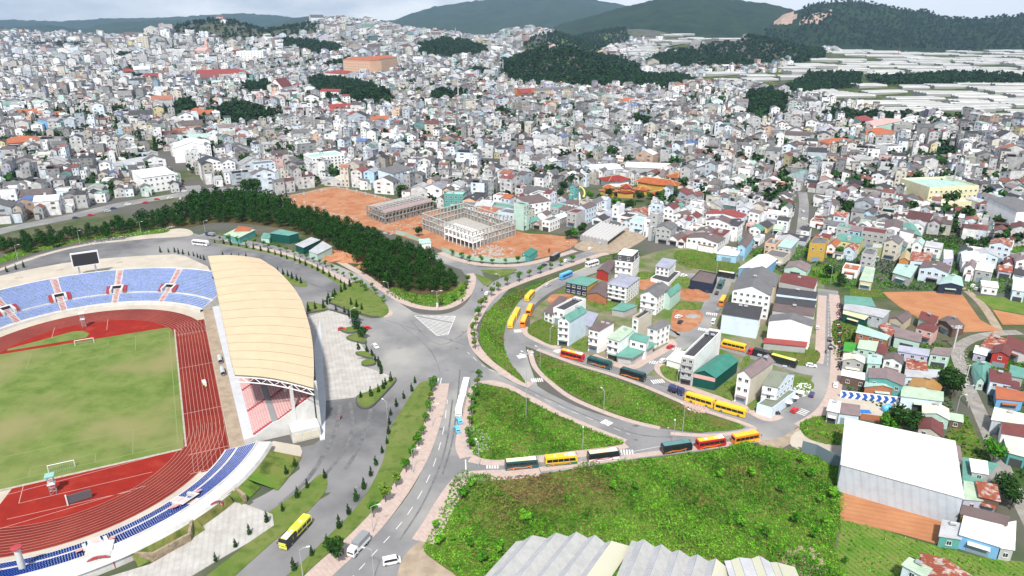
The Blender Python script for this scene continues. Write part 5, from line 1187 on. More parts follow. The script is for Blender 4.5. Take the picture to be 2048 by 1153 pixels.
HR('orange and red awning shed at the foot of the huge white wall', [(1528, 686), (1611, 694), (1613, 687), (1530, 679)], 3.2, roof='shed', rise=.4, wall='grey', roofc='red', st=1, wins=(), name='awning_shed', cat='shed')
for q, rc, wc, z, lab in (([(1545, 622), (1627, 634), (1630, 617), (1549, 608)], 'brown', 'lightgrey', 10, 'row house with brown roof just behind the huge white wall'), ([(1549, 606), (1629, 616), (1632, 604), (1552, 595)], 'dark', 'white', 10.5, 'row house with dark roof, second behind the huge white wall'),
 ([(1553, 588), (1632, 598), (1635, 586), (1557, 577)], 'dark', 'paleblue', 11.5, 'row house with dark roof and pale blue wall, third behind the huge white wall'), ([(1559, 564), (1628, 578), (1635, 562), (1566, 551)], 'maroon', 'grey', 9, 'house with grey gable wall and maroon roof at the end of the row')):
 HR(lab, q, z, roof='shed', rise=.3 if rc != 'maroon' else 1.5, wall=wc, roofc=rc, st=3, wins=(1,), door=None, tank=1, over=.15)
# ---- right-hand neighbourhood: roof outlines read from the photo
RL = [
([(1690, 607), (1750, 614), (1741, 598), (1690, 594)], 6, 'teal', 'steel', 'shed', 'teal roofed shed at the corner of the ploughed field'), ([(1688, 619), (1765, 636), (1779, 624), (1691, 608)], 5.5, 'lightgrey', 'steel', 'shed', 'long grey metal roofed shed along the street'), ([(1687, 628), (1728, 640), (1738, 633), (1688, 620)], 4.5, 'paleyellow', 'darkgreen', 'shed', 'pale yellow lean-to roof in front of the long grey shed'),
([(1780, 637), (1806, 646), (1824, 631), (1804, 624)], 5, 'brown', 'beige', 'gy', 'brown gabled house with cream gable below the field'), ([(1838, 637), (1868, 651), (1876, 636), (1843, 625)], 5, 'maroon', 'mint', 'shed', 'patched maroon roof beside the ploughed field'), ([(1877, 641), (1906, 658), (1929, 652), (1895, 633)], 4.5, 'brown', 'brown', 'gy', 'dusty brown barn at the bend of the country lane'),
([(1833, 655), (1868, 664), (1878, 653), (1846, 646)], 6.5, 'maroon', 'pink', 'hip', 'pink two storey house with maroon roof'), ([(1790, 674), (1840, 685), (1843, 671), (1787, 656)], 5, 'mauve', 'mint', 'shed', 'big mauve roof with mint eaves in the middle of the block'), ([(1757, 651), (1779, 676), (1788, 665), (1778, 648)], 5, 'rust', 'grey', 'shed', 'long dark rusty roof striped with white'),
([(1713, 666), (1772, 681), (1778, 674), (1718, 652)], 5.5, 'mint', 'brick', 'shed', 'mint roofed brick house with round window'), ([(1688, 703), (1719, 707), (1718, 690), (1690, 687)], 3.5, 'brightgreen', 'grey', 'shed', 'flat roof covered in bright green turf'), ([(1716, 697), (1750, 703), (1755, 686), (1720, 683)], 6, 'palegreen', 'mint', 'shed', 'house with pale green roof next to the turf roof'),
([(1752, 704), (1772, 712), (1775, 698), (1757, 687)], 5, 'maroon', 'white', 'shed', 'steep maroon roof slope joined to the pale green roof'), ([(1797, 702), (1856, 712), (1858, 700), (1799, 693)], 6.5, 'lilac', 'lilac', 'gx', 'lilac walled house with three dark windows'), ([(1861, 708), (1898, 713), (1903, 700), (1870, 697)], 6, 'mauve', 'mint', 'shed', 'mint walled house with mauve roof near the lane'),
([(1687, 720), (1728, 727), (1729, 715), (1688, 709)], 5.5, 'cream', 'grey', 'gy', 'cream gabled roof over a dark grey wall by the street'), ([(1736, 727), (1761, 729), (1762, 714), (1737, 712)], 6, 'mint', 'mint', 'shed', 'small mint box house between two gables'), ([(1768, 718), (1805, 728), (1806, 715), (1773, 708)], 6, 'brown', 'white', 'gy', 'white gabled house with brown roof in mid block'),
([(1813, 738), (1854, 742), (1852, 726), (1814, 720)], 4.5, 'rust', 'paleblue', 'shed', 'rusty red sheet roof beside the lilac house'), ([(1810, 754), (1878, 757), (1878, 743), (1812, 738)], 4, 'lightgrey', 'paleblue', 'shed', 'long low grey roof below the rusty sheet roof'), ([(1684, 751), (1736, 762), (1735, 750), (1685, 742)], 4, 'white', 'brown', 'shed', 'long white lean-to roof above the chevron wall'),
([(1739, 756), (1806, 772), (1810, 751), (1738, 738)], 7, 'mauve', 'teal', 'gy', 'big mauve gabled house with green striped front'), ([(1730, 774), (1801, 781), (1800, 770), (1733, 762)], 4.5, 'mint', 'brick', 'gy', 'low white and mint roof behind the chevron wall'), ([(1817, 774), (1878, 785), (1886, 767), (1826, 758)], 5, 'ochre', 'cream', 'gy', 'ochre hipped roof house beside the tall dark tree'),
([(1803, 793), (1885, 803), (1885, 787), (1805, 774)], 5, 'palegreen', 'paleblue', 'shed', 'long pale green roof over a pale blue wall'), ([(1846, 827), (1898, 840), (1896, 818), (1846, 809)], 4, 'cream', 'mint', 'gy', 'cream roofed workshop near the lane'), ([(1900, 840), (1925, 845), (1924, 833), (1900, 829)], 3, 'palegreen', 'brown', 'shed', 'small pale green lean-to by the garden'),
([(1838, 856), (1883, 872), (1886, 850), (1838, 836)], 6, 'maroon', 'cream', 'gy', 'maroon gabled house with cream gable behind the white warehouse'), ([(1678, 827), (1718, 832), (1718, 814), (1681, 809)], 4.5, 'mauve', 'paleblue', 'shed', 'mauve roofed pale blue hut on the depot edge'), ([(1655, 821), (1677, 826), (1680, 806), (1661, 803)], 5, 'white', 'lightgrey', 'shed', 'white gatehouse beside the depot'),
([(1905, 918), (1922, 921), (1918, 896), (1894, 889)], 7, 'mauve', 'grey', 'shed', 'mauve roof joined to the far corner of the white warehouse'), ([(1927, 964), (1962, 962), (1996, 932), (1926, 918)], 4, 'teal', 'grey', 'shed', 'teal roofed shed beside the white warehouse'), ([(1945, 944), (1975, 949), (1972, 926), (1940, 921)], 6, 'white', 'grey', 'shed', 'white striped roof over the teal shed'), ([(1928, 999), (1964, 1002), (1956, 970), (1929, 966)], 4, 'palegreen', 'lilac', 'shed', 'pale green roof beside the warehouse wall'),
([(1960, 994), (1999, 1003), (1991, 973), (1953, 966)], 5, 'rust', 'brown', 'shed', 'red and white striped rusty roof by the lane'), ([(1923, 1029), (2012, 1051), (2016, 1037), (1926, 1014)], 5, 'brown', 'ochre', 'shed', 'long brown roof below the warehouse corner'), ([(1921, 1070), (2000, 1094), (2003, 1054), (1929, 1036)], 4.5, 'white', 'blue', 'shed', 'white roofed blue walled farmhouse beside the red soil'), ([(2002, 1096), (2027, 1100), (2029, 1046), (2005, 1052)], 4, 'white', 'lightgrey', 'shed', 'white side roof of the farmhouse by the dirt track'),
([(1880, 1073), (1921, 1079), (1925, 1052), (1886, 1044)], 3.5, 'lightgrey', 'teal', 'shed', 'pale grey lean-to at the corner of the red soil'), ([(1806, 1131), (1846, 1153), (1861, 1141), (1819, 1120)], 6, 'palegreen', 'paleblue', 'shed', 'pale green roofed house at the foot of the vegetable plot'), ([(1852, 1155), (1930, 1180), (1942, 1153), (1842, 1107)], 4.5, 'rust', 'brick', 'gy', 'rusty red tiled shed at the bottom of the vegetable plot'),
([(1955, 761), (1969, 763), (1983, 728), (1946, 728)], 4, 'teal', 'mint', 'gy', 'teal gabled roof beside the country lane'), ([(1981, 762), (2022, 770), (2020, 749), (1979, 740)], 6, 'maroon', 'paleblue', 'shed', 'pale blue house with maroon roof right of the lane'), ([(2006, 771), (2038, 779), (2036, 767), (2008, 762)], 5, 'maroon', 'white', 'shed', 'low maroon roof behind the pale blue house'), ([(1994, 798), (2046, 803), (2048, 788), (1992, 775)], 4.5, 'orange', 'blue', 'shed', 'blue walled shed with orange rusted roof'),
([(2020, 752), (2046, 757), (2048, 740), (2022, 733)], 4, 'teal', 'grey', 'shed', 'teal roof at the right edge behind the maroon roofs'), ([(1984, 840), (2050, 850), (2052, 832), (1990, 818)], 5, 'cream', 'steel', 'shed', 'grey shed with cream roof right of the lane'), ([(2004, 866), (2052, 874), (2050, 850), (2003, 846)], 5, 'maroon', 'white', 'gx', 'long maroon roof below the cream roofed shed'), ([(2018, 906), (2052, 915), (2050, 884), (2008, 878)], 4.5, 'cream', 'teal', 'shed', 'cream roofed shop by the lower lane'),
([(1962, 692), (2000, 702), (2012, 682), (1985, 669)], 5, 'rust', 'paleblue', 'shed', 'rusty roof at the top of the lane'), ([(1985, 707), (2018, 713), (2024, 697), (1992, 691)], 6, 'maroon', 'red', 'gy', 'maroon house with arched white windows'), ([(2002, 690), (2052, 708), (2052, 688), (2018, 673)], 5, 'maroon', 'white', 'shed', 'maroon and white roof at the right edge by the lane'), ([(1948, 706), (1972, 712), (1976, 698), (1952, 694)], 3.5, 'white', 'lilac', 'shed', 'small white roof hut beside the lane'),
([(1434, 508), (1473, 513), (1484, 500), (1450, 494)], 4.5, 'white', 'skyblue', 'shed', 'sky blue house with flat white roof above the green lot'), ([(1476, 492), (1491, 495), (1507, 474), (1491, 468)], 8.5, 'brown', 'skyblue', 'gy', 'tall sky blue house with brown roof among red roofs'), ([(1619, 488), (1652, 489), (1657, 479), (1630, 474)], 11, 'grey', 'ochre', 'flat', 'ochre yellow tower house among low roofs'), ([(1811, 471), (1844, 474), (1829, 451), (1806, 448)], 7, 'teal', 'brown', 'gy', 'open hall with grey green gabled roof'),
([(1769, 457), (1803, 457), (1806, 444), (1772, 441)], 10, 'brown', 'white', 'gy', 'white three storey building with narrow stair tower'), ([(1786, 546), (1820, 556), (1835, 534), (1796, 530)], 5, 'mint', 'grey', 'shed', 'large pale mint roof above the dark hedge'), ([(1720, 561), (1744, 565), (1749, 538), (1731, 535)], 5, 'palegreen', 'beige', 'shed', 'narrow pale green roof beside the field hedge'), ([(1799, 519), (1818, 522), (1820, 507), (1806, 505)], 5, 'beige_', 'orange', 'gy', 'small bright orange house beside the red roof'),
([(1821, 521), (1860, 524), (1864, 508), (1825, 506)], 5, 'rust', 'paleblue', 'shed', 'pale blue house with rusty red roof beside the orange house'), ([(1887, 520), (1907, 518), (1906, 502), (1887, 500)], 9, 'white', 'lilac', 'flat', 'lilac block with white flat roof beside the cypress hedge'), ([(1926, 524), (1972, 527), (1970, 509), (1923, 505)], 7, 'white', 'white', 'gy', 'big white gabled hall by the hill lane'), ([(1878, 569), (1926, 573), (1922, 555), (1890, 553)], 5, 'mint', 'navy', 'gy', 'shed with white gable and teal front canopy above the field'),
([(1744, 497), (1763, 498), (1768, 489), (1746, 487)], 8, 'lightgrey', 'olive', 'flat', 'olive green block beside the round tree'), ([(2026, 580), (2050, 584), (2050, 560), (2028, 556)], 6, 'white', 'paleblue', 'shed', 'pale blue shed at the right edge above the crop rows'), ([(1965, 573), (1996, 577), (1994, 566), (1962, 563)], 4, 'white', 'white', 'shed', 'white bungalow above the crop rows'),
]
RC['beige_'] = (.5, .38, .22)
for P, z, rc, wc, rt, lab in RL:
 HR(lab, P, z, roof=rt, rise=1.4 if rt in ('gy', 'gx', 'hip') else .4, wall=wc, roofc=rc, st=2 if z > 5.2 else 1, wins=(0,), over=.35, door='shut' if z > 4 else None, wden=3.2, minwin=.75, tank=1 if rnd.random() < .25 else 0)
# big white warehouse, chevron wall, depot
w_ = house('white_warehouse', 'huge white roofed warehouse with pale blue grey wall above the red soil plot', qr([(1683, 930), (1926, 997), (1908, 886), (1691, 840)], 9.5), 9.5, roof='shed', rise=.5, wall='steel', roofc='white', st=1, wins=(), door=None, cat='warehouse', over=.3)
b = MB(); A, B2 = G(1681, 962), G(1905, 1030); d = (B2 - A); l = d.length; rz = math.atan2(d.y, d.x)
o = MB(); o.box((0, 0, 0), (l, 1.2, 1.6), STONE, 0); oo = thing('stone_base_wall', 'rough stone footing wall between the white warehouse and the red soil', 'wall', (A + B2) / 2, rz); o.build('wall', oo)
A, B2 = G(1679, 796), G(1819, 812); d = B2 - A; l = d.length; t = thing('chevron_wall', 'long blue and white chevron painted wall behind the depot', 'wall', (A + B2) / 2, math.atan2(d.y, d.x))
b = MB(); b.box((0, 0, 0), (l, .3, 3.2), wallm('white')); b.build('wall', t)
b = MB(); CH = mat('chevron_blue', (.02, .10, .42), .6); nC = 10
for k in range(nC):
 x = -l / 2 + l * (k + .12) / nC; s = l / nC * .55; y = -.17
 b.face([(x, y, .25), (x + s, y, .25), (x + s * 1.6, y, 1.6), (x + s * .6, y, 1.6)], CH); b.face([(x + s * .6, y, 1.6), (x + s * 1.6, y, 1.6), (x + s, y, 2.95), (x, y, 2.95)], CH)
b.build('painted_chevron', t)
# net screen wall at the gravel yard
wallrun('screen_fence', [(1602, 905), (1630, 913), (1676, 938)], 4.5, .2, mat('grey_net', (.16, .21, .24), .8), 'dark grey screen fence at the edge of the gravel yard', 'fence')
wallrun('site_hoarding', [(884, 503), (905, 512), (950, 522), (1000, 526), (1040, 524), (1060, 520)], 2.6, .15, mat('hoarding_green', (.38, .55, .46), .6), 'pale green hoarding along the orange building site', 'fence')
wallrun('site_hoarding', [(792, 468), (810, 472), (845, 486), (860, 494)], 2.4, .15, MATS['hoarding_green'], 'pale green hoarding between the pine wood and the concrete frames', 'fence')
wallrun('brick_wall', [(1720, 838), (1780, 846), (1815, 850)], 2.2, .3, wallm('brick'), 'low brick red wall below the depot yard')
# sheds beside the pine wood
for P, z, rc, wc, rt, lab in (([(448, 470), (478, 476), (510, 462), (480, 456)], 4, 'palegreen', 'teal', 'shed', 'pale green lean-to roofs with rusty hip behind the white coach'), ([(468, 463), (498, 462), (505, 456), (478, 452)], 5, 'orange', 'beige', 'hip', 'rusty orange hipped roof over the lean-to sheds'), ([(540, 467), (578, 472), (597, 468), (560, 461)], 5.5, 'teal', 'darkgreen', 'shed', 'dark green metal workshop with teal roof by the pine wood'), ([(522, 476), (538, 478), (545, 470), (528, 468)], 3, 'teal', 'mint', 'shed', 'small teal lean-to beside the dark green workshop'),
 ([(591, 490), (607, 496), (640, 482), (622, 477)], 4.5, 'lightgrey', 'darkgreen', 'shed', 'grey roofed green shed beside the workshop'), ([(618, 503), (634, 509), (664, 496), (646, 485)], 4, 'lightgrey', 'mint', 'shed', 'low mint walled shed with grey roof by the clay heap'), ([(1044, 508), (1058, 514), (1075, 503), (1062, 498)], 3.5, 'green', 'teal', 'shed', 'teal site hut on the orange building site'), ([(840, 489), (862, 486), (858, 479), (838, 481)], 3.5, 'mint', 'white', 'shed', 'white site office with mint roof beside the wood')):
 HR(lab, P, z, roof=rt, rise=1.0 if rt != 'shed' else .5, wall=wc, roofc=rc, st=1, wins=(), name='shed', cat='shed', over=.3)
# clay heaps
def mound(name, px, r, h, m, label, seed, cat='soil heap'):
 c = G(*px); rs = np.random.RandomState(seed); n = 20; b = MB(); prof = [(1, 0), (.8, .3), (.55, .65), (.3, .9), (.08, 1.0)]; vs = []
 jit = rs.uniform(.8, 1.2, (5, n))
 for a, (q, z) in enumerate(prof):
  for k in range(n): t_ = 2 * math.pi * k / n; b.v.append((r * q * jit[a][k] * math.cos(t_) * 1.3, r * q * jit[a][k] * math.sin(t_) * .8, h * z * jit[a][(k * 3) % n] if a else -.1))
 mi = b.mi(m)
 for a in range(4):
  for k in range(n): j = (k + 1) % n; b.f.append((a * n + k, a * n + j, a * n + n + j, a * n + n + k)); b.m.append(mi)
 b.f.append(tuple(4 * n + k for k in range(n))); b.m.append(mi)
 o = b.build(name, origin=None, smooth=False); o.location = c; tag(o, label, cat)
mound('clay_heap', (690, 518), 11, 3.8, M['clay'], 'large heap of red clay beside the sheds and pine wood', 1); mound('clay_heap', (728, 535), 4, 1.5, M['clay'], 'small red clay heap at the wood edge', 2)
mound('gravel_heap', (1386, 634), 3.2, 1.3, mat('gravel', (.36, .35, .33), .95, var=.3, scale=2), 'grey gravel heap on the bare plot in the estate', 3, 'gravel heap'); mound('clay_heap', (1372, 626), 4.5, 1.2, M['clay'], 'low red clay heap on the bare plot in the estate', 4)
mound('clay_heap', (1385, 585), 5, 1.4, M['clay'], 'red clay heap beside the dark blue block', 5)
# ---------- concrete frames under construction
CON = mat('raw_concrete', (.33, .31, .285), .9, c2=(.22, .20, .18), scale=.4); CONL = mat('pale_concrete', (.45, .43, .40), .85, var=.2, scale=.5)
def frame(label, A, B2, C, nx, ny, floors, fh, slab=(), infill=(), inner=False, cat='building frame', colw=.65, mt=CON):
 A, B2, C = G(*A), G(*B2), G(*C); u = B2 - A; w = C - B2; t = thing('concrete_frame', label, cat, A)
 H = floors * fh; k_ = 0
 for i_ in range(nx + 1):
  for j_ in range(ny + 1):
   if inner and 0 < i_ < nx and 0 < j_ < ny: continue
   p = u * (i_ / nx) + w * (j_ / ny)
   if k_ < 96: b = MB(); b.box((p.x, p.y, 0), (colw, colw, H), mt, math.atan2(u.y, u.x)); b.build('column', t); k_ += 1
 b = MB()
 for f in range(1, floors + 1):
  for j_ in range(ny + 1):
   if inner and 0 < j_ < ny: continue
   b.beam(Vector((0, 0, f * fh)) + w * (j_ / ny), u + w * (j_ / ny) + Vector((0, 0, f * fh)), colw * .9, mt)
  for i_ in range(nx + 1):
   if inner and 0 < i_ < nx: continue
   b.beam(u * (i_ / nx) + Vector((0, 0, f * fh)), u * (i_ / nx) + w + Vector((0, 0, f * fh)), colw * .9, mt)
 b.build('beam', t)
 for f, i0, i1, j0, j1 in slab:
  b = MB(); P = [u * (i / nx) + w * (j / ny) for i, j in ((i0, j0), (i1, j0), (i1, j1), (i0, j1))]; b.prism([(p.x, p.y) for p in P], f * fh - .3, f * fh + .05, mt); b.build('slab', t)
 for p0, p1, z0, z1 in infill:
  b = MB(); a = u * p0[0] + w * p0[1]; c_ = u * p1[0] + w * p1[1]; n = max(2, int((c_ - a).length / 4))
  for k in range(n):
   for s0, s1, y0, y1 in ((.05, .95, z0, z0 + (z1 - z0) * .4), (.05, .35, z0 + (z1 - z0) * .4, z0 + (z1 - z0) * .8), (.65, .95, z0 + (z1 - z0) * .4, z0 + (z1 - z0) * .8), (.05, .95, z0 + (z1 - z0) * .8, z1)):
    p, q = a.lerp(c_, (k + s0) / n), a.lerp(c_, (k + s1) / n); b.face([(p.x, p.y, y0), (q.x, q.y, y0), (q.x, q.y, y1), (p.x, p.y, y1)], CON)
  b.build('block_wall', t)
 return t, u, w, H
t, u, w, H = frame('long two storey concrete frame with purlin roof on the orange site', (771, 449), (867, 424), (830, 411), 14, 3, 2, 4.0, infill=(((0, 0), (1, 0), 0, 3.8), ((0, 0), (0, 1), 0, 3.8)), slab=((1, 0, 14, 0, 3),))
b = MB()
for k in range(29):
 f = k / 28; p = u * f; b.beam(p + Vector((0, 0, H + .1)), p + w * .5 + Vector((0, 0, H + 2.2)), .16, GREYM); b.beam(p + w * .5 + Vector((0, 0, H + 2.2)), p + w + Vector((0, 0, H + .1)), .16, GREYM)
for g in np.linspace(0, 1, 11):
 z = H + .2 + 2.1 * (1 - abs(g - .5) * 2); b.beam(w * g + Vector((0, 0, z)), w * g + u + Vector((0, 0, z)), .13, GW)
b.build('roof_purlin', t)
b = MB(); b.face([tuple(w * .0 + Vector((0, 0, H + .5))), tuple(u + Vector((0, 0, H + .5))), tuple(u + w * .2 + Vector((0, 0, H + 1.3))), tuple(w * .2 + Vector((0, 0, H + 1.3)))], mat('pinkish_sheet', (.34, .25, .25), .7)); b.build('roof_sheet', t)
t, u, w, H = frame('large hollow rectangular concrete frame beside the hoarding', (846, 458), (946, 498), (1030, 471), 14, 12, 3, 3.6, inner=True, slab=((0.06, 0, 14, 0, 12),), infill=(((0, 1), (1, 1), 0, 7.2), ((0, 0), (0, 1), 0, 7.2), ((1, .25), (1, 1), 0, 7.2), ((0, .0), (.75, 0), 0, 6.5)), mt=CONL)
t, u, w, H = frame('white columned front block of the hollow concrete frame', (890, 481), (946, 500), (968, 491), 7, 3, 2, 4.2, slab=((1, 0, 7, 0, 3),), infill=(((0, 0), (1, 0), 0, 1.2), ((1, 0), (1, 1), 0, 3)), mt=wallm('white'), colw=.4)
P = CLAYP
for k, px in enumerate([(577, 398), (608, 390), (643, 383), (677, 377), (694, 380), (713, 385), (731, 390), (750, 395), (769, 400), (590, 402), (609, 408), (628, 413), (647, 418)]):
 c = G(*px); t = thing('foundation_block', 'white concrete column base round the empty orange lot', 'concrete block', c, .4, 'column bases round the orange lot'); b = MB(); b.box((0, 0, 0), (2.0, 2.0, 1.6), CONL); b.build('block', t); b = MB(); b.box((0, 0, 1.6), (.5, .5, 1.0), CONL); b.build('stub', t)
wallrun('plinth_wall', [(563, 400), (610, 387), (672, 376), (725, 386), (780, 401)], .7, .6, CONL, 'thin white plinth wall along the back of the orange lot')
wallrun('plinth_wall', [(563, 402), (600, 413), (632, 420)], .7, .6, CONL, 'thin white plinth wall on the wood side of the orange lot'); wallrun('plinth_wall', [(645, 424), (690, 435), (716, 440)], .7, .6, CONL, 'short white plinth wall near the concrete frame')
for k, px in enumerate([(890, 452), (800, 462), (905, 512), (1010, 500), (985, 515), (1060, 480), (870, 480)]):
 pass
# ---------- greenhouses at the foot of the slope
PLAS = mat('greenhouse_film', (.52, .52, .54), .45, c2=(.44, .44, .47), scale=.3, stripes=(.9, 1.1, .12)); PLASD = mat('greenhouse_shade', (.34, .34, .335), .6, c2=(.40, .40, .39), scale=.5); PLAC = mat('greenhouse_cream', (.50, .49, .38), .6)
def greenhouse(label, peaks, end, zr, zv, m1, m2, wf=.62, tail=None):
 """sawtooth bays: ridge points in the photo at height zr; all ridges run toward direction of end"""
 R = [G(x, y, zr) for x, y in peaks]; d = G(end[1][0], end[1][1], zr) - G(end[0][0], end[0][1], zr); Ln = end[2]; d = d.normalized() * Ln
 t = thing('greenhouse', label, 'greenhouse', (R[0].x, R[0].y, 0)); o0 = Vector((R[0].x, R[0].y, 0)); g = (R[1] - R[0])
 R = [R[0] - g] + R
 for k in range(len(R) - 1):
  a, c_ = R[k], R[k + 1]; v = a.lerp(c_, wf); v.z = zv
  if k == 0: a = a.lerp(c_, .3); a.z = zv
  b = MB()
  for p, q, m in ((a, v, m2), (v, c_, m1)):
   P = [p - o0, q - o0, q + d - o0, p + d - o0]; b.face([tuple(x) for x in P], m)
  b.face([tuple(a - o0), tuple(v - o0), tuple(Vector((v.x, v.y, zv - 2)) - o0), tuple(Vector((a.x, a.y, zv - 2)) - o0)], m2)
  for p in (v, c_): b.tube([p - o0 + Vector((0, 0, .03)), p + d - o0 + Vector((0, 0, .03))], .09, TANK, n=4)
  n_ = int(Ln / 4)
  for j in range(n_ + 1):
   f = j / n_; b.tube([v - o0 + d * f, c_ - o0 + d * f], .03, PLASD, n=3, cap=False)
   b.tube([a - o0 + d * f, v - o0 + d * f], .03, PLASD, n=3, cap=False)
  b.build('roof_bay', t)
 last = R[-1]
 b = MB()
 for j in range(8):
  for p in (R[1], last): x = p - o0 + d * (j / 7); b.tube([(x.x, x.y, -1), (x.x, x.y, zv)], .07, GW, n=4)
 b.build('post', t)
 b = MB(); e = last + g * .9; e.z = zv - 1.2
 b.face([tuple(last - o0), tuple(e - o0), tuple(e + d - o0), tuple(last + d - o0)], PLAC); b.build('side_sheet', t)
 for p in (): pass
 return t
greenhouse('sawtooth greenhouse with grey plastic roof, left of the pair at the foot of the slope', [(1065, 1071), (1112, 1066), (1153, 1064), (1190, 1070), (1223, 1082)], ((1153, 1064), (1088, 1145), 34), 5.5, 4.0, PLAS, PLASD)
greenhouse('sawtooth greenhouse with grey plastic roof, right of the pair at the foot of the slope', [(1288, 1079), (1323, 1089), (1358, 1100), (1395, 1109), (1432, 1117)], ((1288, 1079), (1258, 1153), 30), 5.5, 4.0, PLAS, PLASD)
greenhouse('cream roofed greenhouse at the bottom beside the rubble', [(1478, 1115), (1519, 1112), (1555, 1125)], ((1478, 1115), (1500, 1180), 20), 5.0, 4.2, PLAC, PLAS)
t = thing('pipe_frame', 'white pipe frame rising from bushes beside the left greenhouse', 'frame', G(1045, 1150)); b = MB()
P4_ = [G(x, y) - G(1045, 1150) for x, y in ((1002, 1132), (1085, 1168), (1008, 1150), (1070, 1180))]
for a_, c_ in ((0, 1), (2, 3), (0, 2), (1, 3)):
 p, q = P4_[a_], P4_[c_]; b.tube([(p.x, p.y, 2.4), (q.x, q.y, 2.4)], .09, GW, n=5); b.tube([(p.x, p.y, 0), (p.x, p.y, 2.4)], .08, GW, n=5)
b.build('pipe', t)
# plastic market tunnels
t = thing('tunnel_greenhouse', 'row of grey plastic barrel roofs beside the market forecourt', 'greenhouse', G(1205, 478)); o0 = G(1205, 478); A, B2, C = G(1160, 481), G(1215, 493), G(1252, 465)
for k in range(8):
 b = MB(); a = A.lerp(B2, k / 8) - o0; c_ = A.lerp(B2, (k + 1) / 8) - o0; w = C - B2; n = 6
 pr = [(a.lerp(c_, j / n), 3 + 1.3 * math.sin(math.pi * j / n)) for j in range(n + 1)]
 for j in range(n):
  (p, z), (q, z2) = pr[j], pr[j + 1]; b.face([(p.x, p.y, z), (q.x, q.y, z2), (q.x + w.x, q.y + w.y, z2), (p.x + w.x, p.y + w.y, z)], PLAS)
  b.face([(p.x, p.y, 0), (q.x, q.y, 0), (q.x, q.y, z2), (p.x, p.y, z)], PLASD)
 b.mats = [mat('tunnel_film', (.50, .49, .48), .6) if m_ is PLAS else m_ for m_ in b.mats]; b.build('barrel_roof', t)
FOOT.append([(A.x, A.y), (B2.x, B2.y), (C.x, C.y), ((A + C - B2).x, (A + C - B2).y)])
# ================================================================== VEHICLES
TYRE = mat('tyre', (.02, .02, .02), .9); HUB = mat('wheel_rim', (.45, .45, .46), .4, metal=.6); VG = mat('vehicle_glass', (.018, .022, .028), .08, spec=.7)
HL = mat('headlight_glass', (.75, .75, .7), .2); TLI = mat('tail_light', (.45, .02, .02), .4)
def paintm(n, c): m = mat('paint_' + n, c, .28, spec=.6); return m
PC = dict(yellow=(.85, .52, .03), lemon=(.80, .80, .06), black=(.022, .024, .028), orange=(.80, .22, .02), red=(.55, .02, .025), darkteal=(.02, .085, .09), teal=(.10, .24, .25), white=(.82, .82, .82), blue=(.10, .38, .75), green=(.02, .16, .07), navy=(.04, .05, .14), grey=(.26, .27, .28), cream=(.72, .66, .42), silver=(.5, .51, .52), skyblue=(.12, .50, .78))
P_ = lambda n: paintm(n, PC[n])
def shell(b, prof, w, m, inset=.08):
 """extrude a side profile (x,z) across the width with slightly tucked upper edge"""
 n = len(prof); zt = max(z for x, z in prof); i0 = len(b.v)
 for s in (-1, 1):
  for x, z in prof: b.v.append((x, s * (w / 2 - inset * max(0, (z - zt * .55) / (zt * .45)) ** 2), z))
 q = b.mi(m)
 for k in range(n):
  j = (k + 1) % n; b.f.append((i0 + k, i0 + j, i0 + n + j, i0 + n + k)); b.m.append(q)
 b.f.append(tuple(i0 + k for k in range(n))[::-1]); b.m.append(q); b.f.append(tuple(i0 + n + k for k in range(n))); b.m.append(q)
def wheels(t, xs, w, r):
 for x in xs:
  for s in (-1, 1):
   b = MB(); y = s * (w / 2 - .14); b.tube([(x, y - .15, r), (x, y + .15, r)], r, TYRE, n=14); o = b.build('wheel', t)
   h = MB(); yy = y + s * .16; h.tube([(x, yy - .01 * s, r), (x, yy + .01 * s, r)], r * .55, HUB, n=10); h.build('rim', o)
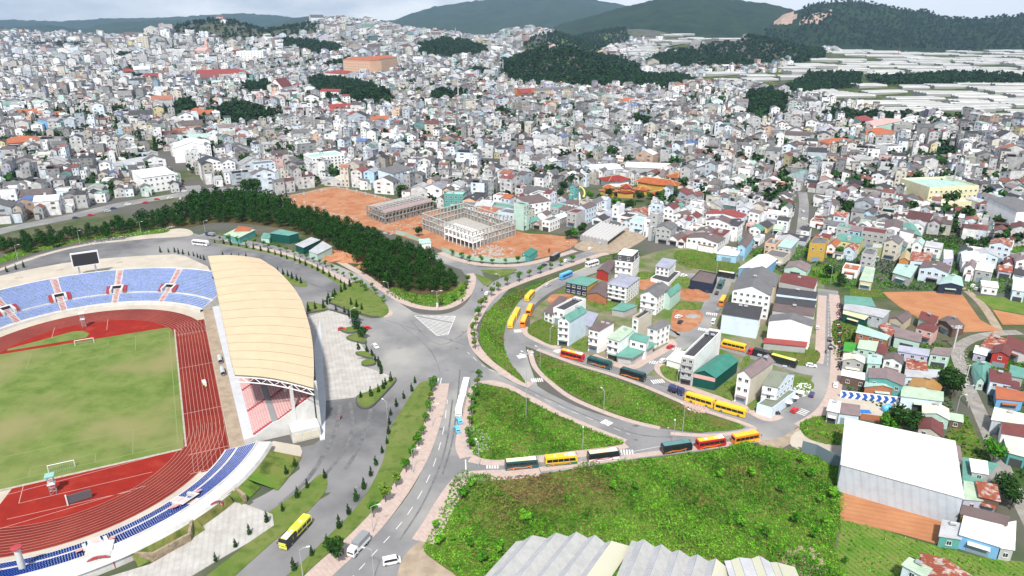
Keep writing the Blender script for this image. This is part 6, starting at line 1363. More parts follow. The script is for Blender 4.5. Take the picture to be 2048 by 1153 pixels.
def bus(label, rear, front, body='yellow', roof='yellow', low=None, swoosh=None, tail=None, acw='white', L=None, group='coaches parked round the estate', h=3.25, w=2.5, name='coach', cat='coach', rear_half=None, panels=True):
 A, B2 = G(*rear), G(*front); d = B2 - A; L = L or max(9.0, min(12.2, d.length)); c = (A + B2) / 2
 t = thing(name, label, cat, (c.x, c.y, .06), math.atan2(d.y, d.x), group); x0, x1 = -L / 2, L / 2; mb = P_(body)
 b = MB(); shell(b, [(x0, .35), (x1 - .1, .35), (x1, 1.2), (x1 - .12, 2.3), (x1 - .45, h - .12), (x1 - .7, h), (x0 + .35, h), (x0 + .08, h - .2), (x0, 1.5)], w, mb); b.build('body', t)
 if low:
  b = MB(); b.box((-.02, 0, .33), (L * .985, w + .03, .85), P_(low)); b.build('skirt', t)
 b = MB()   # roof skin
 b.box((-.15, 0, h - .02), (L - 1.1, w - .5, .07), P_(roof)); o = b.build('roof', t)
 for k in range(2):
  b = MB(); b.box((x0 + L * (.3 + .34 * k), 0, h + .05), (.8, .8, .06), P_(acw)); b.build('roof_hatch', t)
 b = MB(); b.box((x0 + L * .82, 0, h + .03), (L * .2, w - .7, .22), P_(acw), taper=.9); b.build('air_conditioner', t)
 for s in (-1, 1):
  n = 5; xa, xb = x0 + .5, x1 - 1.0
  b = MB(); y = s * (w / 2 + .012)
  P = [(xa, y, 1.55), (xb + .4, y, 1.55), (xb + .1, s * (w / 2 - .02), 2.62), (xa, s * (w / 2 - .02), 2.62)]; b.face(P if s < 0 else P[::-1], VG); b.build('side_window', t)
  b = MB()
  for k in range(1, n): x = xa + (xb - xa) * k / n; b.box((x, s * (w / 2 + .01), 1.55), (.09, .05, 1.06), mb)
  b.build('window_pillar', t)
  if swoosh:
   b = MB(); y = s * (w / 2 + .03); pts_u = [(x0 + .6, .7), (x0 + L * .3, 1.25), (x0 + L * .55, .95), (x0 + L * .8, 1.4)]; pts_l = [(x0 + .5, .5), (x0 + L * .3, .85), (x0 + L * .55, .62), (x0 + L * .8, 1.1)]
   for k in range(3):
    P = [(pts_l[k][0], y, pts_l[k][1]), (pts_l[k + 1][0], y, pts_l[k + 1][1]), (pts_u[k + 1][0], y, pts_u[k + 1][1]), (pts_u[k][0], y, pts_u[k][1])]; b.face(P if s < 0 else P[::-1], P_(swoosh))
   b.build('livery_swoosh', t)
  b = MB(); b.tube([(x1 - .5, s * (w / 2 - .1), h - .5), (x1 + .25, s * (w / 2 + .15), h - .55), (x1 + .3, s * (w / 2 + .15), h - 1.1)], .05, P_('black'), n=5); b.box((x1 + .3, s * (w / 2 + .15), h - 1.2), (.12, .25, .5), P_('black')); b.build('mirror', t)
  b = MB(); b.box((x1 - .03, s * (w / 2 - .4), .75), (.14, .45, .25), HL); b.build('headlight', t)
  b = MB(); b.box((x0 + .02, s * (w / 2 - .25), .9), (.12, .2, .6), TLI); b.build('tail_light', t)
 b = MB(); b.face([(x1 + .015, -w / 2 + .1, 1.25), (x1 + .015, w / 2 - .1, 1.25), (x1 - .36, w / 2 - .2, h - .4), (x1 - .36, -w / 2 + .2, h - .4)], VG); b.build('windscreen', t)
 b = MB(); b.face([(x0 - .01, w / 2 - .2, 1.9), (x0 - .01, -w / 2 + .2, 1.9), (x0 + .04, -w / 2 + .25, 2.8), (x0 + .04, w / 2 - .25, 2.8)], VG); b.build('rear_window', t)
 if rear_half: b = MB(); b.box((x0 + L * .8, 0, .36), (L * .38, w + .035, h - .36), P_(rear_half[0])); b.build('front_panel', t)
 wheels(t, (x0 + 2.6, x1 - 2.5), w, .5); return t
bus('lemon yellow coach with black front and black patterned sides in the lower stadium yard', (618, 1046), (566, 1102), 'lemon', 'lemon', low='black', group='', L=12, swoosh='black', rear_half=('black', 0))
bus('white coach nearer the junction of two parked nose to tail on the main road', (934, 768), (926, 800), 'white', 'white', group='white coaches on the main road', L=12)
bus('white coach farther from the junction of two parked nose to tail on the main road', (925, 803), (917, 836), 'white', 'white', group='white coaches on the main road', L=12)
bus('dark green coach with cream roof, leftmost on the lower street', (1010, 939), (1076, 933), 'darkteal', 'cream', low='darkteal', swoosh='orange', L=10.8)
bus('yellow coach with green ends, second from left on the lower street', (1089, 931), (1154, 925), 'yellow', 'yellow', low='green', swoosh='orange', L=10.6)
bus('black coach with cream roof and red spot, third from left on the lower street', (1174, 923), (1238, 915), 'black', 'cream', low='white', swoosh='red', L=10.6)
bus('black coach with teal roof and orange swoosh on the lower street', (1322, 907), (1382, 898), 'black', 'teal', low='black', swoosh='orange', acw='teal', L=10.6)
bus('red coach with yellow roof and white air conditioner on the lower street', (1391, 898), (1450, 889), 'red', 'yellow', swoosh='orange', L=10.4)
bus('orange ended yellow coach, rightmost on the lower street', (1463, 889), (1517, 879), 'orange', 'yellow', low='yellow', acw='yellow', L=10)
bus('red coach with yellow roof at the left end of coach street', (1122, 712), (1169, 724), 'red', 'yellow', swoosh='orange', L=10.6)
bus('black coach with dark teal roof right behind the red coach', (1175, 726), (1224, 740), 'darkteal', 'darkteal', swoosh='orange', acw='darkteal', L=10.8)
bus('black coach with dark teal roof alone before the street corner', (1242, 749), (1290, 764), 'black', 'darkteal', swoosh='orange', acw='darkteal', L=10.8)
bus('yellow coach nearest the green warehouse on coach street', (1372, 800), (1426, 816), 'yellow', 'yellow', acw='yellow', L=11)
bus('yellow coach in front of the narrow brown roofed house on coach street', (1432, 819), (1489, 835), 'yellow', 'yellow', acw='yellow', L=11.4)
bus('yellow coach alone at the top of the estate loop', (1067, 590), (1052, 606), 'yellow', 'yellow', acw='yellow', L=10)
bus('yellow coach in the left file of the estate loop, upper one', (1037, 625), (1028, 643), 'yellow', 'yellow', acw='yellow', L=9.5)
bus('yellow coach in the left file of the estate loop, lower one', (1028, 641), (1019, 661), 'yellow', 'yellow', acw='yellow', L=9.5)
bus('orange backed yellow coach in the right file of the estate loop, upper one', (1055, 636), (1063, 617), 'orange', 'yellow', low='orange', acw='yellow', L=9.5)
bus('orange backed yellow coach in the right file of the estate loop, lower one', (1044, 659), (1052, 639), 'orange', 'yellow', low='orange', acw='yellow', L=9.5)
bus('sky blue coach driving down behind the teal roofed shop', (1140, 553), (1123, 560), 'blue', 'skyblue', acw='skyblue', L=9.5, group='')
bus('white roofed coach beside the brown roofed shop on the loop road', (1171, 537), (1197, 529), 'white', 'white', L=9.5, group='')
bus('grey coach parked at the building site entrance', (1101, 524), (1118, 514), 'black', 'grey', acw='grey', L=9, group='')
bus('orange backed yellow coach beside the white hotel', (1440, 616), (1449, 600), 'orange', 'yellow', low='orange', acw='yellow', L=9)
bus('dark teal coach in the estate street above the orange one', (1437, 582), (1446, 566), 'darkteal', 'darkteal', acw='teal', L=9)
bus('black coach with cream roof by the yellow gabled house', (1437, 553), (1468, 558), 'black', 'cream', acw='white', L=9.5)
bus('yellow coach below the blank pale blue wall', (1490, 704), (1443, 693), 'yellow', 'yellow', low='orange', acw='yellow', L=10.5)
bus('black coach with lemon roof at the end of the cross street', (1542, 722), (1591, 736), 'black', 'lemon', acw='cream', L=11)
bus('white coach turning on the ring road behind the terrace', (384, 489), (420, 493), 'white', 'white', L=11.5, group='')
def truck(label, rear, front, cab, load, L=None, w=2.4, h=3.4, low='white'):
 A, B2 = G(*rear), G(*front); d = B2 - A; L = L or d.length; c = (A + B2) / 2; t = thing('truck', label, 'truck', (c.x, c.y, .07), math.atan2(d.y, d.x)); x0, x1 = -L / 2, L / 2
 b = MB(); shell(b, [(x1 - 2.1, .5), (x1 - .05, .5), (x1, 1.3), (x1 - .25, 2.4), (x1 - .6, 2.75), (x1 - 2.1, 2.75)], w * .96, P_(cab)); o = b.build('cab', t)
 b = MB(); b.face([(x1 + .0, -w * .42, 1.4), (x1 + .0, w * .42, 1.4), (x1 - .28, w * .38, 2.4), (x1 - .28, -w * .38, 2.4)], VG); b.build('windscreen', o)
 for s in (-1, 1):
  b = MB(); y = s * w * .487; P = [(x1 - 1.5, y, 1.5), (x1 - .35, y, 1.5), (x1 - .55, y * .985, 2.35), (x1 - 1.5, y * .985, 2.35)]; b.face(P if s < 0 else P[::-1], VG); b.build('side_window', o)
  b = MB(); b.box((x1 - .02, s * .85, .75), (.12, .4, .25), HL); b.build('headlight', o)
 Lb = L - 2.4; b = MB(); b.box((x0 + Lb / 2, 0, 1.0), (Lb, w, (h - 1) * .45), P_(low)); b.build('cargo_side', t)
 b = MB(); b.box((x0 + Lb / 2, 0, 1.0 + (h - 1) * .45), (Lb + .06, w + .06, (h - 1) * .55), P_(load), taper=.97); b.build('canvas_top', t)
 b = MB(); b.box((-.3, 0, .6), (L - 1.0, .9, .38), P_('black')); b.build('chassis', t)
 wheels(t, (x0 + 1.4, x0 + 2.5, x1 - 1.2) if L > 8 else (x0 + 1.4, x1 - 1.2), w, .46); return t
truck('truck with white cab and dark grey canvas on the kerb of the main road', (738, 1078), (697, 1122), 'white', 'grey', L=7.6)
truck('red cab truck with long black canvas in the estate cross street', (1541, 720), (1496, 708), 'red', 'black', L=10, low='black')
truck('small dark blue covered truck in front of the charcoal house', (1341, 784), (1364, 791), 'navy', 'navy', L=6, h=2.9, low='black')
truck('blue tipper truck beside the lean-to sheds at the pine wood', (432, 474), (411, 471), 'navy', 'grey', L=7, h=2.4, low='grey')
def car(label, rear, front, col, L=4.3, w=1.75, h=1.45, cat='car', van=False, z=.07, group=None):
 A, B2 = G(*rear), G(*front); d = B2 - A; c = (A + B2) / 2; t = thing('parked_car' if not van else 'van', label, cat, (c.x, c.y, z), math.atan2(d.y, d.x), group); x0, x1 = -L / 2, L / 2
 b = MB(); bd = [(x0, .3), (x1, .3), (x1 + .02, .62), (x1 - .25, .82), (x1 - 1.0, .92), (x0 + .1, .95), (x0, .75)]
 if van: bd = [(x0, .3), (x1, .3), (x1 + .02, .8), (x1 - .35, 1.1), (x0, 1.1)]
 shell(b, bd, w, P_(col), .03); b.build('body', t)
 z0 = .9 if not van else 1.05; top = h if not van else 1.95; xa, xb = (x0 + .25, x1 - 1.05) if not van else (x0 + .02, x1 - .45)
 cp = [(xa, z0), (xb, z0), (xb - .65, top), (xa + (.45 if not van else .08), top)]
 b = MB(); shell(b, cp, w * .93, P_(col), .1); b.build('cabin', t)
 wy = w * .93 / 2 + .012
 for s in (-1, 1):
  b = MB(); P = [(xa + .3, s * wy, z0 + .05), (xb - .2, s * wy, z0 + .05), (xb - .72, s * (wy - .09), top - .1), (xa + .5, s * (wy - .09), top - .1)]; b.face(P if s < 0 else P[::-1], VG); b.build('side_window', t)
  b = MB(); b.box((x1 - .02, s * (w / 2 - .28), .58), (.12, .34, .16), HL); b.build('headlight', t)
  b = MB(); b.box((x0 + .01, s * (w / 2 - .25), .65), (.1, .28, .16), TLI); b.build('tail_light', t)
 b = MB(); b.face([(xb + .01, -w * .4, z0 + .04), (xb + .01, w * .4, z0 + .04), (xb - .6, w * .36, top - .06), (xb - .6, -w * .36, top - .06)], VG); b.build('windscreen', t)
 b = MB(); b.face([(xa - .01, w * .38, z0 + .05), (xa - .01, -w * .38, z0 + .05), (xa + (.4 if not van else .06), -w * .35, top - .1), (xa + (.4 if not van else .06), w * .35, top - .1)], VG); b.build('rear_window', t)
 wheels(t, (x0 + .8, x1 - .8), w, .32); return t
car('white van crossing the lower main road', (767, 1130), (800, 1123), 'white', 4.8, 1.9, 2.0, 'van', True)
car('red car leaving the white plaza onto the junction', (723, 661), (743, 657), 'red', 4.6)
car('white car parked beside the lower plaza planters', (745, 690), (757, 701), 'white')
car('white car on the road at the tip of the pine wood', (970, 593), (979, 585), 'white')
car('grey car on the loop road below the blue coach', (1090, 576), (1101, 570), 'silver')
car('red car in the estate street beside the white villa', (1334, 700), (1348, 693), 'red')
car('white car at the corner of the estate street', (1320, 728), (1332, 721), 'white')
car('white car parked by the weedy corner plot', (1613, 733), (1631, 735), 'white')
car('dark blue car parked beside the white parasols', (1621, 798), (1625, 786), 'navy')
car('red car parked by the kerb of the corner mansion', (1581, 830), (1597, 817), 'red')
car('black car at the shopfront of the corner mansion', (1537, 829), (1558, 829), 'black', z=.2)
car('dark car in the estate street above the orange coach', (1431, 594), (1436, 583), 'black')
car('dark grey car below the orange backed coach', (1433, 628), (1439, 617), 'grey')
car('white minivan parked in the estate street near the gate', (1424, 652), (1430, 641), 'white', 4.8, 1.9, 2, 'van', True)
car('dark car on the straight street, farther of two', (1659, 686), (1660, 677), 'black')
car('dark car on the straight street, nearer of two', (1661, 702), (1661, 692), 'black')
car('white car parked at the chevron wall corner', (1670, 778), (1671, 769), 'white', z=.2)
car('silver car parked on the pavement of the straight street', (1634, 662), (1635, 653), 'silver', z=.2)
car('white car with sky blue roof, nearer the coaches of two', (920, 848), (917, 841), 'skyblue')
car('white car with sky blue roof, farther from the coaches of two', (916, 866), (913, 858), 'skyblue')
car('white car under the open end of the grandstand', (603, 858), (617, 852), 'white', z=.2)
car('red car under the open end of the grandstand', (606, 846), (620, 842), 'red', z=.2)
car('red car standing on the white plaza edge', (679, 662), (689, 661), 'red', 3.6, z=.22)
car('white car beside the lean-to sheds at the pine wood', (453, 483), (464, 485), 'white')
car('white car beside the pale green shed roofs', (634, 513), (648, 508), 'white')
car('white car in the narrow side of the mansion block', (1350, 551), (1360, 546), 'white'); car('white car parked above the pin plot lane', (1360, 554), (1374, 553), 'white')
car('white car among the site traffic at the wood road', (1127, 527), (1137, 521), 'white'); car('dark car on the upper curved road', (1083, 535), (1094, 530), 'black')
car('white car by the market tunnels, left one', (1176, 502), (1186, 497), 'white'); car('silver car by the market tunnels, right one', (1196, 492), (1206, 487), 'silver')
car('blue car beside the bare plot in the estate', (1412, 587), (1421, 582), 'navy'); car('black car on the bare plot of the estate', (1357, 650), (1364, 643), 'black')
car('white pickup at the bare plot of the estate', (1352, 638), (1362, 634), 'white')
car('white car at the forecourt above the crop rows', (1942, 577), (1950, 571), 'white'); car('silver car at the forecourt above the crop rows', (1948, 583), (1958, 577), 'silver')
car('white car by the open hall on the hill', (1838, 500), (1848, 499), 'white'); car('white car behind the round trees of the loop', (1278, 470), (1288, 465), 'white')
k_ = 0
for px in along([(150, 438), (200, 428), (250, 413), (300, 404), (345, 397)], 11) + along([(365, 375), (350, 352), (330, 332), (305, 315)], 12):
 c = rnd.choice(['white', 'silver', 'black', 'white', 'red', 'navy']); 
 t = car('%s car in the traffic of the town street beyond the pine wood' % dict(navy='dark blue').get(c, c), (0 + 1024, 700), (1040, 700), c, group='cars of the town street, ' + c); t.location = (px.x + rnd.uniform(-2, 2), px.y + rnd.uniform(-2, 2), .06); t.rotation_euler = (0, 0, rnd.choice([.35, .3, 3.5])); k_ += 1
for k in range(9):
 g = G(*[(368, 384), (375, 398), (386, 390), (362, 399), (352, 385), (340, 398), (1306 + 300, 425), (1608, 440), (1606, 458)][k]); c = ['white', 'black', 'white', 'silver', 'white', 'white', 'silver', 'white', 'navy'][k]
 t = car('%s car at the town crossroads beyond the pine wood' % c if k < 6 else '%s car in the steep right hand town street' % dict(navy='dark blue').get(c, c), (1024, 700), (1040, 700), c, group='cars of the town crossroads, ' + c if k < 6 else None); t.location = (g.x, g.y, .06); t.rotation_euler = (0, 0, rnd.uniform(0, 3))
# motorbikes with riders
SKIN = mat('skin', (.45, .28, .2), .7)
def bike(px, rz, jacket, label):
 g = G(*px); t = thing('motorbike', label.replace('rider', 'motorbike'), 'motorbike', (g.x, g.y, .07), rz)
 for x in (-.62, .62): b = MB(); b.tube([(x, -.05, .3), (x, .05, .3)], .3, TYRE, n=12); b.build('wheel', t)
 b = MB(); b.tube([(-.65, 0, .55), (-.2, 0, .7), (.3, 0, .55), (.55, 0, .95)], .15, P_('black'), n=6); b.build('body', t); b = MB(); b.tube([(.5, -.35, 1.05), (.5, .35, 1.05)], .03, RAIL, n=5); b.build('handlebar', t)
 me = bpy.data.meshes.new('person'); V = [(-.15, 0, .78), (-.12, 0, 1.05), (-.05, 0, 1.3), (-.02, 0, 1.45), (0, 0, 1.62), (.2, .17, .72), (.18, .2, .35), (.2, -.17, .72), (.18, -.2, .35), (-.04, .22, 1.33), (.2, .28, 1.12), (.45, .3, 1.08), (-.04, -.22, 1.33), (.2, -.28, 1.12), (.45, -.3, 1.08), (.01, 0, 1.74)]
 E = [(0, 1), (1, 2), (2, 3), (3, 4), (4, 15), (0, 5), (5, 6), (0, 7), (7, 8), (2, 9), (9, 10), (10, 11), (2, 12), (12, 13), (13, 14)]; R_ = [.15, .16, .18, .07, .11, .09, .06, .09, .06, .07, .05, .04, .07, .05, .04, .09]
 me.from_pydata(V, E, []); o = bpy.data.objects.new('person', me); COL.objects.link(o); o.modifiers.new('s', 'SKIN')
 for k, r in enumerate(R_): me.skin_vertices[0].data[k].radius = (r, r)
 me.skin_vertices[0].data[0].use_root = True; sb = o.modifiers.new('u', 'SUBSURF'); sb.levels = 1; sb.render_levels = 1
 me.materials.append(P_(jacket)); o.location = (g.x, g.y, .07); o.rotation_euler = (0, 0, rz); tag(o, label, 'person')
bike((682, 838), 1.5, 'red', 'rider in red crossing the stadium yard'); bike((988, 570), 1.2, 'black', 'rider in black by the small traffic island'); bike((964, 583), 1.3, 'navy', 'rider in dark blue behind the white car'); bike((976, 574), 1.2, 'grey', 'rider in grey between the traffic islands'); bike((1651, 707), 1.5, 'black', 'rider in black on the straight street'); bike((1790 / 2 + 30, 596 + 8), 1.0, 'black', 'rider in black at the edge of the junction')
for k, p in enumerate(along([(1676, 610), (1678, 650), (1680, 700), (1676, 745)], 2.6)):
 b_ = ['red', 'black', 'navy', 'white']; t = thing('motorbike', 'parked motorbike on the pavement of the straight street', 'motorbike', (p.x + rnd.uniform(-.5, .5), p.y, .17), rnd.uniform(-.3, .3), 'motorbikes parked on the straight street')
 for x in (-.62, .62): b = MB(); b.tube([(x, -.05, .3), (x, .05, .3)], .3, TYRE, n=8); b.build('wheel', t)
 b = MB(); b.tube([(-.65, 0, .55), (-.2, 0, .75), (.3, 0, .55), (.55, 0, .98)], .17, P_(b_[k % 4]), n=6); b.build('body', t)
for k, px in enumerate([(1598, 795), (1588, 805), (1575, 815)]):
 g = G(*px); t = thing('parasol', 'round white parasol on the pavement beside the corner mansion', 'parasol', (g.x, g.y, .17), 0, 'white parasols of the corner mansion'); b = MB(); b.lathe((0, 0, 2.2), [(1.6, 0), (.9, .35), (.05, .6)], GW, 12); b.build('canopy', t); b = MB(); b.tube([(0, 0, 0), (0, 0, 2.6)], .04, RAIL, n=5); b.build('pole', t)
for px, cc, lab in (((1772, 824), 'skyblue', 'turquoise round tank in the depot yard'), ((1795, 835), 'blue', 'blue and white concrete drum in the depot yard')):
 g = G(*px); t = thing('storage_tank', lab, 'tank', (g.x, g.y, .26), .3); b = MB(); b.tube([(-1.5, 0, 1.3), (1.5, 0, 1.5)], 1.2, P_(cc), n=14); b.build('drum', t, smooth=True); b = MB(); b.box((-1, 0, 0), (.3, 2, .8), GREYM); b.box((1, 0, 0), (.3, 2, .8), GREYM); b.build('stand', t)
g = G(1728, 825); t = thing('solar_panel', 'flat blue panels lying in the depot yard', 'panel', (g.x, g.y, .3), -.1); b = MB()
for k in range(3): b.box((k * 1.5 - 1.5, 0, 0), (1.4, 2.4, .12), mat('panel_blue', (.02, .18, .55), .3))
b.build('panel', t)
# ================================================================== STREET LAMPS
LH = mat('lamp_head', (.78, .80, .80), .4); POLE = mat('lamp_pole', (.52, .53, .53), .5, metal=.3)
def lamp_proto(kind, h):
 t = thing('street_lamp', 'x', 'street lamp'); b = MB(); b.tube([(0, 0, 0), (0, 0, h)], .11, POLE, n=6, r2=.07); b.build('pole', t)
 arms = {'s': [0], 'd': [0, math.pi], 'm': [k * math.pi / 3 for k in range(6)]}[kind]
 for a in arms:
  L = 1.8; b = MB(); ca, sa = math.cos(a), math.sin(a); b.tube([(0, 0, h - .3), (ca * L * .5, sa * L * .5, h + .25), (ca * L, sa * L, h + .3)], .055, POLE, n=5); b.build('arm', t)
  b = MB(); b.box((ca * (L + .4), sa * (L + .4), h + .24), (.95, .36, .15), LH, a); b.build('lamp_head', t)
 return t
LPR = {('s', 9): lamp_proto('s', 9.0), ('d', 10): lamp_proto('d', 10.0), ('m', 26): lamp_proto('m', 26.0), ('s', 7): lamp_proto('s', 7.0)}
LU = set()
def lamp(px, kd, rz, label, group=None):
 g = G(*px)
 if kd in LU:
  o = dup(LPR[kd], g, rz, label, group)
  if not group and 'group' in o: del o['group']
  return
 LU.add(kd); o = LPR[kd]; o.location = g; o.rotation_euler = (0, 0, rz); o['label'] = label
 if group: o['group'] = group
lamp((1052, 838), ('m', 26), .3, 'very tall mast with a ring of lamps on the triangular scrub island')
for px, kd, rz, lab in (((1080, 736), ('s', 9), 2.5, 'lamp post on the left edge of the long scrub lot'), ((1207, 826), ('s', 9), 2.0, 'lamp post on the slip road side of the long scrub lot'), ((1365, 864), ('d', 10), 1.9, 'twin armed lamp at the pointed end of the long scrub lot'), ((1352, 790), ('s', 9), 1.2, 'lamp post in front of the charcoal house'), ((1100, 686), ('s', 7), 1.0, 'short lamp on the weedy plot before the green roofed house'),
 ((875, 621), ('d', 10), .1, 'twin armed lamp at the foot of the pine wood'), ((659, 624), ('s', 7), .2, 'white globe lamp at the corner of the white plaza'), ((778, 598), ('s', 9), 3, 'lamp post at the edge of the pine wood street'), ((36, 520), ('s', 9), .3, 'lamp post at the far left of the ring road'), ((160, 489), ('s', 9), -.2, 'lamp post behind the black scoreboard'), ((283, 470), ('s', 9), -.2, 'lamp post by the concrete apron'), ((411, 468), ('s', 9), 0, 'lamp post beside the white coach'),
 ((826, 947), ('s', 9), .1, 'lamp post on the pavement halfway down the main road'), ((746, 1066), ('s', 9), .2, 'lamp post on the pavement above the grey truck'), ((606, 1155), ('s', 9), .3, 'lamp post on the mown verge at the bottom'), ((748, 1155), ('s', 9), 3.0, 'lamp post in the main road at the bottom'), ((865, 855), ('s', 9), .2, 'lamp post on the pavement below the round lawn tip'), ((958, 935), ('s', 9), 2.0, 'lamp post at the corner of the lower street'), ((1165, 899), ('s', 7), 1.5, 'small lamp at the tip of the triangular island'),
 ((1346, 895), ('s', 9), 1.4, 'lamp post between the parked coaches of the lower street'), ((956, 703), ('s', 9), 2.9, 'lamp post on the curved pavement beside the embankment'), ((1000, 575), ('s', 7), 2.7, 'lamp post on the upper curved pavement'), ((1433, 546), ('s', 9), 1.0, 'lamp post by the green lot above the loop'), ((1661, 566), ('s', 9), 2.0, 'lamp post at the top of the straight street'), ((703, 655), ('s', 9), .6, 'lamp post in the hedge of the plaza'), ((1050, 543), ('s', 9), 2.0, 'lamp post beside the larger traffic island'), ((1140, 512), ('s', 9), 3.6, 'lamp post by the orange site and the grey coach'), ((775, 838), ('s', 7), 2.4, 'lamp post at the yard edge beside the long verge'), ((1910, 836), ('s', 9), .2, 'white lamp post by the garden of the lane'), ((1905, 695), ('s', 9), 2, 'concrete pole at the bend of the lane'), ((1936, 815), ('s', 9), 2.8, 'lamp post halfway down the lane')):
 lamp(px, kd, rz, lab)
CONP = mat('concrete_pole', (.62, .62, .60), .8)
t = thing('sign_pole', 'white flat topped pole sign in the pine wood side pavement', 'sign', G(875, 617)); b = MB(); b.box((0, 0, 0), (1.0, .2, 3.0), GW); b.build('board', t)
t = thing('utility_pole', 'thick white transformer pole at the bend of the country lane', 'utility pole', G(1907, 697)); b = MB(); b.tube([(0, 0, 0), (0, 0, 11)], .28, CONP, n=8); b.build('pole', t); b = MB(); b.box((0, 0, 9.6), (3.2, .5, .3), CONP); b.box((0, 0, 10.5), (3.2, .4, .2), CONP); b.build('crossarm', t)
for px in ((1936, 812), (1930, 770)):
 t = thing('utility_pole', 'white utility pole beside the lane above the tall dark tree' if px[1] > 800 else 'white utility pole beside the lane below the mauve roofed house', 'utility pole', G(*px)); b = MB(); b.tube([(0, 0, 0), (0, 0, 9)], .16, CONP, n=6); b.build('pole', t); b = MB(); b.box((0, 0, 8.4), (1.6, .15, .15), CONP); b.build('crossarm', t)
# rubble and litter beside pavements and on the sites (uncountable)
rs = np.random.RandomState(5)
def rubble(name, px, n, s, m, label, seed):
 rs = np.random.RandomState(seed); P = GP(px, 0, True); xs = [p[0] for p in P]; ys = [p[1] for p in P]; b = MB(); k = 0; tr = 0
 while k < n and tr < n * 30:
  tr += 1; x, y = rs.uniform(min(xs), max(xs)), rs.uniform(min(ys), max(ys))
  if not inpoly(x, y, P): continue
  d = s * rs.uniform(.4, 1.4, 3); b.box((x, y, .12), (d[0] * 1.5, d[1], d[2] * .45), m, rs.uniform(0, 3), .7); k += 1
 o = b.build(name); tag(o, label, 'rubble', kind='stuff')
rubble('rubble', [(935, 860), (950, 855), (985, 880), (978, 900), (940, 912), (925, 895)], 220, .5, CONL, 'pale rubble along the paved edge of the triangular island', 1)
rubble('rubble', [(940, 505), (985, 490), (1030, 500), (1010, 518), (960, 520)], 160, .9, CONL, 'building debris on the orange site inside the hoarding', 2)
rubble('rubble', [(1365, 805), (1385, 803), (1420, 822), (1400, 828), (1372, 818)], 120, .6, mat('pink_rubble', (.5, .36, .33), .9), 'pinkish rubble beside the yellow coaches on the scrub lot', 3)
rubble('rubble', [(1140, 870 - 200), (1330, 845), (1325, 862), (1300, 850)], 10, .5, CONL, 'white litter on the scrub lot', 4)
rubble('rubble', [(1560, 1110), (1600, 1095), (1640, 1110), (1650, 1150), (1590, 1150)], 160, .7, mat('brown_rubble', (.36, .27, .2), .9), 'brown rubble beside the cream greenhouse', 6)
rubble('rubble', [(1910, 690), (1930, 690), (1940, 760), (1950, 800), (1930, 800), (1912, 740)], 150, .5, CONL, 'stones along the country lane', 7)
rubble('rubble', [(1592, 770), (1620, 770), (1622, 790), (1592, 792)], 70, .6, GW, 'white litter heap beside the parasols', 8)
rubble('rubble', [(700, 470), (790, 460), (800, 468), (720, 478), (690, 462)], 60, .8, CONL, 'loose blocks along the edge of the orange lot', 9)
rubble('rubble', [(180, 484), (330, 455), (345, 458), (260, 474), (190, 490)], 120, .6, CONL, 'pale stones along the verge below the pine wood', 10)
rubble('rubble', [(760, 440), (900, 425), (900, 445), (790, 462)], 120, .7, CONL, 'debris between the two concrete frames', 11)
# ================================================================== LANDMARK BUILDINGS OF THE TOWN
def fq(Lp, Rp, depth, skew=0.0):
 A, B2 = GT(*Lp), GT(*Rp); d = B2 - A; d.z = 0; u = d.normalized(); n = Vector((-u.y, u.x, 0)); s = u * (skew * depth)
 return [A, B2, B2 + n * depth + s, A + n * depth + s], min(A.z, B2.z)
def LM(name, label, Lp, Rp, depth, h, cat='building', **k):
 q, z = fq(Lp, Rp, depth, k.pop('skew', 0)); return house(name, label, q, h, z0=z, cat=cat, base=-4, **k)
LM('apartment_block', 'white seven storey apartment block behind the orange lot', (628, 360), (692, 352), 22, 19, roof='flat', rise=.9, wall='white', roofc='mint', st=7, wins=(0, 3), wden=3.2, door=None, tank=2)
LM('apartment_block', 'white slab house with blank windowed side beside the concrete frame', (787, 384), (829, 372), 16, 15, roof='shed', rise=2, wall='paleblue', roofc='grey', st=5, wins=(0,), wden=5, door=None)
LM('apartment_block', 'white narrow slab left of the seven storey block', (512, 362), (554, 357), 14, 14, roof='flat', rise=.6, wall='paleblue', roofc='grey', st=5, wins=(0,), wden=4, door=None)
LM('white_house', 'tall white house with stair tower just right of the concrete frame', (1056, 447), (1100, 440), 15, 14, roof='shed', rise=1.5, wall='white', roofc='brown', st=4, wins=(0,), wden=4, door=None, cat='house')
LM('hall', 'big white hall with arched roof on the town side street', (352, 330), (425, 322), 34, 16, roof='gy', rise=5, wall='white', roofc='white', st=2, wins=(), door=None, cat='hall')
LM('hall', 'pale green roofed hall above the side street', (356, 300), (424, 296), 30, 10, roof='shed', rise=1, wall='white', roofc='mint', st=2, wins=(), door=None, cat='hall')
LM('hotel', 'white hotel with steep dormered roofs at the town crossroads', (405, 362), (446, 358), 16, 16, roof='gy', rise=3.5, wall='white', roofc='dark', st=5, wins=(0, 1), wden=3.2, cat='hotel')
LM('hotel', 'narrow white gabled hotel beside the crossroads hotel', (448, 360), (474, 357), 14, 15, roof='gy', rise=3, wall='white', roofc='grey', st=5, wins=(0, 1), wden=3, cat='hotel')
LM('apartment_block', 'white terraced building above the bus stops of the town street', (290, 388), (355, 378), 24, 13, roof='shed', rise=2.5, wall='white', roofc='white', st=3, wins=(0,), wden=4, door=None)
LM('warehouse', 'pale blue town warehouse with grey roof', (262, 354), (318, 340), 26, 10, roof='gx', rise=2, wall='paleblue', roofc='lightgrey', st=1, wins=(), door=None, cat='warehouse')
LM('pagoda_hall', 'orange roofed brick red temple hall at the left edge of town', (10, 305), (92, 296), 26, 8, roof='hip', rise=5, wall='brick', roofc='orange', st=2, wins=(0,), wden=4, door=None, cat='temple')
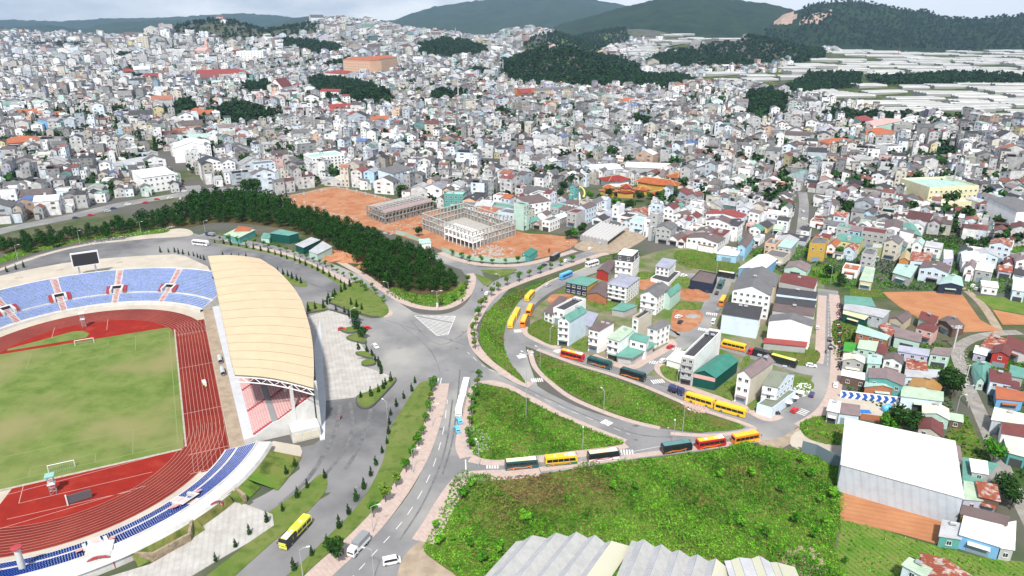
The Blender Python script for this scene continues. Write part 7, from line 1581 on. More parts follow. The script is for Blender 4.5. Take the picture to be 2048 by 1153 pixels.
LM('row_houses', 'long orange roofed row of houses at the far left', (42, 243), (88, 238), 14, 9, roof='gx', rise=4, wall='peach', roofc='orange', st=2, wins=(0,), wden=5, door=None, cat='row house')
LM('row_houses', 'long orange roofed row of houses right of the first row', (85, 250), (134, 243), 14, 9, roof='gx', rise=4, wall='white', roofc='orange', st=2, wins=(0,), wden=5, door=None, cat='row house')
LM('blue_house', 'vivid blue walled house in the left of the town', (98, 266), (130, 260), 16, 13, roof='shed', rise=2, wall='blue', roofc='mauve', st=3, wins=(1,), door=None, cat='house')
LM('hall', 'building with bright blue roof below the dark trees at left', (282, 262), (316, 260), 18, 7, roof='shed', rise=.5, wall='grey', roofc='blue', st=1, wins=(), door=None, cat='hall')
LM('school', 'cream school with bright orange roof among dark trees', (398, 246), (441, 243), 16, 10, roof='hip', rise=4, wall='peach', roofc='orange', st=3, wins=(0,), wden=4, door=None, cat='school', skew=.3)
LM('school_wing', 'short orange roofed wing left of the orange roofed school', (380, 232), (399, 240), 14, 8, roof='hip', rise=4, wall='peach', roofc='orange', st=2, wins=(0,), wden=4, door=None, cat='school')
LM('school', 'long cream school with red roof under the wooded ridge', (385, 160), (500, 158), 40, 13, roof='hip', rise=9, wall='cream', roofc='red', st=3, wins=(0,), wden=9, door=None, cat='school')
LM('school', 'dark red roofed long hall left of the cream school', (283, 166), (340, 164), 30, 10, roof='hip', rise=8, wall='cream', roofc='red', st=2, wins=(0,), wden=9, door=None, cat='school')
LM('hall', 'dark red hipped roof hall with cream walls, leftmost of the red roofs', (238, 156), (276, 155), 26, 10, roof='hip', rise=8, wall='cream', roofc='red', st=2, wins=(), door=None, cat='hall')
LM('hotel', 'large salmon pink hotel block, left half', (688, 150), (742, 154), 34, 34, roof='hip', rise=6, wall='peach', roofc='orange', st=6, wins=(0,), wden=6, door=None, cat='hotel', wh=2.4)
LM('hotel', 'large salmon pink hotel block, right half with white bands', (742, 152), (796, 142), 34, 34, roof='hip', rise=6, wall='peach', roofc='orange', st=6, wins=(0,), wden=6, door=None, cat='hotel', wh=2.4)
LM('round_hall', 'round white hall with red rimmed roof before the salmon hotel', (648, 158), (696, 160), 44, 12, roof='hip', rise=6, wall='white', roofc='red', st=1, wins=(), door=None, cat='hall')
t = LM('church', 'white church with steep dark red roof in the middle distance', (541, 190), (566, 194), 34, 15, roof='gy', rise=13, wall='white', roofc='maroon', st=2, wins=(0,), wden=8, door=None, cat='church')
LM('chapel', 'small white gabled chapel with red roof beside the church', (592, 184), (614, 184), 20, 8, roof='gy', rise=8, wall='white', roofc='red', st=1, wins=(), door=None, cat='chapel')
LM('convent', 'pink building with long roofs below the church', (541, 204), (572, 206), 24, 9, roof='gx', rise=4, wall='pink', roofc='pink', st=2, wins=(0,), wden=6, door=None, cat='convent')
LM('school', 'white block with red roof and red bands by the trees', (640, 198), (678, 197), 18, 11, roof='gx', rise=3, wall='white', roofc='red', st=3, wins=(0,), wden=6, door=None, cat='school')
LM('school_hall', 'long red roofed hall with white walls in mid town', (662, 232), (713, 228), 22, 9, roof='gx', rise=5, wall='white', roofc='red', st=1, wins=(0,), wden=7, door=None, cat='hall')
LM('school_hall', 'second red roofed hall below the long one', (684, 247), (730, 240), 16, 7, roof='gx', rise=4, wall='white', roofc='red', st=1, wins=(0,), wden=7, door=None, cat='hall')
LM('school', 'yellow walled school with orange roof in mid town', (718, 258), (790, 252), 18, 9, roof='hip', rise=4, wall='paleyellow', roofc='orange', st=2, wins=(0,), wden=5, door=None, cat='school')
LM('blue_shed', 'bright blue roofed shed above the yellow school', (742, 228), (768, 224), 20, 6, roof='gx', rise=3, wall='grey', roofc='blue', st=1, wins=(), door=None, cat='shed')
LM('hotel', 'tall pale hotel tower under the left ridge', (276, 106), (300, 106), 30, 42, roof='flat', rise=2, wall='cream', roofc='grey', st=8, wins=(0,), wden=8, door=None, cat='hotel', wh=3)
LM('hotel', 'long white hotel below the wooded ridge', (475, 124), (528, 122), 30, 24, roof='flat', rise=2, wall='white', roofc='grey', st=5, wins=(0,), wden=8, door=None, cat='hotel', wh=2.6)
t = LM('church', 'small pink church with pointed tower under the ridge', (391, 112), (412, 112), 24, 14, roof='gx', rise=8, wall='pink', roofc='pink', st=1, wins=(), door=None, cat='church')
b = MB(); b.box((10, 0, 0), (8, 8, 30), wallm('pink')); b.lathe((10, 0, 30), [(5.5, 0), (0.1, 22)], wallm('pink'), 8); b.build('tower', t)
t = LM('church', 'brown brick church with two towers before the long beige seminary', (1043, 204), (1068, 203), 22, 14, roof='gx', rise=6, wall='brick', roofc='red', st=2, wins=(0,), wden=6, door=None, cat='church')
for s in (-1, 1): b = MB(); b.box((s * 13.5, -2, 0), (5, 5, 22), wallm('brick')); b.lathe((s * 13.5, -2, 22), [(3.2, 0), (.1, 5)], wallm('white'), 4); b.build('tower', t)
LM('seminary', 'long beige seminary wing behind the twin tower church', (1072, 198), (1138, 196), 20, 15, roof='gx', rise=3, wall='beige', roofc='grey', st=4, wins=(0,), wden=5, door=None, cat='building')
LM('pagoda', 'small orange temple roof beyond the centre of town', (1246, 216), (1276, 214), 16, 8, roof='hip', rise=6, wall='orange', roofc='orange', st=2, wins=(), door=None, cat='temple')
LM('villa', 'white villa with orange roof on the edge of the green valley', (1346, 187), (1368, 186), 18, 14, roof='hip', rise=5, wall='white', roofc='orange', st=3, wins=(0,), wden=6, door=None, cat='villa')
LM('red_hall', 'long red metal roof hall before the white greenhouses', (1690, 266), (1740, 268), 50, 8, roof='shed', rise=6, wall='mint', roofc='pink', st=1, wins=(), door=None, cat='hall', skew=.8)
LM('red_hall', 'second red metal roof beside the long red hall', (1742, 268), (1765, 262), 40, 8, roof='shed', rise=5, wall='mint', roofc='red', st=1, wins=(), door=None, cat='hall', skew=.8)
LM('apartment_row', 'orange roofed cream apartment row beside the red hall', (1712, 290), (1778, 290), 26, 11, roof='hip', rise=6, wall='cream', roofc='orange', st=3, wins=(0,), wden=5, door=None, cat='apartment row', skew=.7)
LM('apartment_row', 'lower orange roofed row in front of the cream apartments', (1655, 306), (1712, 303), 20, 9, roof='hip', rise=4, wall='peach', roofc='orange', st=2, wins=(0,), wden=5, door=None, cat='apartment row')
LM('civic_hall', 'pale yellow civic building with green and white roof band', (1852, 412), (1950, 408), 34, 13, roof='flat', rise=1.5, wall='paleyellow', roofc='mint', st=3, wins=(0,), wden=4, door=None, cat='civic building')
LM('civic_wing', 'low pale yellow front wing of the civic building', (1868, 424), (1945, 420), 10, 6, roof='flat', rise=.8, wall='paleyellow', roofc='cream', st=1, wins=(0,), wden=4, door=None, cat='civic building')
LM('warehouse', 'pale grey warehouse left of the two behind the temple', (1182, 362), (1245, 358), 26, 9, roof='gx', rise=2, wall='steel', roofc='white', st=1, wins=(), door=None, cat='warehouse')
LM('warehouse', 'long white roofed warehouse right of the two behind the temple', (1250, 352), (1345, 356), 26, 8, roof='gx', rise=2, wall='lightgrey', roofc='white', st=1, wins=(), door=None, cat='warehouse')
LM('white_slab', 'huge white side wall of a tall building at the right edge', (2022, 470), (2075, 468), 26, 16, roof='shed', rise=3, wall='white', roofc='grey', st=5, wins=(), door=None, cat='building')
LM('apartment_block', 'white six storey building at upper right of town', (1770, 262 + 66), (1800, 326), 16, 16, roof='flat', rise=.8, wall='white', roofc='grey', st=5, wins=(0,), wden=4, door=None)
# temple complex: tiers with upswept eaves and golden ridge
GOLD = mat('gold_trim', (.62, .50, .22), .5)
def temple(label, Lp, Rp, depth, h, wall, tiers, name='temple_hall', roofc='orange'):
 q, z = fq(Lp, Rp, depth); c = sum(q, Vector()) / 4; t = thing(name, label, 'temple', (c.x, c.y, z)); FOOT.append([(p.x, p.y) for p in q]); L = [Vector(((p - c).x, (p - c).y, 0)) for p in q]
 b = MB(); sc = 1.0; zz = 0; rm = mat('temple_tile_' + roofc, RC[roofc], .7, c2=tuple(v * .7 for v in RC[roofc]), scale=.3, stripes=(1.1, .8, .25)); r = MB(); g = MB()
 for k in range(tiers):
  P = [p * (sc * .86) for p in L]; hh = h * (.62 if k == 0 else .3)
  for j in range(4): a, c_ = P[j], P[(j + 1) % 4]; b.face([(a.x, a.y, zz), (c_.x, c_.y, zz), (c_.x, c_.y, zz + hh), (a.x, a.y, zz + hh)], wallm(wall))
  zz += hh; top = k == tiers - 1; u = (L[1] - L[0]).normalized(); wv = (L[3] - L[0]).normalized(); lu, lw = (L[1] - L[0]).length * sc, (L[3] - L[0]).length * sc; e = [p * sc * 1.04 for p in L]
  if top: i1, i2 = -u * max(.2, lu / 2 - lw / 2), u * max(.2, lu / 2 - lw / 2); inner = [i1, i2, i2, i1]; rz_ = h * .45
  else: inner = [p * sc * .62 for p in L]; rz_ = h * .2
  for j in range(4):
   a, c_, d_, f_ = e[j], e[(j + 1) % 4], inner[(j + 1) % 4], inner[j]; m1 = (a + c_) / 2; mm = (d_ + f_) / 2
   for p, q_, s_, w_ in ((a, m1, mm, f_), (m1, c_, d_, mm)):
    r.face([(p.x, p.y, zz + (.9 if p is a else 0)), (q_.x, q_.y, zz + (.9 if q_ is c_ else 0)), (s_.x, s_.y, zz + rz_), (w_.x, w_.y, zz + rz_)], rm)
   g.tube([(a.x, a.y, zz + 1.0), (f_.x, f_.y, zz + rz_ + .1)], .16, GOLD, n=4)
  if top: g.tube([tuple(i1 + Vector((0, 0, zz + rz_ + .2))), tuple(i2 + Vector((0, 0, zz + rz_ + .2)))], .25, GOLD, n=4)
  zz += rz_ * .55; sc *= .66
 b.build('wall', t); r.build('roof', t); g.build('ridge_trim', t); return t
temple('long two storey temple hall with orange roof and open gallery', (1268, 378), (1350, 388), 12, 9, 'ochre', 1)
temple('orange temple hall with white gable ridges left of the long hall', (1217, 377), (1262, 372), 16, 8, 'white', 1, roofc='red')
temple('dark red tiered main temple roof in the garden', (1232, 396), (1268, 398), 12, 7, 'ochre', 2, roofc='red')
temple('small golden walled gate temple beside the tiered temple', (1198, 392), (1228, 396), 8, 6, 'ochre', 2)
temple('orange roofed temple annex below the long hall', (1276, 392), (1302, 390), 9, 6, 'ochre', 1)
temple('golden walled orange roofed pavilion at the temple forecourt', (1315, 402), (1345, 398), 12, 6, 'ochre', 1)
temple('orange roofed house with white walls right of the warehouses', (1356, 372), (1388, 366), 14, 9, 'white', 1, 'temple_house')
g = GT(1152, 398); t = thing('dragon_sculpture', 'yellow coiled dragon sculpture in the temple garden', 'sculpture', g, .2); pts = [(7 * math.cos(a) - (1 if a > 4 else 0), 2.2 * math.sin(a * 2), 5 + 4.6 * math.sin(a)) for a in np.linspace(-.6, 4.9, 26)]
YG = mat('dragon_yellow', (.72, .62, .16), .6); b = MB(); b.tube(pts, .75, YG, n=8, r2=.35); b.build('body', t, smooth=True); b = MB(); p = pts[0]
for k in range(2, 24, 2): b.tube([pts[k], tuple(Vector(pts[k]) + Vector((0, 0, 1.5)))], .3, YG, n=4, r2=.02)
b.build('crest', t); b = MB(); b.lathe((pts[0][0], pts[0][1], pts[0][2] - .6), [(.2, -1), (1.1, -.3), (1.2, .5), (.6, 1.3), (.1, 1.5)], YG, 8); b.build('head', t)
t = thing('guardian_statue', 'white seated statue inside the dragon ring', 'statue', GT(1158, 400), 0); b = MB(); b.lathe((0, 0, 0), [(1.8, 0), (1.9, 1), (1.2, 2.2), (1.3, 3.5), (.8, 4.6), (.45, 5), (.6, 5.6), (.1, 6.4)], GW, 10); b.build('body', t, smooth=True)

# ================================================================== THE TOWN: generic houses
PX = lambda pts: [tuple(GT(x, y)[:2]) for x, y in pts]
TOWN = [PX([(-500, 62), (2800, 62), (2800, 1050), (2130, 900), (2110, 620), (1990, 600), (1925, 590), (1890, 585), (1690, 582), (1640, 580), (1560, 545), (1480, 500), (1440, 505), (1350, 498), (1310, 480), (1256, 455), (1170, 452), (1100, 465), (1040, 460), (965, 438), (870, 414), (730, 380), (660, 370), (560, 390), (470, 376), (330, 385), (180, 415), (40, 446), (-200, 490)])]
EXC = [WOODP, CLAYP,
PX([(1130, 462), (1185, 470), (1210, 500), (1130, 505)]), PX([(1340, 500), (1500, 498), (1500, 560), (1340, 560)]), PX([(1595, 530), (1690, 520), (1700, 600), (1600, 600)]), PX([(1760, 572), (2060, 590), (2060, 680), (1760, 680)]),
PX([(1115, 385), (1190, 368), (1360, 372), (1350, 405), (1290, 425), (1250, 432), (1110, 410)]), PX([(1840, 470), (1900, 468), (1960, 490), (1940, 512), (1850, 505)]), PX([(1640, 432), (1705, 428), (1712, 450), (1655, 455)])]
WOODS = [[(1005, 165), (1000, 128), (1040, 112), (1110, 105), (1180, 110), (1240, 118), (1280, 135), (1290, 160), (1200, 175), (1100, 178)], [(1290, 128), (1330, 108), (1400, 96), (1480, 88), (1560, 88), (1640, 96), (1650, 118), (1560, 130), (1440, 138), (1330, 142)],
[(842, 118), (835, 95), (870, 84), (930, 86), (985, 100), (970, 116), (900, 122)], [(340, 72), (350, 55), (450, 52), (560, 54), (640, 58), (640, 70), (560, 78), (420, 76)], [(620, 190), (615, 160), (650, 155), (720, 165), (770, 185), (790, 205), (740, 212), (660, 205)], [(860, 205), (870, 185), (920, 185), (945, 195), (930, 208)],
[(480, 200), (490, 170), (540, 165), (545, 190)], [(320, 235), (345, 210), (395, 205), (400, 230), (360, 245)], [(390, 250), (440, 215), (490, 212), (560, 235), (560, 250), (470, 258)], [(565, 100), (570, 82), (640, 88), (700, 105), (640, 115)], [(1150, 175), (1200, 180), (1340, 185), (1400, 165), (1350, 150), (1250, 150), (1190, 160)],
[(1245, 262), (1260, 240), (1300, 240), (1302, 262), (1270, 268)], [(1480, 235), (1490, 190), (1540, 178), (1580, 200), (1570, 235), (1530, 245)], [(1540, 185), (1620, 150), (1720, 152), (1720, 175), (1640, 185), (1580, 192)], [(1590, 238), (1700, 225), (1800, 232), (1850, 240), (1820, 252), (1700, 246)], [(1730, 160), (1900, 148), (2048, 158), (2048, 172), (1880, 172), (1760, 172)], [(1040, 95), (1100, 70), (1180, 65), (1260, 75), (1240, 100), (1120, 105)],
[(930, 150), (960, 140), (985, 150), (965, 160)], [(690, 215), (760, 215), (800, 205), (760, 230), (720, 235)], [(240, 150), (265, 140), (285, 160), (260, 172)], [(1860, 330), (1875, 303), (1905, 308), (1912, 335)], [(85, 100), (60, 92), (120, 88), (200, 95), (150, 104)], [(230, 120), (260, 110), (265, 122)], [(640, 140), (700, 120), (690, 135)], [(1000, 230), (1010, 215), (1040, 220)], [(1400, 232), (1420, 222), (1450, 232)]]
GRN = [[(1270, 118), (1240, 108), (1290, 92), (1340, 78), (1400, 72), (1560, 62), (1640, 62), (1660, 80), (1560, 84), (1480, 86), (1400, 94), (1330, 106)], [(1560, 140), (1700, 98), (1850, 100), (2100, 104), (2100, 262), (2010, 250), (1900, 242), (1800, 232), (1700, 222), (1600, 200), (1560, 180)], [(1330, 160), (1440, 146), (1560, 146), (1560, 178), (1450, 175), (1350, 172)]]
MEAD = [[(1120, 85), (1160, 68), (1230, 78), (1235, 95), (1190, 104), (1130, 100)], [(1100, 195), (1160, 192), (1150, 208)], [(815, 218), (870, 210), (860, 220)]]
WOODW = [PX(p) for p in WOODS]; GRNW = [PX(p) for p in GRN]; MEADW = [PX(p) for p in MEAD]
fx0, fy0 = np.array([sum(p[0] for p in f) / 4 for f in FOOT]), np.array([sum(p[1] for p in f) / 4 for f in FOOT])
fr_ = np.array([max(math.hypot(p[0] - sum(q[0] for q in f) / 4, p[1] - sum(q[1] for q in f) / 4) for p in f) for f in FOOT])
roads = [ribbon_pts(p, w)[0] for p, w in (([(-80, 486), (0, 463), (70, 448), (140, 434), (250, 408), (350, 392), (420, 380), (520, 378)], 15), ([(395, 392), (380, 365), (360, 342), (330, 322), (300, 305), (282, 295)], 12), ([(1603, 470), (1606, 440), (1608, 410), (1605, 385)], 7), ([(1960, 500), (2000, 508), (2100, 505)], 5))]
rw = [9, 6, 5, 3]
rs = np.random.RandomState(99)
seeds = np.array([(-700, 900, .35), (-450, 620, .30), (-300, 700, .55), (-100, 750, -.25), (150, 700, -.55), (400, 750, -.35), (250, 520, -.6), (420, 520, .1), (600, 700, .25), (100, 1100, .5), (-500, 1300, .1), (400, 1100, -.15), (-900, 1700, .4), (-200, 1700, -.3), (500, 1600, .2), (-1400, 2800, .1), (-300, 2600, .5), (300, 2400, -.4)])
cx, cy, ca, cw, cd, ch = [], [], [], [], [], []
def addrow(x, y, a, w, d, h): cx.append(x); cy.append(y); ca.append(a); cw.append(w); cd.append(d); ch.append(h)
for si, (sx_, sy_, sa) in enumerate(seeds):
 sc = .9 * max(1.0, min(1.9, math.hypot(sx_, sy_) / 1350)); BL, BD = 84 * sc, 35 * sc
 R_ = 900 if sy_ > 1200 else 520
 for bi in range(-int(R_ / BL) - 1, int(R_ / BL) + 2):
  for bj in range(-int(R_ / BD) - 1, int(R_ / BD) + 2):
   for rowk in (0, 1):
    y0 = bj * BD + (0 if rowk == 0 else BD * .46); x = bi * BL + rs.uniform(0, 4)
    while x < bi * BL + BL - 6 * sc:
     w = rs.choice([5, 6, 7.5, 9.5, 12, 16, 24], p=[.15, .2, .22, .2, .13, .07, .03]) * sc * rs.uniform(.9, 1.25); d = rs.uniform(11, 16.5) * sc * .95; lx, ly = x + w / 2, y0 + d / 2 + rs.uniform(0, 2.0)
     addrow(sx_ + lx * math.cos(sa) - ly * math.sin(sa), sy_ + lx * math.sin(sa) + ly * math.cos(sa), sa + rs.normal() * .05 + (math.pi if rowk else 0), w, d, si); x += w + rs.choice([.1, .1, .3, 1.5, 4]) * sc
cx, cy, ca, cw, cd, cs = map(np.array, (cx, cy, ca, cw, cd, ch))
dist = np.hypot(cx, cy)
own = np.argmin((cx[:, None] - seeds[None, :, 0]) ** 2 + (cy[:, None] - seeds[None, :, 1]) ** 2, 1) == cs
keep = own & inpoly(cx, cy, TOWN[0])
for E_ in EXC + WOODW + GRNW + MEADW: keep &= ~inpoly(cx, cy, E_)
cx, cy, ca, cw, cd, dist = (a[keep] for a in (cx, cy, ca, cw, cd, dist))
keep = np.ones(len(cx), bool)
for x, y, r in zip(fx0, fy0, fr_): keep &= (cx - x) ** 2 + (cy - y) ** 2 > (r * .72 + 5) ** 2
for c, w in zip(roads, rw):
 cc = np.array(c); 
 for k in range(len(cc) - 1):
  a, b_ = cc[k], cc[k + 1]; ab = b_ - a; t_ = np.clip(((cx - a[0]) * ab[0] + (cy - a[1]) * ab[1]) / (ab @ ab), 0, 1); keep &= np.hypot(cx - a[0] - t_ * ab[0], cy - a[1] - t_ * ab[1]) > w + cd * .5
green = np.sin(cx * .011 + 1) * np.sin(cy * .013 + 2) + .5 * np.sin(cx * .03 + cy * .02)
keep &= ~((green > .72) & (rs.uniform(size=len(cx)) < .5)) & (rs.uniform(size=len(cx)) > .05)
pz = T(cx, cy); q = [np.array(v) for v in proj(cx, cy, pz)]
keep &= (q[0] > -450) & (q[0] < 2750) & (q[1] > 40)
keep &= ~((q[0] > 1990) & (q[0] < 2100) & (q[1] > 560))
cx, cy, ca, cw, cd, dist, pz = (a[keep] for a in (cx, cy, ca, cw, cd, dist, pz)); QX, QY = q[0][keep], q[1][keep]
for _ in range(1):   # small houses filling the gaps of the nearer blocks
 m_ = 16000; ix = rs.uniform(-620, 620, m_); iy = rs.uniform(430, 1050, m_); ok = inpoly(ix, iy, TOWN[0])
 for E_ in EXC + WOODW + GRNW + MEADW: ok &= ~inpoly(ix, iy, E_)
 for x, y, r in zip(fx0, fy0, fr_): ok &= (ix - x) ** 2 + (iy - y) ** 2 > (r * .72 + 4) ** 2
 for c, w in zip(roads, rw):
  cc = np.array(c)
  for k in range(len(cc) - 1):
   a, b_ = cc[k], cc[k + 1]; ab = b_ - a; t_ = np.clip(((ix - a[0]) * ab[0] + (iy - a[1]) * ab[1]) / (ab @ ab), 0, 1); ok &= np.hypot(ix - a[0] - t_ * ab[0], iy - a[1] - t_ * ab[1]) > w + 4
 q2 = proj(ix, iy, T(ix, iy)); ok &= (q2[0] > -60) & (q2[0] < 2300) & ~((q2[0] > 1990) & (q2[1] > 560)); ix, iy = ix[ok], iy[ok]
 grid = {}
 for x, y in zip(cx, cy): grid.setdefault((int(x // 14), int(y // 14)), []).append((x, y))
 nx_, ny_, na_ = [], [], []
 for x, y in zip(ix, iy):
  g_, h_ = int(x // 14), int(y // 14)
  if all((x - a) ** 2 + (y - b_) ** 2 >  (60 if x > 60 and y < 620 else 88) for i_ in (-1, 0, 1) for j_ in (-1, 0, 1) for a, b_ in grid.get((g_ + i_, h_ + j_), ())): grid.setdefault((g_, h_), []).append((x, y)); nx_.append(x); ny_.append(y)
 k = len(nx_); print('infill', k); cx, cy = np.append(cx, nx_), np.append(cy, ny_); near_ = seeds[np.argmin((np.array(nx_)[:, None] - seeds[None, :, 0]) ** 2 + (np.array(ny_)[:, None] - seeds[None, :, 1]) ** 2, 1), 2]
 ca = np.append(ca, near_ + rs.choice([0, math.pi / 2], k)); cw = np.append(cw, rs.uniform(4.5, 7.5, k)); cd = np.append(cd, rs.uniform(5.5, 8.5, k)); dist = np.hypot(cx, cy); pz = T(cx, cy); QX, QY = (np.array(v) for v in proj(cx, cy, pz))
order = np.argsort(dist + 1e5 * ((QX < -30) | (QX > 2085))); cx, cy, ca, cw, cd, dist, pz, QX, QY = (a[order] for a in (cx, cy, ca, cw, cd, dist, pz, QX, QY))
n = len(cx); print('town houses', n)
st = rs.choice([1, 1, 1, 2, 2, 2, 3, 3, 4, 5], n); low = (QX > 1340) & (QY > 380); st = np.where(low, rs.choice([1, 1, 2, 2, 3], n), st); st = np.where((QX < 400) & (QY < 300) & (dist > 1200), st + rs.choice([0, 0, 0, 1, 3], n), st)
hh = st * 3.1 * 1.06 * np.maximum(1, np.minimum(1.2, dist / 1800)) + rs.uniform(0, 1.2, n)
rt = rs.choice([0, 1, 2, 3], n, p=[.46, .2, .22, .12])
WN = ['white', 'cream', 'paleblue', 'lightgrey', 'grey', 'mint', 'peach', 'yellow', 'pink', 'skyblue', 'lilac', 'teal']
WPp = [.50, .08, .13, .13, .06, .02, .015, .01, .01, .005, .03, .01]
RN = ['grey', 'dark', 'brown', 'mauve', 'lightgrey', 'white', 'teal', 'palegreen', 'mint', 'maroon', 'red', 'orange', 'blue', 'lilac', 'rust', 'cream']
RP = np.array([.21, .17, .16, .06, .11, .06, .025, .02, .02, .055, .028, .028, .008, .02, .03, .012]); RP2 = np.array([.14, .12, .15, .08, .10, .05, .03, .025, .03, .12, .04, .02, .008, .03, .08, .01])
wi = rs.choice(len(WN), n, p=WPp); ri = rs.choice(len(RN), n, p=RP / RP.sum()); ri2 = rs.choice(len(RN), n, p=RP2 / RP2.sum()); ri = np.where(low, ri2, ri)
N_IND = 165
LMK = [('the civic building', 1900, 410), ('the temple garden', 1240, 400), ('the orange building site', 960, 440), ('the crossroads hotel', 425, 360), ('the seven storey block', 660, 358), ('the ochre tower house', 1638, 500), ('the market tunnels', 1205, 480), ('the town street bend', 200, 420), ('the open gabled hall', 1828, 465), ('the hill lane', 1960, 505), ('the sky blue house', 1490, 480), ('the ploughed field', 1850, 590), ('the temple warehouses', 1270, 350), ('the far left road', 10, 460), ('the white slab at right edge', 2040, 480), ('the steep town street', 1606, 430)]
LMW = [GT(x, y) for _, x, y in LMK]; RT = ['gabled', 'ridged', 'flat', 'sloping']; SW_ = {1: 'single storey', 2: 'two storey', 3: 'three storey', 4: 'four storey', 5: 'five storey'}
ORD = ['nearest', 'second nearest', 'third nearest', 'fourth nearest', 'fifth nearest', 'sixth nearest', 'seventh nearest', 'eighth nearest', 'ninth nearest', 'tenth nearest', 'eleventh nearest', 'twelfth nearest']
WNAME = dict(paleblue='pale blue', lightgrey='pale grey', skyblue='sky blue'); RNAME = dict(lightgrey='pale grey', palegreen='pale green')
lab = []; 
for k in range(N_IND):
 dd = [math.hypot(cx[k] - p.x, cy[k] - p.y) for p in LMW]; m = int(np.argmin(dd)); lab.append((SW_[min(5, int(st[k]))], WNAME.get(WN[wi[k]], WN[wi[k]]), RNAME.get(RN[ri[k]], RN[ri[k]]), RT[rt[k]], m, dd[m]))
def lname(l): return '%s %s house, %s %s roof' % (l[1], l[0], l[2], l[3])
cnt = {}
for k, l in enumerate(lab): cnt.setdefault(l[:5], []).append((l[5], k))
final = {}
for key, v in cnt.items():
 v.sort()
 for o_, (d_, k) in enumerate(v): final[k] = lname(key) + (' near ' if len(v) == 1 else ', ' + ORD[min(o_, 11)] + ' to ') + LMK[key[4]][0]
for k in range(N_IND):
 c, s = math.cos(ca[k]), math.sin(ca[k]); w, d = cw[k] / 2, cd[k] / 2
 Q = [(cx[k] + x * c - y * s, cy[k] + x * s + y * c) for x, y in ((-w, -d), (w, -d), (w, d), (-w, d))]
 if s * 0 - c > 0: Q = Q[2:] + Q[:2]      # keep the first edge facing the viewer
 t_h = house('town_house', final[k], Q, float(hh[k]), roof=['gy', 'gx', 'flat', 'shed'][rt[k]], rise=[2.0, 1.8, .7, .9][rt[k]] , wall=WN[wi[k]], roofc=RN[ri[k]], st=int(st[k]), wins=(0, 1) if k % 3 else (0, 3), z0=float(pz[k]), tank=int(rs.rand() < .3), wden=3.0, door='shut', foot=False, over=.3)
 if k % 3:
  b = MB(); x0 = rs.uniform(-w, 0); y0 = -d - rs.uniform(1.2, 2.6); P_ = [((x * c - y * s), (x * s + y * c)) for x, y in ((x0, y0), (x0 + w, y0), (x0 + w, -d), (x0, -d))]
  b.prism(P_, -2.5, float(hh[k] * rs.uniform(.4, .75)), wallm(WN[int(wi[k])]), roofm(RN[rs.randint(0, 12)])); b.build('extension', t_h)
 if k % 2:
  b = MB(); x0, y0 = rs.uniform(-w * .5, w * .3), rs.uniform(0, d * .5); b.box((x0 * c - y0 * s, x0 * s + y0 * c, float(hh[k])), (rs.uniform(1.2, 2.4), rs.uniform(1.2, 2.2), rs.uniform(1.6, 2.9)), wallm('lightgrey'), ca[k]); b.build('stair_head', t_h)
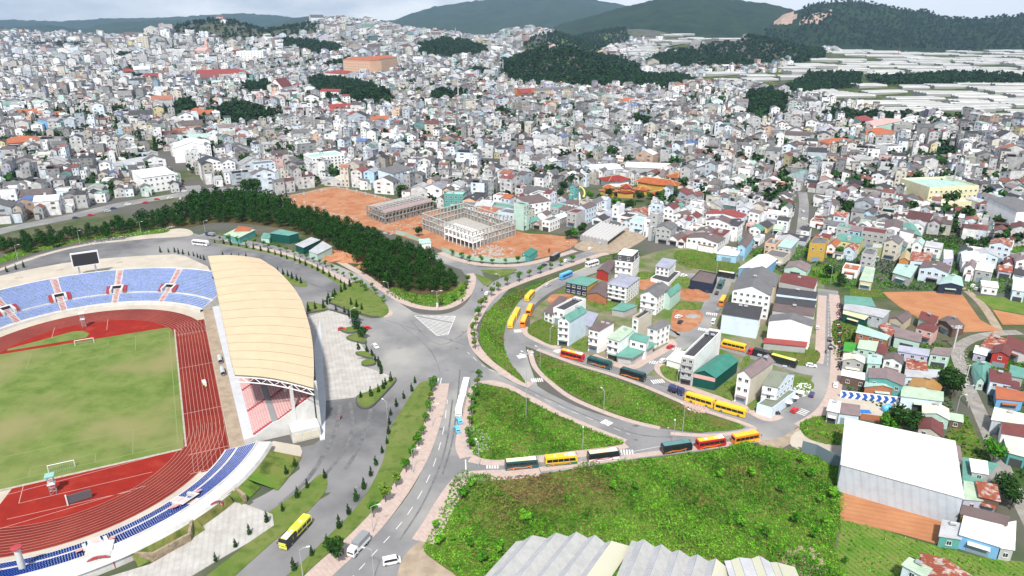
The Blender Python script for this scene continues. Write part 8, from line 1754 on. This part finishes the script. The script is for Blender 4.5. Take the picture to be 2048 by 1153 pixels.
# ---- the rest of the town as one mass
def palette(names, table): return np.array([table[x] for x in names])
WPAL, RPAL = palette(WN, WC), palette(RN, RC); WPAL[0] *= .9
for A_, f_ in ((WPAL, .75), (RPAL, .72)): A_[:] = (A_ * f_ + A_.mean(1, keepdims=True) * (1 - f_)) * (.9 if A_ is WPAL else .85)
def town_mass(idx):
 m = len(idx); x, y, a, w, d, h, z = cx[idx], cy[idx], ca[idx], cw[idx] / 2, cd[idx] / 2, hh[idx], pz[idx]; c, s = np.cos(a), np.sin(a); rise = np.where(rt[idx] == 2, .0, np.where(rt[idx] == 3, 1.2, 1.9)) * np.maximum(1, w / 4.5); typ = rt[idx]
 V, F, C = [], [], []; off = 0
 def put(P, col):   # P list of (lx,ly,lz) arrays -> quad
  nonlocal off
  k = len(P[0][0]); v = np.stack([np.stack([X_ + px * c_ - py * s_, Y_ + px * s_ + py * c_, Z_ + pz_], -1) for (px, py, pz_) in P for (X_, Y_, Z_, c_, s_) in [(P_x, P_y, P_z, P_c, P_s)]], 1)
  V.append(v.reshape(-1, 3)); F.append(np.arange(off, off + k * len(P)).reshape(-1, len(P))); off += k * len(P); C.append(col)
 for tt in range(4):
  k = typ == tt
  if not k.any(): continue
  P_x, P_y, P_z, P_c, P_s = x[k], y[k], z[k], c[k], s[k]; W, D, H, R = w[k], d[k], h[k], rise[k]; wc, rc = WPAL[wi[idx][k]] * rs.choice([.7, .85, 1.0, 1.2, 1.25], (k.sum(), 1)), RPAL[ri[idx][k]] * rs.uniform(.75, 1.15, (k.sum(), 1)); b0 = -6 * np.ones_like(W); o = .35
  for (ax, ay), (bx_, by_) in (((-1, -1), (1, -1)), ((1, -1), (1, 1)), ((1, 1), (-1, 1)), ((-1, 1), (-1, -1))):
   put([(ax * W, ay * D, b0), (bx_ * W, by_ * D, b0), (bx_ * W, by_ * D, H), (ax * W, ay * D, H)], wc)
   # windows on each wall, one dark pane per storey and bay
   nst = np.maximum(1, (H / 3.3).astype(int)); L2 = np.where(abs(bx_ - ax) > 0, W, D)
   dx, dy = (bx_ - ax) / 2, (by_ - ay) / 2; nx, ny = dy, -dx
   for s_i in range(5):
    for bay in (-.5, .5):
     ok = (nst > s_i) & (rs.uniform(size=len(W)) < .6)
     if not ok.any(): continue
     sv = (P_x, P_y, P_z, P_c, P_s); P_x, P_y, P_z, P_c, P_s = (q_[ok] for q_ in sv); w_, d_, H_, l_ = W[ok], D[ok], H[ok], L2[ok]; cx_, cy_ = (ax + bx_) / 2 * w_ + nx * .06, (ay + by_) / 2 * d_ + ny * .06; hz = H_ / np.maximum(nst[ok], 1); z0_ = hz * (s_i + .3); z1_ = hz * (s_i + .74); hw = l_ * .17
     t0, t1 = bay * l_ - hw, bay * l_ + hw
     put([(cx_ + dx * t0, cy_ + dy * t0, z0_), (cx_ + dx * t1, cy_ + dy * t1, z0_), (cx_ + dx * t1, cy_ + dy * t1, z1_), (cx_ + dx * t0, cy_ + dy * t0, z1_)], np.tile([[.11, .115, .125]], (ok.sum(), 1)))
     P_x, P_y, P_z, P_c, P_s = sv
  if tt == 0:
   for sg in (-1, 1): put([(-W * 0, sg * D, H + R), (-W * 0, sg * D, H + R), (W, sg * D, H), (-W, sg * D, H)] if sg > 0 else [(-W, sg * D, H), (W, sg * D, H), (0 * W, sg * D, H + R), (0 * W, sg * D, H + R)], wc)
   put([(-W - o, -D - o, H), (0 * W, -D - o, H + R + .1), (0 * W, D + o, H + R + .1), (-W - o, D + o, H)][::-1], rc); put([(0 * W, -D - o, H + R + .1), (W + o, -D - o, H), (W + o, D + o, H), (0 * W, D + o, H + R + .1)][::-1], rc)
  elif tt == 1:
   put([(-W - o, -D - o, H), (W + o, -D - o, H), (W + o, 0 * D, H + R), (-W - o, 0 * D, H + R)], rc); put([(-W - o, 0 * D, H + R), (W + o, 0 * D, H + R), (W + o, D + o, H), (-W - o, D + o, H)], rc)
   for sg in (-1, 1): put([(sg * W, -D, H), (sg * W, D, H), (sg * W, 0 * D, H + R), (sg * W, 0 * D, H + R)], wc)
  elif tt == 2:
   put([(-W, -D, H - .5), (W, -D, H - .5), (W, D, H - .5), (-W, D, H - .5)], rc * 1.1)
   put([(-W * .2, -D * .1, H + 1.8), (W * .9, -D * .1, H + 1.8), (W * .9, D * .8, H + 1.8), (-W * .2, D * .8, H + 1.8)], rc)
   put([(-W * .2, -D * .1, H - .5), (W * .9, -D * .1, H - .5), (W * .9, -D * .1, H + 1.8), (-W * .2, -D * .1, H + 1.8)], wc); put([(-W * .2, D * .8, H - .5), (-W * .2, -D * .1, H - .5), (-W * .2, -D * .1, H + 1.8), (-W * .2, D * .8, H + 1.8)], wc); put([(W * .9, -D * .1, H - .5), (W * .9, D * .8, H - .5), (W * .9, D * .8, H + 1.8), (W * .9, -D * .1, H + 1.8)], wc)
  else:
   put([(-W - o, -D - o, H + .05), (W + o, -D - o, H + .05), (W + o, D + o, H + R), (-W - o, D + o, H + R)], rc)
   for sg in (-1, 1): put([(sg * W, -D, H), (sg * W, D, H), (sg * W, D, H + R), (sg * W, D, H + R)], wc)
   put([(W, D, H), (-W, D, H), (-W, D, H + R), (W, D, H + R)], wc)
 # front extensions and roof tanks
 for prob, kind in ((.5, 0), (.45, 1)):
  k = rs.uniform(size=m) < prob; P_x, P_y, P_z, P_c, P_s = x[k], y[k], z[k], c[k], s[k]; W, D, H = w[k], d[k], h[k]; n_ = k.sum(); b0 = -6 * np.ones(n_)
  if kind == 0: x0, x1, y0, y1, zb, zt, col, tc_ = -W * rs.uniform(.4, 1, n_), W * rs.uniform(.2, 1, n_), -D - rs.uniform(1.5, 3.5, n_), -D + .1, b0, H * rs.uniform(.35, .8, n_), WPAL[rs.randint(0, 5, n_)], RPAL[rs.choice(len(RN), n_, p=RP / RP.sum())]
  else: ux, uy = W * rs.uniform(-.6, .2, n_), D * rs.uniform(-.2, .5, n_); x0, x1, y0, y1, zb, zt, col, tc_ = ux, ux + rs.uniform(1.2, 3, n_), uy, uy + rs.uniform(1.2, 2.5, n_), H - .5, H + rs.uniform(1.5, 3.2, n_), np.tile([[.8, .8, .8]], (n_, 1)), np.tile([[.7, .7, .7]], (n_, 1))
  for (ax, ay), (bx_, by_) in (((x0, y0), (x1, y0)), ((x1, y0), (x1, y1)), ((x1, y1), (x0, y1)), ((x0, y1), (x0, y0))): put([(ax, ay, zb), (bx_, by_, zb), (bx_, by_, zt), (ax, ay, zt)], col)
  put([(x0, y0, zt), (x1, y0, zt), (x1, y1, zt + .4), (x0, y1, zt + .4)], tc_)
 return np.concatenate(V), np.concatenate(F), np.concatenate(C)
tm = bpy.data.materials.new('town_paint'); tm.use_nodes = True; nt_ = tm.node_tree; at = N(nt_, 'ShaderNodeVertexColor', layer_name='Col'); nz = N(nt_, 'ShaderNodeTexNoise'); nz.inputs['Scale'].default_value = .35; nz.inputs['Detail'].default_value = 5; ge = N(nt_, 'ShaderNodeNewGeometry'); mr = N(nt_, 'ShaderNodeMapRange'); mr.inputs['From Min'].default_value = .35; mr.inputs['From Max'].default_value = .65; mr.inputs['To Min'].default_value = .74; mr.inputs['To Max'].default_value = 1.06
mm = N(nt_, 'ShaderNodeMix', data_type='RGBA', blend_type='MULTIPLY'); mm.inputs['Factor'].default_value = 1
nt_.links.new(ge.outputs['Position'], nz.inputs['Vector']); nt_.links.new(nz.outputs[0], mr.inputs['Value']); nt_.links.new(at.outputs['Color'], mm.inputs['A']); nt_.links.new(mr.outputs[0], mm.inputs['B']); nt_.links.new(mm.outputs['Result'], nt_.nodes['Principled BSDF'].inputs['Base Color']); nt_.nodes['Principled BSDF'].inputs['Roughness'].default_value = .7
v, f, c = town_mass(np.arange(N_IND, n)); o = npmesh('town', v, f, [tm], None, c); tag(o, 'dense white and grey roofed town houses covering the plain and hills', 'town', kind='stuff')
# ---- street and garden trees in the town
tp = []
for k in range(9000):
 i_ = rs.randint(N_IND, n); a = rs.uniform(0, 6.28); r = cd[i_] * .5 + rs.uniform(1, 9); tp.append((cx[i_] + math.cos(a) * r, cy[i_] + math.sin(a) * r))
tp = np.array(tp); tz = T(tp[:, 0], tp[:, 1]); gk = np.sin(tp[:, 0] * .011 + 1) * np.sin(tp[:, 1] * .013 + 2) + .5 * np.sin(tp[:, 0] * .03 + tp[:, 1] * .02)
tk = (gk > .6) | (rs.uniform(size=len(tp)) < .42)
merged('town_trees', [(x, y, z) for (x, y), z in zip(tp[tk], tz[tk])][:6500], ['broad', 'broad', 'cone'], LF['dark'], 'dark garden trees scattered between the town houses', 'trees', (8, 15), 40, 1.5)
# ---- woods in and beyond the town
for wi_, P in enumerate(WOODW):
 xs = [p[0] for p in P]; ys = [p[1] for p in P]; dm = sum(math.hypot(*p) for p in P) / len(P); sp = max(7, dm / 190); gx, gy = np.meshgrid(np.arange(min(xs), max(xs), sp), np.arange(min(ys), max(ys), sp)); gx = gx.ravel() + rs.uniform(-sp * .4, sp * .4, gx.size); gy = gy.ravel() + rs.uniform(-sp * .4, sp * .4, gy.size)
 kk = inpoly(gx, gy, P); gx, gy = gx[kk], gy[kk]
 if len(gx) > 2200: s_ = rs.choice(len(gx), 2200, replace=False); gx, gy = gx[s_], gy[s_]
 if len(gx): merged('wood', list(zip(gx, gy, T(gx, gy))), ['broad', 'pine'], LF['farwood'], ['dark wooded knoll', 'dark belt of trees', 'dark grove'][wi_ % 3] + ' among the houses of the town', 'trees', (min(sp * .6, 9), min(sp * 1.7, 19)), 30, 1.8)
# ================================================================== DISTANT GREENHOUSES, MOUNTAINS, HAZE
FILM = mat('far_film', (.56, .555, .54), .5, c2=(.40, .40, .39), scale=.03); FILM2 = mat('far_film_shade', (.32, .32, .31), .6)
def span_house(q, z, nb, h):
 A, B2, C, D = [Vector((p[0], p[1], 0)) for p in q]; c = (A + B2 + C + D) / 4; b = MB()
 for k in range(nb):
  f0, f1 = k / nb, (k + 1) / nb; a, d_ = A.lerp(D, f0) - c, A.lerp(D, f1) - c; e, g_ = B2.lerp(C, f0) - c, B2.lerp(C, f1) - c; m0, m1 = a.lerp(d_, .5), e.lerp(g_, .5)
  T_ = lambda p, zz: (p.x, p.y, zz)
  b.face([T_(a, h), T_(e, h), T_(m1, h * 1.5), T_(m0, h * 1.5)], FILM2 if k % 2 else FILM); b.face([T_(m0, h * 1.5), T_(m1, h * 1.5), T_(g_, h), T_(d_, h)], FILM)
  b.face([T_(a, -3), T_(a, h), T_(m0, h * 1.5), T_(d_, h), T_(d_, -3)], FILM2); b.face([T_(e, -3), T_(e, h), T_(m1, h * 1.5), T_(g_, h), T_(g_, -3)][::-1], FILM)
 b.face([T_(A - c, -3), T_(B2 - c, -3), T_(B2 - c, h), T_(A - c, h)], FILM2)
 return b, c
k_ = 0; cand = []
for gi, P in enumerate(GRNW):
 xs = [p[0] for p in P]; ys = [p[1] for p in P]; y = min(ys)
 while y < max(ys):
  d = math.hypot(0, y); sp = 34 + y * .016; x = min(xs)
  while x < max(xs):
   L = rs.uniform(40, 95) * (1 + y / 4000)
   if inpoly(x + L / 2, y, P) and not any(inpoly(x + L / 2, y, W_) for W_ in WOODW) and rs.rand() < .68: cand.append((math.hypot(x + L / 2, y), x, y, L * .93, sp * rs.uniform(.6, .92)))
   x += L * rs.uniform(.97, 1.15)
  y += sp
cand.sort()
G2 = None; mb_far = MB()
for k, (d, x, y, L, D_) in enumerate(cand):
 a = .12 * math.sin(x * .004) + rs.normal() * .05; co, si = math.cos(a), math.sin(a); sk = rs.uniform(-.3, .3) * D_
 q = [(x, y), (x + L * co, y + L * si), (x + L * co - D_ * si + sk, y + L * si + D_ * co), (x - D_ * si + sk, y + D_ * co)]; z = T1(x + L / 2, y + D_ / 2)
 b, c = span_house(q, z, int(rs.choice([3, 4, 5])), 4.0)
 if k < 120:
  px, py = proj(c.x, c.y, z); o = b.build('greenhouse'); o.location = (c.x, c.y, z); w_ = 'in the narrow valley between the wooded hills' if px < 1560 else 'on the plain just beyond the red roofed halls' if py > 205 else 'before the dark tree belt of the plain' if py > 168 else 'beyond the dark tree belt of the plain'; tag(o, 'white plastic greenhouse ' + w_, 'greenhouse', 'greenhouses ' + w_)
 else:
  i0 = len(mb_far.v); mb_far.v += [(v[0] + c.x, v[1] + c.y, v[2] + z) for v in b.v]; mb_far.f += [tuple(i + i0 for i in f) for f in b.f]; mp_ = [mb_far.mi(m) for m in b.mats]; mb_far.m += [mp_[i] for i in b.m]
if mb_far.v: o = mb_far.build('greenhouses'); tag(o, 'mass of white plastic greenhouse roofs at the foot of the hills', 'greenhouses', kind='stuff')
print('greenhouses', len(cand))
GRD = mat('valley_green', (.07, .105, .03), .95, c2=(.12, .13, .05), scale=.02, big=((.04, .06, .02), .05, .45, .6))
def patchsheet(name, P, m, dz):
 xs = [p[0] for p in P]; ys = [p[1] for p in P]; st_ = max(20, (max(ys) - min(ys)) / 40); gx = np.arange(min(xs), max(xs), st_); gy = np.arange(min(ys), max(ys), st_); b = MB()
 for x in gx:
  for y in gy:
   if inpoly(x + st_ / 2, y + st_ / 2, P): b.face([(xx, yy, T1(xx, yy) + dz) for xx, yy in ((x, y), (x + st_, y), (x + st_, y + st_), (x, y + st_))], m)
 if b.v: struct(b.build(name))
for P in GRNW: patchsheet('valley_ground', P, GRD, .6)
for P in MEADW: patchsheet('meadow', P, mat('hill_meadow', (.13, .19, .05), .95, c2=(.10, .13, .04), scale=.01), .8)
# ---------- mountains
def mountmat(name, c, c2, scale):
 return mat(name, c, .95, c2=c2, scale=scale, bump=6.0, bumpscale=scale * 4)
def ridge(name, crest, base, dist, depth, m, seed, nz_=.018, cut=None):
 """hill range: crest given as photo pixels at distance; slopes fall toward the viewer and away"""
 rs = np.random.RandomState(seed); px = np.arange(crest[0][0], crest[-1][0] + 1, 7.0); cyv = np.interp(px, [p[0] for p in crest], [p[1] for p in crest]); bv = np.interp(px, [p[0] for p in base], [p[1] for p in base])
 rows = 26; V = []
 ph = rs.uniform(0, 6, 8)
 for r in range(rows * 2 + 1):
  f = r / rows if r <= rows else 2 - r / rows           # 0 base .. 1 crest .. 0 back
  dd = dist - depth * (1 - f) if r <= rows else dist + depth * .8 * (1 - f)
  zc = np.array([G_at(p, y_, dist) for p, y_ in zip(px, cyv)]); x = (px - 1024) / FPX * dd * 1.0
  prof = f ** 1.15; folds = sum(np.sin(x * k1 / depth * 2.2 + ph[j] + f * k2) / (j + 1.2) for j, (k1, k2) in enumerate(((3, 2), (7, -3), (13, 4), (23, -6), (41, 9)))) * .09
  z = zc * prof + zc * folds * (4 * f * (1 - f)) - 4 * (f == 0) + rs.normal(size=len(px)) * dist * .0006 * (1 if f < 1 else .8)
  V.append(np.stack([x, np.full_like(x, dd) + folds * depth * .25 * (1 - f), np.maximum(z, -5)], 1))
 V = np.array(V); nr, nc = V.shape[:2]; i = np.arange(nr - 1)[:, None] * nc; j = np.arange(nc - 1)[None]; Fc = np.stack([i + j, i + j + 1, i + nc + j + 1, i + nc + j], -1).reshape(-1, 4)
 ms = m if isinstance(m, list) else [m]; mi = None
 o = npmesh(name, V.reshape(-1, 3), Fc, ms, mi); o.data.polygons.foreach_set('use_smooth', [True] * len(Fc)); struct(o)
 return V
def G_at(px, py, dist):
 d = ray(px, py); return HC + d[2] / d[1] * dist
MF = mountmat('forest_hill', (.008, .024, .007), (.022, .045, .014), .009); MF2 = mountmat('forest_hill_far', (.016, .038, .014), (.035, .06, .025), .004)
R3 = ridge('hill_range', [(1500, 60), (1530, 30), (1560, 18), (1590, 8), (1650, 3), (1690, 8), (1740, 18), (1800, 25), (1830, 37), (1900, 38), (1960, 33), (1985, 33), (2010, 38), (2048, 35), (2150, 30), (2300, 45)], [(1500, 100), (2300, 100)], 3900, 900, MF, 3)
R2 = ridge('hill_range', [(1060, 70), (1110, 50), (1180, 30), (1240, 12), (1290, 0), (1340, -6), (1440, 0), (1510, 9), (1560, 24), (1600, 40), (1660, 60)], [(1060, 80), (1660, 75)], 5200, 1500, MF, 5)
R1 = ridge('mountain', [(760, 62), (795, 45), (830, 30), (880, 13), (920, 7), (1000, -4), (1080, -12), (1180, 0), (1235, 11), (1290, 25), (1400, 50)], [(760, 70), (1400, 70)], 9200, 2600, MF2, 8)
R0 = ridge('mountain', [(560, 52), (590, 44), (640, 33), (690, 38), (745, 44), (780, 52), (800, 60)], [(560, 60), (800, 60)], 8000, 1200, MF2, 9)
R4 = ridge('mountain', [(-150, 60), (-60, 50), (20, 46), (75, 56), (110, 54), (150, 50), (190, 56), (215, 62), (240, 52), (270, 46), (340, 43), (400, 41), (430, 48), (480, 60)], [(-150, 70), (480, 70)], 7500, 1500, MF2, 12)
R5 = ridge('mountain', [(-200, 40), (-80, 30), (60, 40), (180, 44), (260, 38), (360, 36), (430, 32), (520, 27), (580, 31), (620, 36), (680, 40), (760, 42), (820, 41), (900, 44), (1000, 50)], [(-200, 60), (1000, 60)], 10800, 1500, MF2, 15)
hcl = PX([(1535, 60), (1600, 60)])
# quarry scar and bare cuts laid on the hill range, following its surface
QM = mat('quarry_rock', (.38, .26, .20), .95, c2=(.46, .36, .30), scale=.03, bump=3, bumpscale=.08)
def patch_on(Vg, rng, m, name, seed, off=6.0):
 rs = np.random.RandomState(seed); b = MB(); nr, nc = Vg.shape[:2]
 for r in range(nr // 2):
  for c_ in range(nc - 1):
   p = Vg[r, c_]; px, py = proj(*p)
   if inpoly(px, py, rng): 
    P = [Vg[r, c_], Vg[r, c_ + 1], Vg[r + 1, c_ + 1], Vg[r + 1, c_]]; b.face([(q[0], q[1] - off, q[2] + off * .4) for q in P], m)
 if b.v: struct(b.build(name))
patch_on(R3, [(1518, 55), (1520, 28), (1545, 20), (1580, 26), (1592, 40), (1570, 52)], QM, 'quarry', 1); patch_on(R3, [(1590, 48), (1640, 26), (1662, 28), (1640, 42), (1600, 56)], QM, 'quarry', 2)
# treeline on the nearer ridge crests
pts = []
for Vg, sp in ((R3, 1),):
 nr, nc = Vg.shape[:2]
 for r in range(4, nr // 2 + 2):
  for c_ in range(0, nc - 1):
   if rs.rand() < (.95 if r > nr // 2 - 3 else .8):
    a = Vg[r, c_] * (1 - (f := rs.rand())) + Vg[r, c_ + 1] * f + (Vg[r - 1, c_] - Vg[r, c_]) * rs.rand(); px, py = proj(*a)
    if -20 < px < 2080 and not (1515 < px < 1600 and py < 60): pts.append((a[0], a[1] + rs.uniform(-12, 12), a[2]))
merged('hill_forest', pts[:12000], ['broad', 'pine'], LF['hill'], 'forest trees covering the nearer hill range at right', 'forest', (9, 19), 30, 2.1)
# radio mast and water tower far away
for px, h, lab, m_ in (((1795, 116), 45, 'thin red and white radio mast among the far greenhouses', STEPR), ((911, 72), 60, 'tall pale tower on the far side of the valley', wallm('cream')), ((1624 / 2 + 105, 215), 40, 'thin white mast before the dark grove in mid town', GW), ((1006, 150), 32, 'thin white mast right of the dark wooded knoll', GW), ((1540, 268), 30, 'thin white mast by the red roofed hall', GW), ((1900, 395), 34, 'slim lattice mast rising in front of the pale yellow civic building', GREYM)):
 g = GT(*px); t = thing('radio_mast', lab, 'mast', g); b = MB(); b.tube([(0, 0, 0), (0, 0, h)], .9 if h < 50 else 5, m_, n=6, r2=.4 if h < 50 else 2); b.build('shaft', t)
# smoke drifting over the middle distance
# ---------- haze
hz = MB(); hz.box((0, 0, -12), (24800, 24800, 1500), mat('x', (1, 1, 1))); ho = hz.build('haze'); 
hm = bpy.data.materials.new('haze'); hm.use_nodes = True; t_ = hm.node_tree; t_.nodes.remove(t_.nodes['Principled BSDF']); pv = N(t_, 'ShaderNodeVolumePrincipled'); pv.inputs['Color'].default_value = (.46, .69, 1.0, 1); pv.inputs['Density'].default_value = HAZE; pv.inputs['Anisotropy'].default_value = .25
t_.links.new(pv.outputs[0], [x for x in t_.nodes if x.type == 'OUTPUT_MATERIAL'][0].inputs['Volume'])
ho.data.materials.clear(); ho.data.materials.append(hm); tag(ho, 'thin pale blue air haze over the whole valley', 'haze', kind='stuff')
